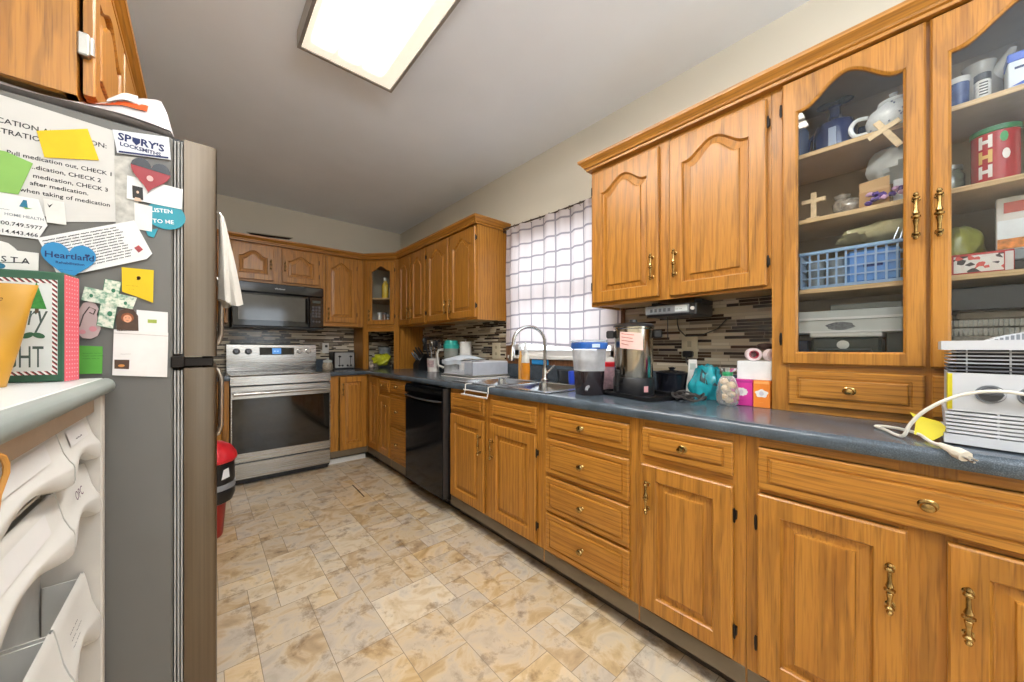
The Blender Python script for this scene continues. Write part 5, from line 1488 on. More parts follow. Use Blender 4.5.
cr = thing('utensil_crock', 'white pot with a faint pink and green pattern, full of black and steel utensils', 'crock', (1.80, 2.90, CT))
ux, uy = 1.80, 2.895
MB().lathe([(.060, 0), (.062, .004), (.056, .012), (.058, .03), (.062, .125), (.064, .130), (.058, .130), (.054, .03), (0, .025)], (ux, uy, CT), seg=24).build('pot', plain('glazed_white', 'E6E1DC', 0.2), cr)
m = MB(); m.recalc = False
m.grid(lambda u, v: (ux+(.0603+.0022*v)*math.cos(PI*(.75+.6*u)), uy+(.0603+.0022*v)*math.sin(PI*(.75+.6*u)), CT+.045+.065*v), 16, 3); m.build('pattern', plain('pink_green_pattern', 'C0A5A5', 0.3, var=.5, scale=45), cr)
rn = random.Random(3)
for i in range(9):
    a = i*2*PI/9; b0 = Vector((ux+.015*math.cos(a), uy+.015*math.sin(a), CT+.035)); t1 = Vector((ux+.075*math.cos(a)+rn.uniform(-.02, .02), uy+.09*math.sin(a), CT+rn.uniform(.25, .335)))
    m = MB(); dv = (t1-b0).normalized(); m.tube([b0, b0.lerp(t1, .6), b0.lerp(t1, .8)], .0045, 6)
    k = i % 3; c_ = b0.lerp(t1, .92)
    if k == 0: m.blob(tuple(c_), (.026, .012, .036), i, .05, 14, 8)
    elif k == 1: m.box(c_.x-.006, c_.x+.006, c_.y-.026, c_.y+.026, c_.z-.045, c_.z+.04, .004); 
    else: m.tube([b0.lerp(t1, .78)]+[b0.lerp(t1, .9)+Vector((.0, .026*math.sin(q), .045*-math.cos(q))) for q in [j*2*PI/10 for j in range(11)]], .0035, 6)
    m.build('utensil', plain('utensil_steel', 'C9C9CB', 0.2, 0.9) if i in (1, 5, 7) else plain('utensil_black', '1D1C1F', 0.45), cr)
pj = thing('drink_pitcher', 'grey pitcher with a teal screw lid and white handle, behind the dish rack', 'pitcher', (1.86, 2.68, CT))
jx, jy = 1.86, 2.675
MB().lathe([(.062, 0), (.066, .006), (.070, .22), (.066, .235)], (jx, jy, CT), seg=24).build('body', plain('smoky_plastic', '8C8F88', 0.25, var=.06), pj)
MB().lathe([(.074, .225), (.075, .232), (.075, .262), (.066, .268), (.064, .292), (.058, .300), (0, .301)], (jx, jy, CT), seg=24).build('lid', plain('teal_lid', '2FB0A4', 0.35), pj)
MB().tube([(jx-.050, jy+.05, CT+.215), (jx-.085, jy+.085, CT+.21), (jx-.095, jy+.095, CT+.18), (jx-.090, jy+.09, CT+.07), (jx-.052, jy+.05, CT+.045)], .012, 10).build('handle', WHITEP, pj)
pt = thing('paper_towel_roll', 'white paper towel roll standing against the mosaic behind the dish rack', 'paper towels', (1.93, 2.545, CT))
MB().lathe([(.021, 0), (.055, 0), (.055, .28), (.021, .28)], (1.93, 2.545, CT+.008), seg=28).build('roll', plain('tissue_white', 'F0EEEA', 0.9, bump=.2), pt)
MB().lathe([(.065, 0), (.065, .006), (.006, .008), (.006, .30), (.010, .31), (0, .315)], (1.93, 2.545, CT), seg=20).build('stand', CHROME, pt)
# dish rack
dr = thing('dish_rack', 'white dish rack on a tray beside the sink, a pale cloth laid over its end', 'dish rack', (1.72, 2.2, CT))
rx0, rx1, ry0, ry1 = 1.58, 1.94, 2.0, 2.38
def tray(u, v):
    return (lerp(rx0-.02, rx1+.01, u), lerp(ry0-.02, ry1+.02, v), CT+.010+.012*max(abs(2*u-1)**8, abs(2*v-1)**8))
m = MB().grid(tray, 14, 14); m.box(rx0-.018, rx1+.008, ry0-.018, ry1+.018, CT, CT+.0095, .003); m.build('tray', WHITEP, dr)
M_RK = plain('rack_white', 'C9CBD0', 0.4, var=.03)
m = MB().box(rx0, rx0+.012, ry0, ry1, CT+.115, CT+.128, .004).box(rx1-.012, rx1, ry0, ry1, CT+.115, CT+.128, .004).box(rx0, rx1, ry1-.012, ry1, CT+.115, CT+.128, .004).box(rx0, rx1, ry0, ry0+.012, CT+.115, CT+.128, .004)
m.box(rx0, rx0+.008, ry0, ry1, CT+.025, CT+.034).box(rx1-.008, rx1, ry0, ry1, CT+.025, CT+.034).box(rx0, rx1, ry1-.008, ry1, CT+.025, CT+.034)
m.build('rim', M_RK, dr)
m = MB().box(rx0, rx1, ry0, ry0+.006, CT+.025, CT+.118, .002).box(rx0, rx0+.006, ry0, ry0+.10, CT+.025, CT+.118, .002); m.build('cutlery_compartment', plain('rack_grey', 'AEB3BD', 0.4), dr)
m = MB()
for i in range(15):
    y = lerp(ry0+.12, ry1-.01, i/14)
    m.tube([(rx0+.005, y, CT+.028), (rx0+.005, y, CT+.120)], .0028, 6)
m.build('slats', M_RK, dr)
m = MB()
for i in range(8):
    y = lerp(ry0+.10, ry1-.03, i/7)
    m.tube([(rx0+.01, y, CT+.03), (rx0+.12, y, CT+.05), (rx0+.2, y, CT+.03), (rx1-.01, y, CT+.03)], .0025, 6)
m.build('wires', M_RK, dr)
def cloth(u, v):
    y = lerp(ry0+.13, ry1+.02, u); s_ = lerp(-.045, .26, v)
    if s_ < 0: return (rx0-.010-.006*math.sin(u*11), y, CT+.134+s_*.75+.006*math.sin(u*7))
    return (rx0-.008+s_, y, CT+.138+.035*math.sin(PI*min(1, s_/.26))*math.sin(u*PI*.9+.3)+.004*math.sin(u*17+s_*30))
m = MB(); m.grid(cloth, 26, 22); tag(m.build('dish_cloth', plain('pale_blue_cloth', 'C6CFD9', 0.9, var=.03, bump=.3)), 'pale blue-white cloth draped over the near side of the dish rack', 'cloth')
ol = thing('wall_outlet', 'beige wall outlet on the mosaic to the left of the sink window', 'outlet', (XW-.007, 2.222, 1.055))
MB().box(XW-.0125, XW-.0065, 2.170, 2.274, 1.055, 1.190, .003).build('plate', plain('ivory_plate', 'CFC4A8', 0.45), ol)
m = MB()
for z in (1.095, 1.150): m.lathe([(.014, 0), (.014, .0015), (0, .0016)], (XW-.0125, 2.222, z), Matrix.Rotation(-PI/2, 4, 'Y'), 16)
m.build('sockets', plain('ivory_dark', 'A89C82', 0.5), ol)
# around the tap
ds = thing('soap_bottle', 'amber dish soap bottle with a white cap, left of the tap', 'bottle', (1.885, 1.735, CT+.004))
sx_, sy_ = 1.868, 1.742; zb = CT+.0046
MB().lathe([(.026, 0), (.028, .004), (.029, .08), (.026, .118)], (sx_, sy_, zb), seg=18, sy=1.3).build('amber_body', plain('amber_liquid', 'D98A1E', 0.12, var=.12, coat=.8), ds)
MB().lathe([(.026, .1185), (.024, .16), (.014, .185), (.012, .20)], (sx_, sy_, zb), seg=18, sy=1.3).build('clear_shoulder', plain('pale_shoulder', 'D9D4CA', 0.15, coat=.6), ds)
MB().lathe([(.014, .2005), (.015, .205), (.014, .235), (.008, .245), (.006, .268), (0, .27)], (sx_, sy_, zb), seg=16).build('cap', WHITEB, ds)
s2 = thing('soap_bottle', 'second slim amber bottle with clear top, touching the dish soap bottle', 'bottle', (1.9, 1.80, zb))
MB().lathe([(.016, 0), (.018, .004), (.018, .125), (.012, .16), (.007, .20), (.007, .205)], (1.886, 1.808, zb), seg=16).build('body', plain('amber_pale', 'D9A050', 0.12, coat=.8), s2)
MB().lathe([(.009, .2055), (.009, .235), (0, .236)], (1.886, 1.808, zb), seg=14).build('cap', WHITEB, s2)
tag(MB().box(1.994, 2.009, 1.640, 1.800, ZL+.001, ZL+.040, .006).build('scrub_sponge', plain('sponge_blue', '2E93D6', 0.9, bump=.6)), 'bright blue sponge on the ledge under the window', 'sponge')
bd_ = thing('black_dish_tub', 'black oval dish tub behind the sink, right of the tap', 'tub', (1.945, 1.42, CT))
MB().lathe([(.055, 0), (.060, .004), (.070, .078), (.075, .082), (.070, .083), (.056, .01), (0, .008)], (1.945, 1.42, CT+.0001), seg=28, sx=.72, sy=1.35).build('tub', plain('tub_black', '23262A', 0.3), bd_)
tag(MB().lathe([(.022, 0), (.024, .004), (.026, .070), (.022, .078), (0, .08)], (1.885, 1.352, CT+.0052), seg=18).build('scrub_cup', plain('cobalt_plastic', '1E46C8', 0.3)), 'small cobalt blue cup between the sink and the tall pitcher', 'cup')
th = thing('towel_bar', 'white over-edge towel bar hooked on the worktop in front of the sink', 'towel bar', (1.32, 1.63, .85))
m = MB()
for y in (1.525, 1.745):
    m.tube([(1.375, y, ZT+.0045), (1.335, y, ZT+.0045), (1.322, y, ZT+.001), (1.321, y, .882), (1.312, y, .858), (1.300, y, .856)], .0032, 8)
m.each('hook', WHITEP, th)
m = MB().tube([(1.300, 1.512, .856), (1.300, 1.758, .856)], .0055, 10).tube([(1.308, 1.525, .885), (1.308, 1.745, .885)], .004, 8); m.each('bar', WHITEP, th)
# tall pitcher with the blue lid
pp = thing('beverage_pitcher', 'tall clear pitcher with a blue lid, half full of dark drink, beside the sink', 'pitcher', (1.535, 1.004, CT))
pxx, pyy = 1.535, 1.004
def rrect(w, d_, z, r_=.025, n_=5):
    out = []
    for sx2, sy2, a0 in ((1, 1, 0), (-1, 1, 90), (-1, -1, 180), (1, -1, 270)):
        for k in range(n_):
            t = math.radians(a0+90*k/(n_-1)); out.append((pxx+sx2*(w/2-r_)+r_*math.cos(t), pyy+sy2*(d_/2-r_)+r_*math.sin(t), z))
    return out
def loft(levels, cap0=True, cap1=True):
    m = MB(); L = [rrect(*l) for l in levels]; k = len(L[0]); vs = [p for l in L for p in l]; fs = []
    for i in range(len(L)-1): fs += [(i*k+j, i*k+(j+1) % k, (i+1)*k+(j+1) % k, (i+1)*k+j) for j in range(k)]
    if cap0: fs.append(tuple(range(k))[::-1])
    if cap1: fs.append(tuple((len(L)-1)*k+j for j in range(k)))
    return m.add(vs, fs)
RZ_ = Matrix.Translation((pxx, pyy, 0)) @ Matrix.Rotation(math.radians(-30), 4, 'Z') @ Matrix.Translation((-pxx, -pyy, 0))
def ploft(*a, **k):
    m = loft(*a, **k); m.v = [RZ_ @ p for p in m.v]; return m
h1 = CT+.118
ploft([(.106, .106, CT), (.110, .110, CT+.004), (.121, .121, h1)]).build('dark_drink', plain('dark_drink', '2A2226', 0.12, coat=.6), pp)
ploft([(.1215, .1215, h1+.001), (.133, .133, CT+.228)], False, False).build('clear_body', thin_glass('misted_plastic', (.94, .95, .97), .1, .34, (.86, .88, .92)), pp)
ploft([(.140, .140, CT+.226), (.142, .142, CT+.230), (.142, .142, CT+.254), (.136, .136, CT+.258)]).build('blue_lid', plain('lid_blue', '2A63B8', 0.35), pp)
ploft([(.139, .139, CT+.259), (.142, .142, CT+.264), (.138, .138, CT+.270)]).build('lid_top', thin_glass('lid_clear', (.9, .94, 1), .1, .3), pp)
m = MB(); m.tube([(pxx-.03, pyy-.057, CT+.045), (pxx-.045, pyy-.068, CT+.040), (pxx-.050, pyy-.072, CT+.028)], .007, 8); m.v = [RZ_ @ p for p in m.v]; m.build('spout', GREYP, pp)
m = MB(); m.box(pxx-.02, pxx+.02, pyy-.0735, pyy-.070, CT+.232, CT+.250, .002); m.v = [RZ_ @ p for p in m.v]; m.build('lid_label', plain('label_pale', 'C8DDEE', 0.4), pp)
rc = thing('food_container', 'clear container of pink contents with a bright red lid, behind the tall pitcher', 'container', (1.80, 1.03, CT))
MB().lathe([(.050, 0), (.054, .006), (.058, .130)], (1.79, 1.025, CT), seg=24).build('body', plain('pink_contents', 'C9A6B0', 0.25, var=.25, scale=50, coat=.4), rc)
MB().lathe([(.062, .1305), (.063, .134), (.063, .150), (.058, .154), (0, .155)], (1.79, 1.025, CT), seg=24).build('lid', plain('lid_bright_red', 'E02A36', 0.3), rc)
# coffee urn on its tray
RT = Matrix.Translation((1.655, .805, 0)) @ Matrix.Rotation(math.radians(-17), 4, 'Z')
ty = thing('serving_tray', 'black rimmed tray under the coffee urn', 'tray', (1.655, .80, CT))
m = MB(RT); m.box(-.115, .14, -.15, .145, CT, CT+.008, .002)
for (a, b2, c, d_) in ((-.115, -.105, -.15, .145), (.13, .14, -.15, .145), (-.105, .13, -.15, -.14), (-.105, .13, .135, .145)): m.box(a, b2, c, d_, CT+.0005, CT+.022, .003)
m.build('tray', plain('tray_black', '1B1B1C', 0.25), ty)
ur = thing('coffee_urn', 'stainless steel coffee urn with black base, black tap and a pink note taped on', 'coffee urn', (1.66, .85, CT+.008))
ux, uy, uz = 1.665, .845, CT+.0085
URN_R = .090
MB().lathe([(URN_R-.004, 0), (URN_R, .006), (URN_R, .075), (URN_R-.004, .082)], (ux, uy, uz), seg=36).build('base', plain('urn_black', '232326', 0.4), ur)
MB().lathe([(URN_R-.006, .083), (URN_R-.005, .085), (URN_R-.005, .312), (URN_R-.002, .316), (URN_R-.002, .322)], (ux, uy, uz), seg=40).build('steel_body', brushed('urn_steel', 'CFC7B8', 0.16, 'z'), ur)
m = MB().lathe([(URN_R+.001, .3225), (URN_R+.001, .330), (URN_R-.012, .338), (.03, .345), (.018, .347), (.016, .358), (0, .36)], (ux, uy, uz), seg=36)
m.build('lid', plain('urn_lid', '3A3A3C', 0.3, 0.5), ur)
for a in (-62, 118):
    t = math.radians(a); cx2, cy2 = ux+math.cos(t)*(URN_R+.012), uy+math.sin(t)*(URN_R+.012)
    m = MB(Matrix.Translation((cx2, cy2, uz+.285)) @ Matrix.Rotation(t, 4, 'Z')); m.box(-.018, .020, -.020, .020, -.016, .022, .006); m.build('side_handle', BLACKP, ur)
t = math.radians(170); dx, dy = math.cos(t), math.sin(t)
m = MB(Matrix.Translation((ux, uy, uz)) @ Matrix.Rotation(t, 4, 'Z')); m.box(URN_R-.006, URN_R+.030, -.012, .012, .062, .085, .005); m.box(URN_R+.014, URN_R+.034, -.010, .010, .040, .110, .004); m.box(URN_R+.012, URN_R+.036, -.008, .008, .108, .120, .003)
m.tube([(URN_R+.024, 0, .045), (URN_R+.024, 0, .020)], .007, 8); m.build('tap', BLACKP, ur)
m = MB(); m.recalc = False
def note(u, v):
    a = math.radians(lerp(165, 232, u)); r_ = URN_R-.0035+.010*max(0, u-.8)*5*(.3+.5*(1-v)); return (ux+r_*math.cos(a), uy+r_*math.sin(a), uz+lerp(.222, .300, v)-.010*u)
m.grid(note, 16, 6); nt_ = m.build('taped_note', plain('note_pink', 'EBC3B9', 0.7), ur)
m = MB(); m.recalc = False
for i, L_ in enumerate((.75, .68, .72, .45)):
    k = .85-.2*i
    def ln(u, v, k=k, L_=L_):
        a = math.radians(lerp(171, 171+50*L_, u)); r_ = URN_R-.0030; return (ux+r_*math.cos(a), uy+r_*math.sin(a), uz+lerp(.222, .300, k)-.008*u+.0035*v+.0012*math.sin(u*60))
    m.grid(ln, 40, 2)
m.build('handwriting', plain('pen_rose', 'B5665E', 0.8), nt_)
m = MB(); m.recalc = False
m.grid(lambda u, v: (ux+(URN_R+.0006)*math.cos(math.radians(lerp(236, 250, u))), uy+(URN_R+.0006)*math.sin(math.radians(lerp(236, 250, u))), uz+lerp(.018, .046, v)), 5, 3); m.build('sticker', plain('sticker_pink', 'E5A9AC', 0.6), ur)
pn = thing('cooking_pot', 'dark pot standing behind the coffee urn against the wall', 'pot', (1.922, .774, CT))
MB().lathe([(.064, 0), (.070, .006), (.074, .095), (.076, .099), (.072, .0995), (.066, .012), (0, .010)], (1.922, .774, CT), seg=32).build('pot', plain('pot_dark', '1E2029', 0.25, coat=.3), pn)
MB().lathe([(.0765, .0998), (.077, .104), (.060, .112), (.012, .118), (.012, .122), (.018, .130), (0, .134)], (1.922, .774, CT), seg=32).build('lid', plain('pot_lid', '2B2E36', 0.2, 0.3), pn)
# under-cabinet radio
ra = thing('under_cabinet_radio', 'grey and black radio fixed under the oak cabinet above the urn', 'radio', (1.86, .70, 1.29))
m = MB().box(1.752, 1.96, .605, .825, 1.297, 1.352, .006).box(1.80, 1.94, .60, .63, 1.352, 1.3695).box(1.80, 1.94, .79, .82, 1.352, 1.3695); m.build('case', plain('radio_grey', '3A3A3C', 0.4), ra)
MB().box(1.745, 1.7525, .632, .825, 1.306, 1.348, .003).build('front_panel', plain('radio_silver', '9EA3A8', 0.3, 0.6), ra)
MB().box(1.7435, 1.7455, .638, .690, 1.315, 1.342).build('display', plain('display_pale', 'D9DEDC', 0.3), ra)
m = MB()
for i in range(5): m.box(1.7428, 1.7452, .71+i*.020, .722+i*.020, 1.318, 1.334, .001)
m.build('buttons', plain('radio_button', '55585C', 0.4), ra)
MB().text('-- --', .018, TX(1.7430, .6875, 1.322, rz=-90)).build('clock_digits', INK, ra)
MB().lathe([(.008, 0), (.008, .010), (0, .011)], (1.752, .618, 1.325), Matrix.Rotation(-PI/2, 4, 'Y'), 14).build('knob', WHITEP, ra)
MB().tube([(1.90, .74, 1.30), (1.905, .742, 1.27), (1.93, .745, 1.24), (1.95, .72, 1.205), (1.985, .66, 1.21), (2.005, .60, 1.24), (2.012, .56, 1.29)], .0028, 7).build('cord', BLACKP, ra)
MB().tube([(1.80, .745, 1.30), (1.802, .745, 1.24), (1.806, .746, 1.19)], .0022, 7).build('antenna_wire', BLACKP, ra)
ow = thing('wall_outlet', 'beige wall outlet with a black plug, on the mosaic right of the urn', 'outlet', (XW-.007, .727, 1.09))
MB().box(XW-.0125, XW-.0065, .690, .765, 1.090, 1.205, .003).build('plate', plain('ivory_plate', 'CFC4A8'), ow)
m = MB().box(XW-.045, XW-.0127, .705, .752, 1.098, 1.130, .006); m.build('black_plug', BLACKP, ow)
m = MB()
m.box(XW-.0135, XW-.0124, .718, .737, 1.150, 1.180, .001); m.build('socket', plain('ivory_dark', 'A89C82'), ow)
MB().tube([(XW-.043, .730, 1.105), (XW-.06, .725, 1.08), (XW-.06, .70, 1.03), (XW-.075, .66, CT+.006), (1.93, .55, CT+.006)], .004, 7).build('cord', BLACKP, ow)
ca_ = MB()
cpts = []
for i in range(70):
    a = i/69*2*PI*2.6; r_ = .068-.012*math.sin(i*.31)
    cpts.append((1.650+r_*.62*math.cos(a)+.004*math.sin(i*.5), .592+r_*.84*math.sin(a), CT+.006+.022*(i/69)+.018*math.sin(i*.42)**2))
ca_.tube(cpts, .0042, 7)
tag(ca_.build('coiled_cord', plain('cord_grey', '3B3735', 0.4)), 'loose coil of dark grey power cord on the worktop in front of the white handset', 'cord')
ph = thing('phone_handset', 'slim white cordless handset standing in its cradle behind the coiled cord', 'phone', (1.90, .668, CT))
MB().lathe([(.034, 0), (.036, .004), (.030, .016), (.022, .018), (0, .018)], (1.90, .668, CT), seg=24, sx=.8).build('cradle', WHITEP, ph)
Rp = Matrix.Translation((1.895, .668, CT+.010)) @ Matrix.Rotation(math.radians(24), 4, 'Z') @ Matrix.Rotation(math.radians(9), 4, 'Y')
m = MB(Rp); m.prism([(-.030, .003), (.030, .003), (.026, .05), (.019, .10), (.017, .165), (-.017, .165), (-.019, .10), (-.026, .05)], -.010, .010, 'yz'); m.build('body', WHITEP, ph)
m = MB(Rp); m.box(-.0112, -.0102, -.012, .012, .115, .145); m.build('display', plain('phone_display', 'A7B0A8', 0.3), ph)
# teal bag
tl_ = thing('plastic_bag', 'teal plastic bag of odds and ends slumped on the worktop, dark opening on top', 'bag', (1.83, .55, CT))
tx_, ty_ = 1.83, .588
def tealf(u, v):
    a = 2*PI*u; r_ = .058*(1-.10*v**3)*(1+.08*math.sin(3*a+4*v)+.06*math.sin(8*a-6*v)+.03*math.sin(15*a+9*v)); r_ *= (.86+.3*math.sin(PI*min(1, v*1.15+.05)))
    return (tx_+r_*math.cos(a)*.95, ty_+r_*math.sin(a), CT+.0005+.142*v+.010*v*math.sin(2*a+1)+.006*v*math.sin(7*a))
m = MB(); m.grid(tealf, 48, 22, closed_u=True); m.f.append(tuple(range(48))[::-1]); m.mi.append(0); m.col.append(None)
m.build('bag', plain('teal_plastic', '1F9AA8', 0.16, var=.30, scale=28, bump=.4, coat=.5), tl_)
def tealtop(u, v):
    p = tealf(u, .93); k = 1-v*.999; return (tx_+(p[0]-tx_)*k, ty_+(p[1]-ty_)*k, p[2]-.020*v)
m = MB(); m.recalc = False; m.grid(tealtop, 48, 5, closed_u=True); m.build('contents', plain('dark_mixture', '3A3230', 0.5, var=.6, scale=60), tl_)
def tealband(u, v):
    a = math.radians(lerp(170, 290, u)); p = tealf(a/(2*PI), lerp(.55, .90, v)*1.0); return (tx_+(p[0]-tx_)*1.03, ty_+(p[1]-ty_)*1.03, p[2]-.020*math.sin(PI*u))
m = MB(); m.recalc = False; m.grid(tealband, 24, 8); m.build('dark_print', plain('dark_teal_print', '1D4048', 0.2, var=.5, scale=40, coat=.4), tl_)
# bag of pasta with green tie
bb = thing('bread_bag', 'clear plastic bag of pale rolls with a green closure, beside the pink box', 'bag', (1.686, .470, CT))
bx2, by2 = 1.686, .470
m = MB()
def pbf(u, v):
    a = 2*PI*u; prf = [(0, .026), (.06, .033), (.3, .037), (.55, .034), (.72, .026), (.80, .014), (.86, .013), (1.0, .030)]
    for k in range(len(prf)-1):
        if prf[k][0] <= v <= prf[k+1][0]: r_ = lerp(prf[k][1], prf[k+1][1], (v-prf[k][0])/(prf[k+1][0]-prf[k][0])); break
    r_ *= 1+.08*math.sin(4*a+6*v)+.05*math.sin(9*a)*v
    return (bx2+r_*math.cos(a), by2+r_*math.sin(a), CT+.0006+.150*v)
m.grid(pbf, 36, 24, closed_u=True); m.f.append(tuple(range(36))[::-1]); m.mi.append(0); m.col.append(None); m.build('bag', thin_glass('crinkled_bag', (.95, .94, .92), .12, .25, (.85, .83, .8)), bb)
rn = random.Random(9)
m = MB()
for i in range(7):
    a = i*2.3; m.blob((bx2+.013*math.cos(a), by2+.013*math.sin(a), CT+.020+.013*i*.95), (.015, .015, .014), i, .15, 12, 8)
m.build('contents', plain('roll_beige', 'D9BE94', 0.7, var=.3, scale=50), bb)
m = MB().lathe([(.016, 0), (.018, .004), (.018, .014), (.016, .018)], (bx2, by2, CT+.117), seg=16); m.build('green_tie', plain('tie_green', '2E9A63', 0.4), bb)
# tea boxes
def carton(name, label, x0, x1, y0, y1, h, col, col2, motif):
    t = thing(name, label, 'box', ((x0+x1)/2, (y0+y1)/2, CT))
    MB().box(x0, x1, y0, y1, CT, CT+h, .0012).build('box', plain('carton_'+col, col, 0.45), t)
    yc, zc_ = (y0+y1)/2, CT+h*.53; m = MB()
    if motif == 'lobes':
        for i in range(10): m.prism([(yc+.015*math.cos(2*PI*i/10)+.006*math.cos(q), zc_+.011*math.sin(2*PI*i/10)+.006*math.sin(q)) for q in [k*PI/5 for k in range(10)]], x0-.0007-.00002*i, x0-.0001, 'yz')
        m.prism([(yc+.016*math.cos(q), zc_+.012*math.sin(q)) for q in [k*PI/10 for k in range(20)]], x0-.001, x0-.0001, 'yz')
    else:
        m.prism([(yc+.019*math.cos(q)*(1+.12*math.sin(5*q)), zc_+.015*math.sin(q)*(1+.12*math.sin(5*q))) for q in [k*PI/24 for k in range(48)]], x0-.0007, x0-.0001, 'yz')
    m.build('white_motif', WHITEB, t)
    m = MB(); m.prism([(yc+.007*math.cos(q), zc_+.009*math.sin(q)) for q in [k*PI/8 for k in range(16)]], x0-.0014, x0-.0010, 'yz'); m.build('grey_mark', plain('motif_grey', 'C9C3C9', 0.6), t)
    m = MB().text('~~~', .009, TX(x0-.0006, yc+.009, CT+.018, rz=-90)); m.build('printing', plain('print_'+col2, col2, .6), t)
    m = MB().prism([(y0+.003, CT+h-.012), (y1-.003, CT+h-.012), (y1-.003, CT+h-.003), (y0+.003, CT+h-.003)], x0-.0005, x0-.0001, 'yz'); m.build('top_band', plain('band_'+col2, col2, .5), t)
    return t
carton('tea_box', 'bright pink carton with a white motif, beside the bag of rolls', 1.722, 1.79, .398, .470, .104, 'D6379B', 'B02A86', 'lobes')
carton('tea_box', 'orange carton with a white motif, against the glass hutch', 1.712, 1.79, .343, .394, .104, 'E8842E', 'F0A860', 'splash')
wb = MB().box(1.735, 1.90, .342, .452, CT+.1046, CT+.178, .0015); tag(wb.build('white_box', plain('plain_card_white', 'E2E3E3', 0.6)), 'plain white box lying across the pink and orange cartons', 'box')
zt_ = CT+.1786
def roll(label, x, y, r_, wd, col, rot):
    t = thing('ribbon_roll', label, 'ribbon roll', (x, y, zt_))
    R = Matrix.Rotation(math.radians(rot), 4, 'Z') @ Matrix.Rotation(PI/2, 4, 'X')
    MB().lathe([(r_*.62, -wd/2), (r_, -wd/2), (r_, wd/2), (r_*.62, wd/2), (r_*.62, -wd/2)], (x, y, zt_+r_), R, 28).build('roll', plain('ribbon_pale', 'E6D5D6', 0.6, var=.08), t)
    MB().lathe([(r_*.50, -wd/2-.001), (r_*.64, -wd/2-.001), (r_*.64, wd/2+.001), (r_*.50, wd/2+.001), (r_*.50, -wd/2-.001)], (x, y, zt_+r_), R, 28).build('core', plain('core_'+col, col, 0.5), t)
roll('ribbon roll with a dark red core, left one on top of the white box', 1.79, .412, .026, .022, 'A8324A', -62)
roll('pale pink ribbon roll touching the hutch, right one on top of the white box', 1.80, .358, .024, .022, 'E7C6CC', -40)
tag(MB().blob((1.835, .382, zt_+.058), (.026, .030, .014), 4, .2, 18, 10).build('dark_bow', plain('bow_brown', '3A2620', 0.6)), 'small dark brown bow lying on the ribbon rolls', 'bow')
MBb = MB()
# tray leaning on top of the back cabinets
ta = thing('wall_tray', 'dark oval tray with a light rim lying on top of the short back cabinets', 'tray', (.52, 3.80, 2.169))
RTt = Matrix.Translation((.53, 3.775, 2.176)) @ Matrix.Rotation(math.radians(-3), 4, 'Y') @ Matrix.Rotation(math.radians(14), 4, 'X')
m = MB(RTt); m.lathe([(0, 0), (.16, .002), (.19, .022), (.183, .022), (.15, .008), (0, .007)], (0, .02, .022), seg=40, sy=.45); m.build('dish', plain('tray_dark_brown', '2B201A', 0.4), ta)
m = MB(RTt); m.tube([(.192*math.cos(q), .02+.0864*math.sin(q), .046) for q in [k*PI/20 for k in range(40)]], .005, 8, closed=True); m.build('rim', plain('tray_rim', 'B4AE98', 0.5), ta)

# ------------------------------------------------------------------ white heater at the near end of the worktop
HY1, HY0, HX0, HX1 = -.040, -.375, 1.425, 1.635
hz0 = CT
he = thing('fan_heater', 'white box-shaped fan heater with two knobs and dark grille, on the worktop below the hutch', 'heater', (1.53, (HY0+HY1)/2, hz0))
def hx(y):                       # front bows out gently
    t = (y-HY0)/(HY1-HY0); return HX0-.022*math.sin(PI*t)
def hslab(z0, z1, inset=0.0, ex=0.0, n_=14, lean=0.0):
    m = MB(); pts = []
    for i in range(n_+1):
        y = lerp(HY1-inset+ex, HY0+inset-ex, i/n_); pts.append((hx(min(HY1, max(HY0, y)))+inset-ex, y))
    pts += [(HX1+ex, HY0+inset-ex), (HX1+ex, HY1-inset+ex)]
    return m.prism(pts, z0, z1, 'xy')
M_HW = plain('heater_white', 'C9CCD1', 0.35, var=.01); M_HD = plain('heater_dark', '1C1E24', 0.5)
hslab(hz0+.004, hz0+.026, -.002).build('base', M_HW, he)
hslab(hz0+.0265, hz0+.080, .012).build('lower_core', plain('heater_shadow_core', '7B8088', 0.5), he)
for i in range(6):
    hslab(hz0+.029+i*.0088, hz0+.0348+i*.0088, .002-.0005*i).build('lower_louver', M_HW, he)
m = MB()
for i in range(4):
    y = lerp(HY1-.07, HY0+.07, i/3); m.box(hx(y)+.003, hx(y)+.02, y-.0015, y+.0015, hz0+.026, hz0+.082)
m.build('lower_ribs', M_HW, he)
hslab(hz0+.082, hz0+.172, .004).build('front_panel', M_HW, he)
hslab(hz0+.1725, hz0+.226, .016).build('upper_core', M_HD, he)
for i in range(6):
    hslab(hz0+.177+i*.0085, hz0+.180+i*.0085, .004).build('upper_louver', plain('louver_grey', 'A9ADB4', 0.4) if i > 1 else plain('louver_dark', '5D6068', 0.4), he)
m = MB(); m.recalc = True
for y in (HY1-.030, HY1-.085, HY1-.15, HY1-.22): m.box(hx(y)+.006, hx(y)+.02, y-.001, y+.001, hz0+.172, hz0+.227)
m.build('upper_ribs', plain('louver_grey', 'A9ADB4'), he)
top = hslab(hz0+.2265, hz0+.248, 0, .006); top.build('top', M_HW, he)
m = MB()
hm = [(lerp(HY1-.06, HY0+.06, i/12), hz0+.2485+.026*math.sin(PI*i/12)**.7) for i in range(13)]
m.prism([(y, z) for y, z in hm]+[(HY0+.06, hz0+.2484), (HY1-.06, hz0+.2484)], 1.452, 1.60, 'yz'); m.build('carry_arch', plain('arch_grey', 'C9CCD0', 0.4), he)
m = MB()
for i in range(30):
    y = lerp(HY1-.07, HY0+.07, i/29); zz = hz0+.2485+.026*math.sin(PI*(i/29*.92+.04))**.7
    m.box(1.4512, 1.4519, y-.0022, y+.0022, hz0+.2495, zz-.003)
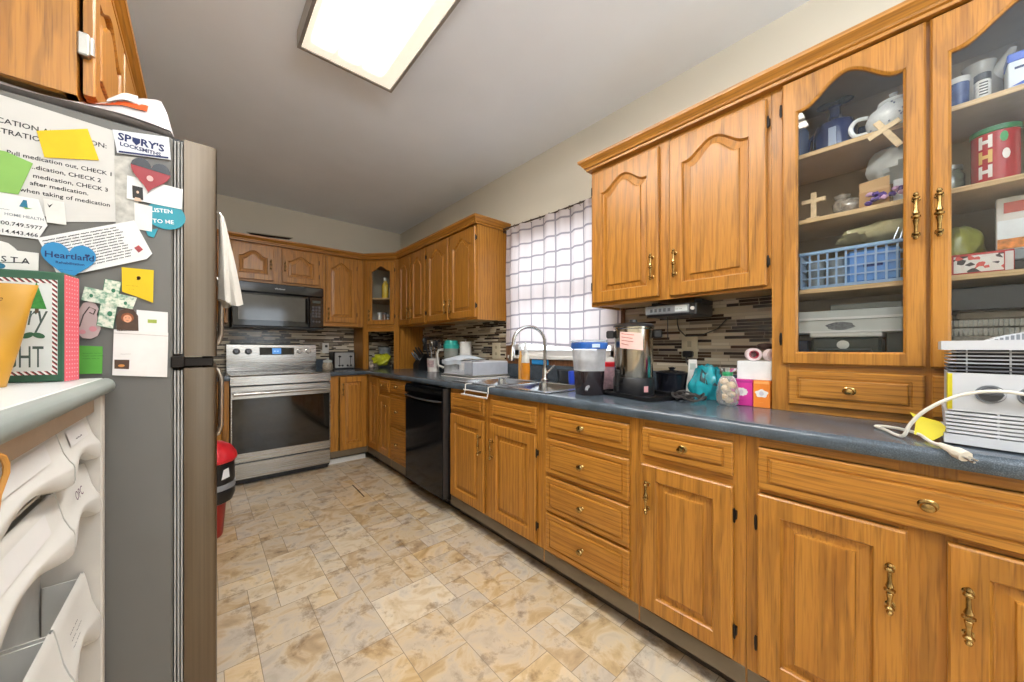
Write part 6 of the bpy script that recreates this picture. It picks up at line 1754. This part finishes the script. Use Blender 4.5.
m.build('arch_slots', plain('slot_grey', '7E8288', 0.5), he)
for y in (-.100, -.152):
    k0 = MB().lathe([(.021, 0), (.020, .003), (.018, .001), (0, .0)], (hx(y)+.0035, y, hz0+.126), Matrix.Rotation(-PI/2, 4, 'Y'), 26); kk = k0.build('knob_recess', plain('recess_grey', '8E9399', 0.5), he)
    m = MB().lathe([(.017, 0), (.016, .004), (0, .005)], (hx(y)+.0035, y, hz0+.126), Matrix.Rotation(-PI/2, 4, 'Y'), 24); m.box(hx(y)-.014, hx(y)+.002, y-.0165, y+.0165, hz0+.1235, hz0+.1285, .002); m.build('knob', plain('knob_dark_grey', '55585E', 0.35), kk)
m = MB().text('-----', .010, TX(hx(-.19)+.0030, -.165, hz0+.158, rz=-90)); m.build('brand_print', plain('print_grey', '9AA0A8', 0.6), he)
m = MB().box(HX0-.0016, HX0+.05, HY1-.0055, HY1-.0032, hz0+.085, hz0+.170); m.box(HX0+.0015, HX0+.0045, HY1-.010, HY1-.0056, hz0+.085, hz0+.170); m.build('yellow_label', plain('label_yellow', 'D2C31E', 0.6), he)
cp_ = [(hx(-.33)-.012, -.34, CT+.075), (hx(-.25)-.018, -.25, CT+.105), (hx(-.17)-.018, -.165, CT+.127), (hx(-.11)-.018, -.105, CT+.135), (1.400, -.055, CT+.118), (1.40, -.012, CT+.080), (1.405, .012, CT+.040), (1.41, .022, CT+.010), (1.43, .035, CT+.0055), (1.50, .055, CT+.005), (1.545, .075, CT+.005), (1.555, .060, CT+.006), (1.53, .035, CT+.008), (1.47, .008, CT+.012), (1.43, -.005, CT+.0115), (1.395, -.012, CT+.010), (1.36, -.022, CT+.008), (1.335, -.032, CT+.010)]
def smooth(pts, k=6):
    P = [Vector(p) for p in pts]; out = []
    for i in range(len(P)-1):
        p0, p1, p2, p3 = P[max(0, i-1)], P[i], P[i+1], P[min(len(P)-1, i+2)]
        for j in range(k):
            t = j/k; out.append(.5*((2*p1)+(-p0+p2)*t+(2*p0-5*p1+4*p2-p3)*t*t+(-p0+3*p1-3*p2+p3)*t**3))
    return out+[P[-1]]
MB().tube(smooth(cp_), .0038, 8).build('power_cord', plain('cord_white', 'E2DDD0', 0.45), he)
p0 = Vector(cp_[-1]); dv = Vector((-.035, -.030, -.012)).normalized(); sd = dv.cross(Vector((0, 0, 1))).normalized()
m = MB().tube([p0-dv*.004, p0+dv*.022, p0+dv*.030, p0+dv*.048], [.0045, .0085, .012, .012], 10); pl_ = m.build('plug', plain('plug_cream', 'DAD2C2', 0.45), he)
m = MB()
for s_ in (-.006, .006):
    q = p0+dv*.047+sd*s_; m.tube([q, q+dv*.016], .0018, 6)
q = p0+dv*.047+Vector((0, 0, -.004)); m.tube([q, q+dv*.017], .0022, 6); m.build('prongs', CHROME, pl_)
tgp = [onX(914, 434, 1.445), onX(933, 440.5, 1.432), onX(944, 435, 1.432), onX(946, 427, 1.452), onX(940, 422, 1.462), onX(924, 417.5, 1.468), onX(910, 412.5, 1.470), onX(916, 421, 1.462)]
tgp = [Vector((p.x, p.y, max(p.z, CT+.0015))) for p in tgp]
m = MB(); nn_ = len(tgp); th_ = Vector((.0012, 0, .0006))
m.add(list(tgp)+[p+th_ for p in tgp], [tuple(range(nn_)), tuple(range(nn_, 2*nn_))[::-1]]+[(i, (i+1) % nn_, nn_+(i+1) % nn_, nn_+i) for i in range(nn_)])
m.build('yellow_tag', plain('label_yellow', 'E8DC2C'), he)

# ------------------------------------------------------------------ inside the glass hutch
def on(z): return z+.0006
s1, s2_, s3, s4 = on(SH[0]), on(SH[1]), on(SH[2]), on(1.084)
NAVY = plain('cobalt_glass', '26345E', 0.12, var=.3, scale=30, coat=.6)
vz = thing('glass_decanter', 'dark blue glass decanter with a bow-shaped top, upper shelf of the left hutch door', 'decanter', (1.86, .19, s1))
MB().lathe([(.052, 0), (.058, .006), (.060, .09), (.050, .125), (.022, .145), (.016, .16), (.016, .185), (.020, .19)], (1.87, .19, s1), seg=26).build('body', NAVY, vz)
m = MB().blob((1.87, .213, s1+.205), (.012, .026, .013), 2, .1, 14, 8).blob((1.87, .167, s1+.205), (.012, .026, .013), 3, .1, 14, 8).blob((1.87, .19, s1+.198), (.012, .012, .014), 4, .05, 12, 8); m.build('bow_top', plain('bow_dark', '1D1F2C', 0.4), vz)
m = MB().box(1.8085, 1.811, .180, .200, s1+.030, s1+.095, .001); m.build('pale_label', plain('label_faint', '98A4BC', 0.5), vz)
m = MB().tube([(1.865, .245, s1+.02), (1.86, .262, s1+.05), (1.86, .258, s1+.09), (1.865, .238, s1+.11)], .007, 8); m.build('handle', NAVY, vz)
b2 = MB().lathe([(.032, 0), (.034, .004), (.036, .10), (.034, .104), (.030, .10), (0, .01)], (1.945, .135, s1), seg=22); tag(b2.build('blue_tumbler', NAVY), 'dark blue glass tumbler between the decanter and the white teapot', 'glass')
b2 = MB().lathe([(.028, 0), (.030, .004), (.032, .115), (.026, .13), (0, .132)], (1.83, .285, s1), seg=20); tag(b2.build('blue_tumbler', plain('steel_blue_glass', '3A4A68', .5)), 'pale blue glass at the left end of the upper hutch shelf', 'glass')
tp = thing('teapot', 'white china teapot with a small flower pattern, upper shelf of the left hutch door', 'teapot', (1.80, .055, s1))
tx2, ty2 = 1.815, .050
CH = plain('white_china', 'E4E6E6', 0.12, var=.06, scale=120)
MB().lathe([(.036, 0), (.040, .005), (.058, .035), (.062, .058), (.054, .082), (.036, .098), (.034, .102)], (tx2, ty2, s1), seg=28).build('body', CH, tp)
MB().lathe([(.036, .1025), (.034, .112), (.018, .122), (.008, .126), (.010, .136), (0, .142)], (tx2, ty2, s1), seg=24).build('lid', CH, tp)
MB().tube(smooth([(tx2, ty2+.055, s1+.085), (tx2, ty2+.082, s1+.088), (tx2, ty2+.095, s1+.065), (tx2, ty2+.085, s1+.036), (tx2, ty2+.054, s1+.032)]), .0065, 10).build('handle', CH, tp)
MB().tube([(tx2, ty2-.05, s1+.040), (tx2, ty2-.080, s1+.060), (tx2, ty2-.100, s1+.095)], [.015, .011, .008], 10).build('spout', CH, tp)
m = MB(); rn = random.Random(2)
for i in range(26):
    a = rn.uniform(PI*.6, PI*1.7); zz = rn.uniform(.02, .09); r_ = .0615 if .035 < zz < .07 else .055
    m.blob((tx2+r_*math.cos(a), ty2+r_*math.sin(a), s1+zz), (.003, .003, .003), i, .1, 6, 4)
m.build('flower_pattern', plain('flower_blue', '8C94A8', 0.5), tp)
# wooden crosses
WD = plain('pale_cross_wood', 'E0C49A', 0.55, var=.12, scale=90)
def cross(label, M, h, wd, t, at):
    r = thing('wooden_cross', label, 'cross', at)
    MB(M).box(-wd/2, wd/2, -t/2, t/2, 0, h, .001).build('upright', WD, r)
    MB(M).box(-h*.34, h*.34, -t/2-.0012, t/2+.0012, h*.60, h*.60+wd, .001).build('arm', WD, r)
    return r
c0 = Vector(onX(905, 163, 1.722)); 
cross('plain wooden cross tilted in front of the upper hutch shelf, below the teapot', Matrix.Translation((1.7205, .0335, 1.775)) @ Matrix.Rotation(-PI/2, 4, 'Z') @ Matrix.Rotation(math.radians(-27), 4, 'Y'), .108, .016, .006, (1.7205, .03, 1.775))
r = cross('small wooden cross standing upright on the middle hutch shelf at the left', Matrix.Translation((1.765, .232, s2_+.006)) @ Matrix.Rotation(-PI/2, 4, 'Z'), .092, .015, .008, (1.765, .232, s2_))
MB().box(1.745, 1.785, .215, .250, s2_, s2_+.006, .001).build('foot', WD, r)
cg = thing('glass_figurines', 'cloudy glass figurine between the small cross and the cardboard box', 'figurine', (1.80, .16, s2_))
m = MB().lathe([(.030, 0), (.032, .004), (.020, .02), (.024, .045), (.016, .06), (.020, .075), (0, .085)], (1.81, .165, s2_), seg=18, sy=1.1).blob((1.80, .142, s2_+.03), (.022, .028, .029), 5, .15, 16, 10); m.build('body', plain('cloudy_glass', '8E857A', 0.15, var=.5, scale=60, coat=.6), cg)
cg.name = 'glass_figurine'
kx = thing('cardboard_box', 'open kraft cardboard box on the middle hutch shelf', 'box', (1.79, .085, s2_))
m = MB().box(1.765, 1.83, .055, .122, s2_, s2_+.062, .001); m.build('box', plain('kraft_card', 'C49A6A', 0.8, var=.06), kx)
m = MB().add([(1.764, .056, s2_+.062), (1.764, .121, s2_+.062), (1.757, .121, s2_+.086), (1.757, .056, s2_+.092)], [(0, 1, 2, 3)]).box(1.7635, 1.7648, .056, .121, s2_+.055, s2_+.0625); m.build('flap', plain('kraft_inside', 'D0AB7C', 0.8), kx)
fl = thing('flower_bunch', 'bunch of small purple artificial flowers in front of the cardboard box', 'flowers', (1.75, .055, s2_))
m = MB(); m2 = MB(); rn = random.Random(6)
for i in range(22):
    p = (1.749+rn.uniform(-.008, .008), .058+rn.uniform(-.045, .045), s2_+.012+rn.uniform(0, .030))
    (m if i % 3 else m2).blob(p, (.008, .009, .0075), i, .35, 10, 6)
m.build('petals', plain('petal_purple', '5B3F8E', 0.7, var=.3, scale=80), fl); m2.build('pale_petals', plain('petal_pink', 'C9A0C4', 0.7), fl)
tag(MB().box(1.80, 1.90, -.005, .050, s2_, s2_+.085, .002).build('white_box', plain('card_white', 'E1E5EA', 0.6)), 'small white box behind the purple flowers in the hutch', 'box')
wbg = thing('plastic_bag', 'white plastic bag stuffed under the upper shelf, behind the tilted cross', 'bag', (1.90, .04, s2_+.09))
MB().blob((1.86, .040, s2_+.155), (.060, .072, .062), 8, .25, 24, 14).build('bag', plain('bag_white', 'D6DBDB', 0.35, var=.06, bump=.5), wbg)
# blue basket
bk = thing('plastic_basket', 'pale blue lattice plastic basket on the lower middle shelf of the left hutch door', 'basket', (1.84, .12, s3))
bX0, bX1, bY0, bY1, bZ = 1.748, 1.94, .018, .262, s3
M_BK = plain('basket_blue', '8FB0D6', 0.4, var=.04)
m = MB().box(bX0, bX1, bY0, bY1, bZ, bZ+.006).box(bX0-.006, bX0+.004, bY0-.006, bY1+.006, bZ+.122, bZ+.134, .002).box(bX1-.004, bX1+.006, bY0-.006, bY1+.006, bZ+.122, bZ+.134, .002).box(bX0, bX1, bY0-.006, bY0+.004, bZ+.122, bZ+.134, .002).box(bX0, bX1, bY1-.004, bY1+.006, bZ+.122, bZ+.134, .002)
m.build('rim', M_BK, bk)
m = MB()
for i in range(12):
    y = lerp(bY0, bY1, i/11); m.box(bX0-.001, bX0+.003, y-.0025, y+.0025, bZ+.004, bZ+.124)
for i in range(4):
    z = lerp(bZ+.008, bZ+.098, i/3); m.box(bX0-.0015, bX0+.0025, bY0, bY1, z-.0025, z+.0025)
for i in range(8):
    x = lerp(bX0, bX1, i/7)
    for y in (bY0, bY1): m.box(x-.0025, x+.0025, y-.002, y+.002, bZ+.004, bZ+.124)
for i in range(4):
    z = lerp(bZ+.008, bZ+.098, i/3)
    for y in (bY0, bY1): m.box(bX0, bX1, y-.0015, y+.0015, z-.0025, z+.0025)
m.build('lattice', M_BK, bk)
bl = thing('blue_packet', 'bright blue packet with a dark stripe inside the blue basket', 'packet', (1.775, .09, bZ+.0065))
MB().box(1.757, 1.80, .035, .150, bZ+.0066, bZ+.118, .008).build('packet', plain('packet_blue', '5C97DE', 0.3, var=.08), bl)
MB().box(1.7555, 1.7570, .070, .112, bZ+.058, bZ+.068).build('stripe', plain('stripe_navy', '1D3F8C', 0.4), bl)
gl = MB()
for i in range(3):
    gl.lathe([(.022, 0), (.024, .004), (.026, .09), (.022, .1), (.0, .101)], (1.79, .178+i*.001+.0, bZ+.0068), seg=16) if i == 0 else None
tag(gl.build('clear_jar', plain('jar_grey_glass', '9AA6AE', 0.12, var=.3, coat=.6)), 'grey glass jar inside the blue basket, left of the blue packet', 'jar')
gl = MB().lathe([(.022, 0), (.024, .004), (.026, .09), (.022, .1), (.0, .101)], (1.80, .230, bZ+.0068), seg=16)
tag(gl.build('clear_jar', plain('jar_grey_glass', '9AA6AE')), 'grey glass jar at the left corner inside the blue basket', 'jar')
yl = thing('plastic_bag', 'cloudy yellowish plastic bag lying over the blue basket', 'bag', (1.85, .07, bZ+.135))
MB().blob((1.84, .072, bZ+.180), (.075, .092, .036), 12, .22, 30, 14).build('bag', plain('bag_straw', 'B9B088', 0.25, var=.12, scale=30, bump=.6, coat=.4), yl)
wr = MB()
for i in range(3):
    y = .048-.013*i; wr.tube([(1.752, y, bZ+.1345), (1.756, y-.004, bZ+.150+.006*i), (1.760, y-.010, bZ+.172)], .0018, 6)
tag(wr.build('wire_whisk', CHROME), 'three bright steel wires rising from the right end of the blue basket', 'whisk')
# lowest level, left door: stacked boxes and a black case
def slab(name, label, cat, x0, x1, y0, y1, z0, z1, mat, b=.002, group=None):
    return tag(MB().box(x0, x1, y0, y1, z0, z1, b).build(name, mat), label, cat, group)
cs = thing('equipment_case', 'dark case with a white top edge and round emblem, at the bottom of the hutch', 'case', (1.82, .165, s4))
MB().box(1.752, 1.93, .072, .238, s4, s4+.098, .008).build('case', plain('case_dark', '22302F', 0.3, var=.15), cs)
MB().box(1.748, 1.93, .070, .240, s4+.0985, s4+.114, .003).build('white_lid_edge', WHITEP, cs)
MB().lathe([(.015, 0), (.015, .002), (0, .003)], (1.7515, .158, s4+.072), Matrix.Rotation(-PI/2, 4, 'Y'), 20).build('emblem', plain('emblem_silver', 'C9CCCA', 0.3, .5), cs)
MB().tube([(1.750, .225, s4+.02), (1.744, .22, s4+.055), (1.744, .095, s4+.055), (1.750, .088, s4+.02)], .004, 8).build('handle', plain('case_handle', '4A5654', 0.3), cs)
slab('dark_box', 'dark blue box at the bottom left of the hutch, beside the black case', 'box', 1.77, 1.93, .248, .305, s4, s4+.088, plain('box_navy', '2A3550', 0.4))
slab('dark_box', 'grey-green box at the bottom of the left hutch door, right of the black case', 'box', 1.80, 1.93, .000, .064, s4, s4+.112, plain('box_slate', '4A5654', 0.4, var=.1))
b1 = thing('game_box', 'flat pale box with a dark printed emblem, lying on the black case', 'box', (1.83, .15, s4+.1145))
MB().box(1.752, 1.95, .030, .300, s4+.1145, s4+.158, .002).build('box', plain('box_greywhite', 'C9CCC8', 0.5, var=.06), b1)
m = MB().prism([(.165+.034*math.cos(q)*(1+.1*math.sin(6*q)), s4+.137+.014*math.sin(q)) for q in [k*PI/12 for k in range(24)]], 1.7512, 1.7519, 'yz'); m.build('printed_emblem', plain('emblem_smoke', '6A6C70', 0.6, var=.4, scale=160), b1)
MB().box(1.7505, 1.7519, .031, .299, s4+.1150, s4+.121).build('bright_edge', WHITEB, b1)
b1 = thing('game_box', 'thin pale box on top of the stack, just under the basket shelf', 'box', (1.83, .15, s4+.1585))
MB().box(1.75, 1.95, .020, .300, s4+.1585, s4+.192, .002).build('box', plain('box_silver', 'BCC0BE', 0.5, var=.06), b1)
MB().box(1.7485, 1.7499, .021, .299, s4+.160, s4+.168).build('bright_edge', WHITEB, b1)
slab('flat_tray', 'flat grey tray on the stack of pale boxes in the hutch', 'tray', 1.76, 1.95, .03, .19, s4+.1925, s4+.212, plain('tray_grey', '5E625F', 0.4))
# right door
mg = thing('mug', 'blue mug with a white rim, upper shelf of the right hutch door', 'mug', (1.79, -.075, s1))
MB().lathe([(.017, 0), (.019, .004), (.020, .072)], (1.775, -.072, s1), seg=22).build('body', plain('mug_blue', '3F5488', 0.3, var=.2, scale=60), mg)
MB().lathe([(.0205, .0725), (.0215, .076), (.0215, .088), (.016, .089), (.016, .03), (0, .03)], (1.775, -.072, s1), seg=22).build('rim', WHITEP, mg)
pi_ = thing('white_pitcher', 'grey-white china pitcher with a long spout, behind the pill bottle in the hutch', 'pitcher', (1.868, -.112, s1))
MB().lathe([(.030, 0), (.033, .006), (.044, .04), (.042, .075), (.030, .11), (.027, .13), (.031, .15)], (1.868, -.112, s1), seg=28).build('body', plain('china_grey', 'B9B4AA', 0.25, var=.05), pi_)
MB().tube([(1.866, -.130, s1+.085), (1.864, -.150, s1+.12), (1.862, -.168, s1+.165)], [.022, .016, .007], 12).build('spout', plain('china_grey', 'B9B4AA'), pi_)
MB().tube(smooth([(1.868, -.084, s1+.13), (1.868, -.066, s1+.115), (1.868, -.060, s1+.08), (1.868, -.072, s1+.045)]), .006, 8).build('handle', plain('china_grey', 'B9B4AA'), pi_)
pb = thing('pill_bottle', 'small white labelled bottle with a dark cap, upper shelf of the right hutch door', 'bottle', (1.766, -.112, s1))
MB().lathe([(.013, 0), (.014, .003), (.014, .052), (.012, .056)], (1.766, -.112, s1), seg=20).build('body', plain('label_white', 'DAD9D4', 0.5, var=.15, scale=140), pb)
MB().lathe([(.0145, .0565), (.0145, .074), (.012, .076), (0, .0765)], (1.766, -.112, s1), seg=20).build('cap', plain('cap_black', '2A2A2C', 0.4), pb)
m = MB()
for i in range(5): m.box(1.7512, 1.7522, -.120, -.106, s1+.012+.008*i, s1+.015+.008*i)
m.build('printing', INK, pb)
wbx = thing('tissue_box', 'white and blue printed box, upper shelf of the right hutch door', 'box', (1.79, -.19, s1))
MB().box(1.752, 1.82, -.250, -.150, s1, s1+.075, .002).build('box', plain('box_white_print', 'DCE1E6', 0.5), wbx)
MB().box(1.751, 1.821, -.251, -.149, s1+.0755, s1+.098, .002).build('blue_lid', plain('box_blue', '2B57C2', 0.35), wbx)
MB().prism([(-.155, s1+.008), (-.190, s1+.022), (-.240, s1+.038), (-.240, s1+.018), (-.190, s1+.006)], 1.7512, 1.7519, 'yz').build('blue_wave', plain('box_blue', '2B57C2'), wbx)
MB().box(1.7512, 1.7519, -.210, -.160, s1+.052, s1+.058).build('printing', INKN, wbx)
bm = thing('black_canister', 'black canister with a pale emblem standing on the right hutch upper shelf behind the box', 'canister', (1.92, -.215, s1))
MB().lathe([(.044, 0), (.046, .004), (.046, .150), (.040, .160), (.030, .165), (.030, .185), (0, .187)], (1.925, -.225, s1), seg=24).build('body', plain('canister_black', '1E1E20', 0.3), bm)
MB().lathe([(.012, 0), (.012, .002), (0, .0022)], (1.8785, -.225, s1+.13), Matrix.Rotation(-PI/2, 4, 'Y'), 16).build('emblem', plain('emblem_silver', 'C9CCCA'), bm)
tn = thing('cookie_tin', 'red tin with large block letters and a green lid, in the right hutch door', 'tin', (1.80, -.135, s2_))
cxn, cyn, rn_ = 1.795, -.134, .040
MB().lathe([(rn_-.002, 0), (rn_, .002), (rn_, .140)], (cxn, cyn, s2_), seg=36).build('body', plain('tin_red', 'B02530', 0.25, var=.05), tn)
MB().lathe([(rn_+.001, .1405), (rn_+.0025, .142), (rn_+.0025, .154), (rn_-.002, .157), (0, .157)], (cxn, cyn, s2_), seg=36).build('green_lid', plain('tin_green', '2E7A4A', 0.3), tn)
def wrap(mb, body, size, a_deg, z, sx=1.0):
    t = MB().text(body, size, Matrix(), sx=sx)
    vs = []
    for p in t.v:
        a = math.radians(a_deg)+p.x/rn_; vs.append((cxn+(rn_+.0006)*math.cos(a), cyn+(rn_+.0006)*math.sin(a), z+p.y))
    mb.add(vs, t.f)
def patch(m, a0, a1, z0, z1):
    m.grid(lambda u, v: (cxn+(rn_+.0006)*math.cos(math.radians(lerp(a0, a1, u))), cyn+(rn_+.0006)*math.sin(math.radians(lerp(a0, a1, u))), s2_+lerp(z0, z1, v)), 5, 2)
for col, zz in (('F0E6E2', .098), ('E0B56A', .056), ('F0E6E2', .014)):
    m = MB(); m.recalc = False
    patch(m, 136, 146, zz, zz+.036); patch(m, 146, 160, zz+.013, zz+.023); patch(m, 160, 170, zz, zz+.036)
    m.build('letter', plain('letter_'+col, col, 0.4), tn)
m = MB(); m.recalc = False
m.grid(lambda u, v: (cxn+(rn_+.0006)*math.cos(math.radians(201+lerp(-10, 10, u))), cyn+(rn_+.0006)*math.sin(math.radians(201+lerp(-10, 10, u))), s2_+.072+(.022*(v-.5))*math.sqrt(max(0, 1-(2*u-1)**2))*1.3), 10, 4); m.build('speech_bubble', plain('letter_F0E6E2', 'F0E6E2'), tn)
m = MB(); m.recalc = False
m.grid(lambda u, v: (cxn+(rn_+.0006)*math.cos(math.radians(196+lerp(-10, 10, u))), cyn+(rn_+.0006)*math.sin(math.radians(196+lerp(-10, 10, u))), s2_+.120+(.028*(v-.5))*math.sqrt(max(0, 1-(2*u-1)**2))), 10, 4); m.build('green_leaf', plain('leaf_green', '3FA05A', 0.4), tn)
gj = thing('preserve_jar', 'dim green-grey glass jar left of the red tin in the hutch', 'jar', (1.83, -.062, s2_))
MB().lathe([(.028, 0), (.030, .004), (.030, .062), (.024, .072), (.024, .078)], (1.84, -.058, s2_), seg=20).build('body', plain('jar_green_grey', '6E7264', 0.15, var=.35, scale=50, coat=.6), gj)
MB().lathe([(.026, .0785), (.026, .092), (0, .093)], (1.84, -.058, s2_), seg=20).build('lid', plain('jar_lid_grey', '8A8A84', 0.35, .6), gj)
wc = thing('white_canister', 'white canister at the right edge of the photo, beside the red tin', 'canister', (1.83, -.235, s2_))
MB().lathe([(.042, 0), (.044, .003), (.044, .125), (.040, .130), (0, .131)], (1.82, -.240, s2_), seg=28).build('body', plain('canister_white', 'D6D6D2', 0.35), wc)
MB().lathe([(.0445, .1312), (.045, .134), (.045, .142), (0, .143)], (1.82, -.240, s2_), seg=28).build('lid', WHITEP, wc)
yg = thing('plastic_bag', 'yellow-green plastic bag slumped on the lower middle shelf of the right hutch door', 'bag', (1.875, -.078, s3))
MB().blob((1.875, -.078, s3+.090), (.060, .046, .075), 21, .22, 28, 14, flat=-.0895).build('bag', plain('bag_olive', '9A9B50', 0.3, var=.2, scale=25, bump=.6, coat=.3), yg)
gb2 = thing('game_box', 'red and white printed box at the front of the right hutch shelf', 'box', (1.76, -.115, s3+.012))
RG = Matrix.Translation((1.762, -.058, s3)) @ Matrix.Rotation(math.radians(-84), 4, 'Z')
MB(RG).box(0, .105, 0, .026, 0, .062, .0015).build('box', plain('box_red', 'B8342F', 0.4), gb2)
m_, nt, b = new_mat('scrap_print')
n = node(nt, 'ShaderNodeTexVoronoi'); n.inputs['Scale'].default_value = 90; nt.links.new(mapped(nt, (1, 1, 1)), n.inputs['Vector'])
rp = ramp(nt, [(0, lin('EDE3DD')), (.45, lin('D9584E')), (.62, lin('F0EAE4')), (.80, lin('3A2E30'))]); rp.color_ramp.interpolation = 'CONSTANT'
sepc = node(nt, 'ShaderNodeSeparateColor'); nt.links.new(n.outputs['Color'], sepc.inputs[0]); nt.links.new(sepc.outputs[0], rp.inputs['Fac']); nt.links.new(rp.outputs['Color'], b.inputs['Base Color'])
MB(RG).box(.006, .088, -.0008, -.0001, .007, .055).build('printed_front', MATS['scrap_print'], gb2)
MB(RG).box(.090, .103, -.0008, -.0001, .005, .057).build('end_strip', plain('strip_white', 'E0D6D2', 0.6), gb2)
pc = thing('picture_box', 'white box with a colour picture, leaning at the right edge of the hutch shelf', 'box', (1.86, -.26, s3+.06))
RP = Matrix.Translation((1.815, -.137, s3+.066)) @ Matrix.Rotation(math.radians(-92), 4, 'Z')
slab('dark_case', 'dark flat case under the white picture box in the hutch', 'case', 1.80, 1.95, -.335, -.136, s3, s3+.034, plain('case_black', '23272A', 0.35), .003)
slab('grey_case', 'grey flat case on top of the dark case in the right hutch door', 'case', 1.80, 1.95, -.335, -.136, s3+.0345, s3+.065, plain('case_grey', '8E979C', 0.4), .003)
MB(RP).box(0, .15, 0, .045, 0, .150, .0015).build('box', plain('box_photo_white', 'D8D4CE', 0.5), pc)
MB(RP).box(.002, .14, -.0008, -.0001, .028, .085).build('picture_white', plain('picture_pale', 'E9EEF0', 0.5, var=.1), pc)
MB(RP).box(.002, .14, -.0012, -.0001, .004, .032).build('picture_orange', plain('picture_warm', 'D9853A', 0.5, var=.4, scale=70), pc)
MB(RP).box(.012, .045, -.0010, -.0001, .105, .135).build('red_badge', plain('badge_red', 'C4574A', 0.5, var=.2), pc)
slab('storage_box', 'black lidded storage box at the top of the lowest right hutch level', 'box', 1.755, 1.95, -.335, -.055, s4+.168, s4+.236, plain('storage_black', '24282E', 0.3, var=.1), .004)
for i, (z0, z1, lab_) in enumerate(((.1215, .142, 'upper spiral-bound notebook lying under the black storage box'), (.096, .118, 'lower spiral-bound notebook lying in the right hutch door'))):
    nb = thing('spiral_notebook', lab_, 'notebook', (1.85, -.19, s4+z0), 0, 'spiral notebooks in the hutch')
    MB().box(1.768, 1.95, -.335, -.06, s4+z0, s4+z1, .001).build('pages', plain('notebook_page', 'B9B4A8', 0.7, var=.15, scale=200), nb)
    m = MB()
    for k in range(34):
        y = lerp(-.33, -.065, k/33); m.tube([(1.768+.009*math.cos(q), y, s4+(z0+z1)/2+.0098*math.sin(q)) for q in [j*PI/4 for j in range(8)]], .0012, 5, closed=True)
    m.build('spiral_binding', plain('spiral_steel', 'C2C2BC', 0.3, .8), nb)
slab('cloth_stack', 'folded grey cloth on top of the notebooks in the right hutch door', 'cloth', 1.78, 1.95, -.33, -.07, s4+.1425, s4+.1675, plain('cloth_sand', '8A7F70', 0.9, var=.2, bump=.4), .006)
slab('paper_stack', 'stack of papers below the spiral notebooks in the right hutch door', 'paper', 1.76, 1.95, -.335, -.06, s4, s4+.0955, plain('stack_paper', '9C978C', 0.8, var=.2, scale=120), .002)
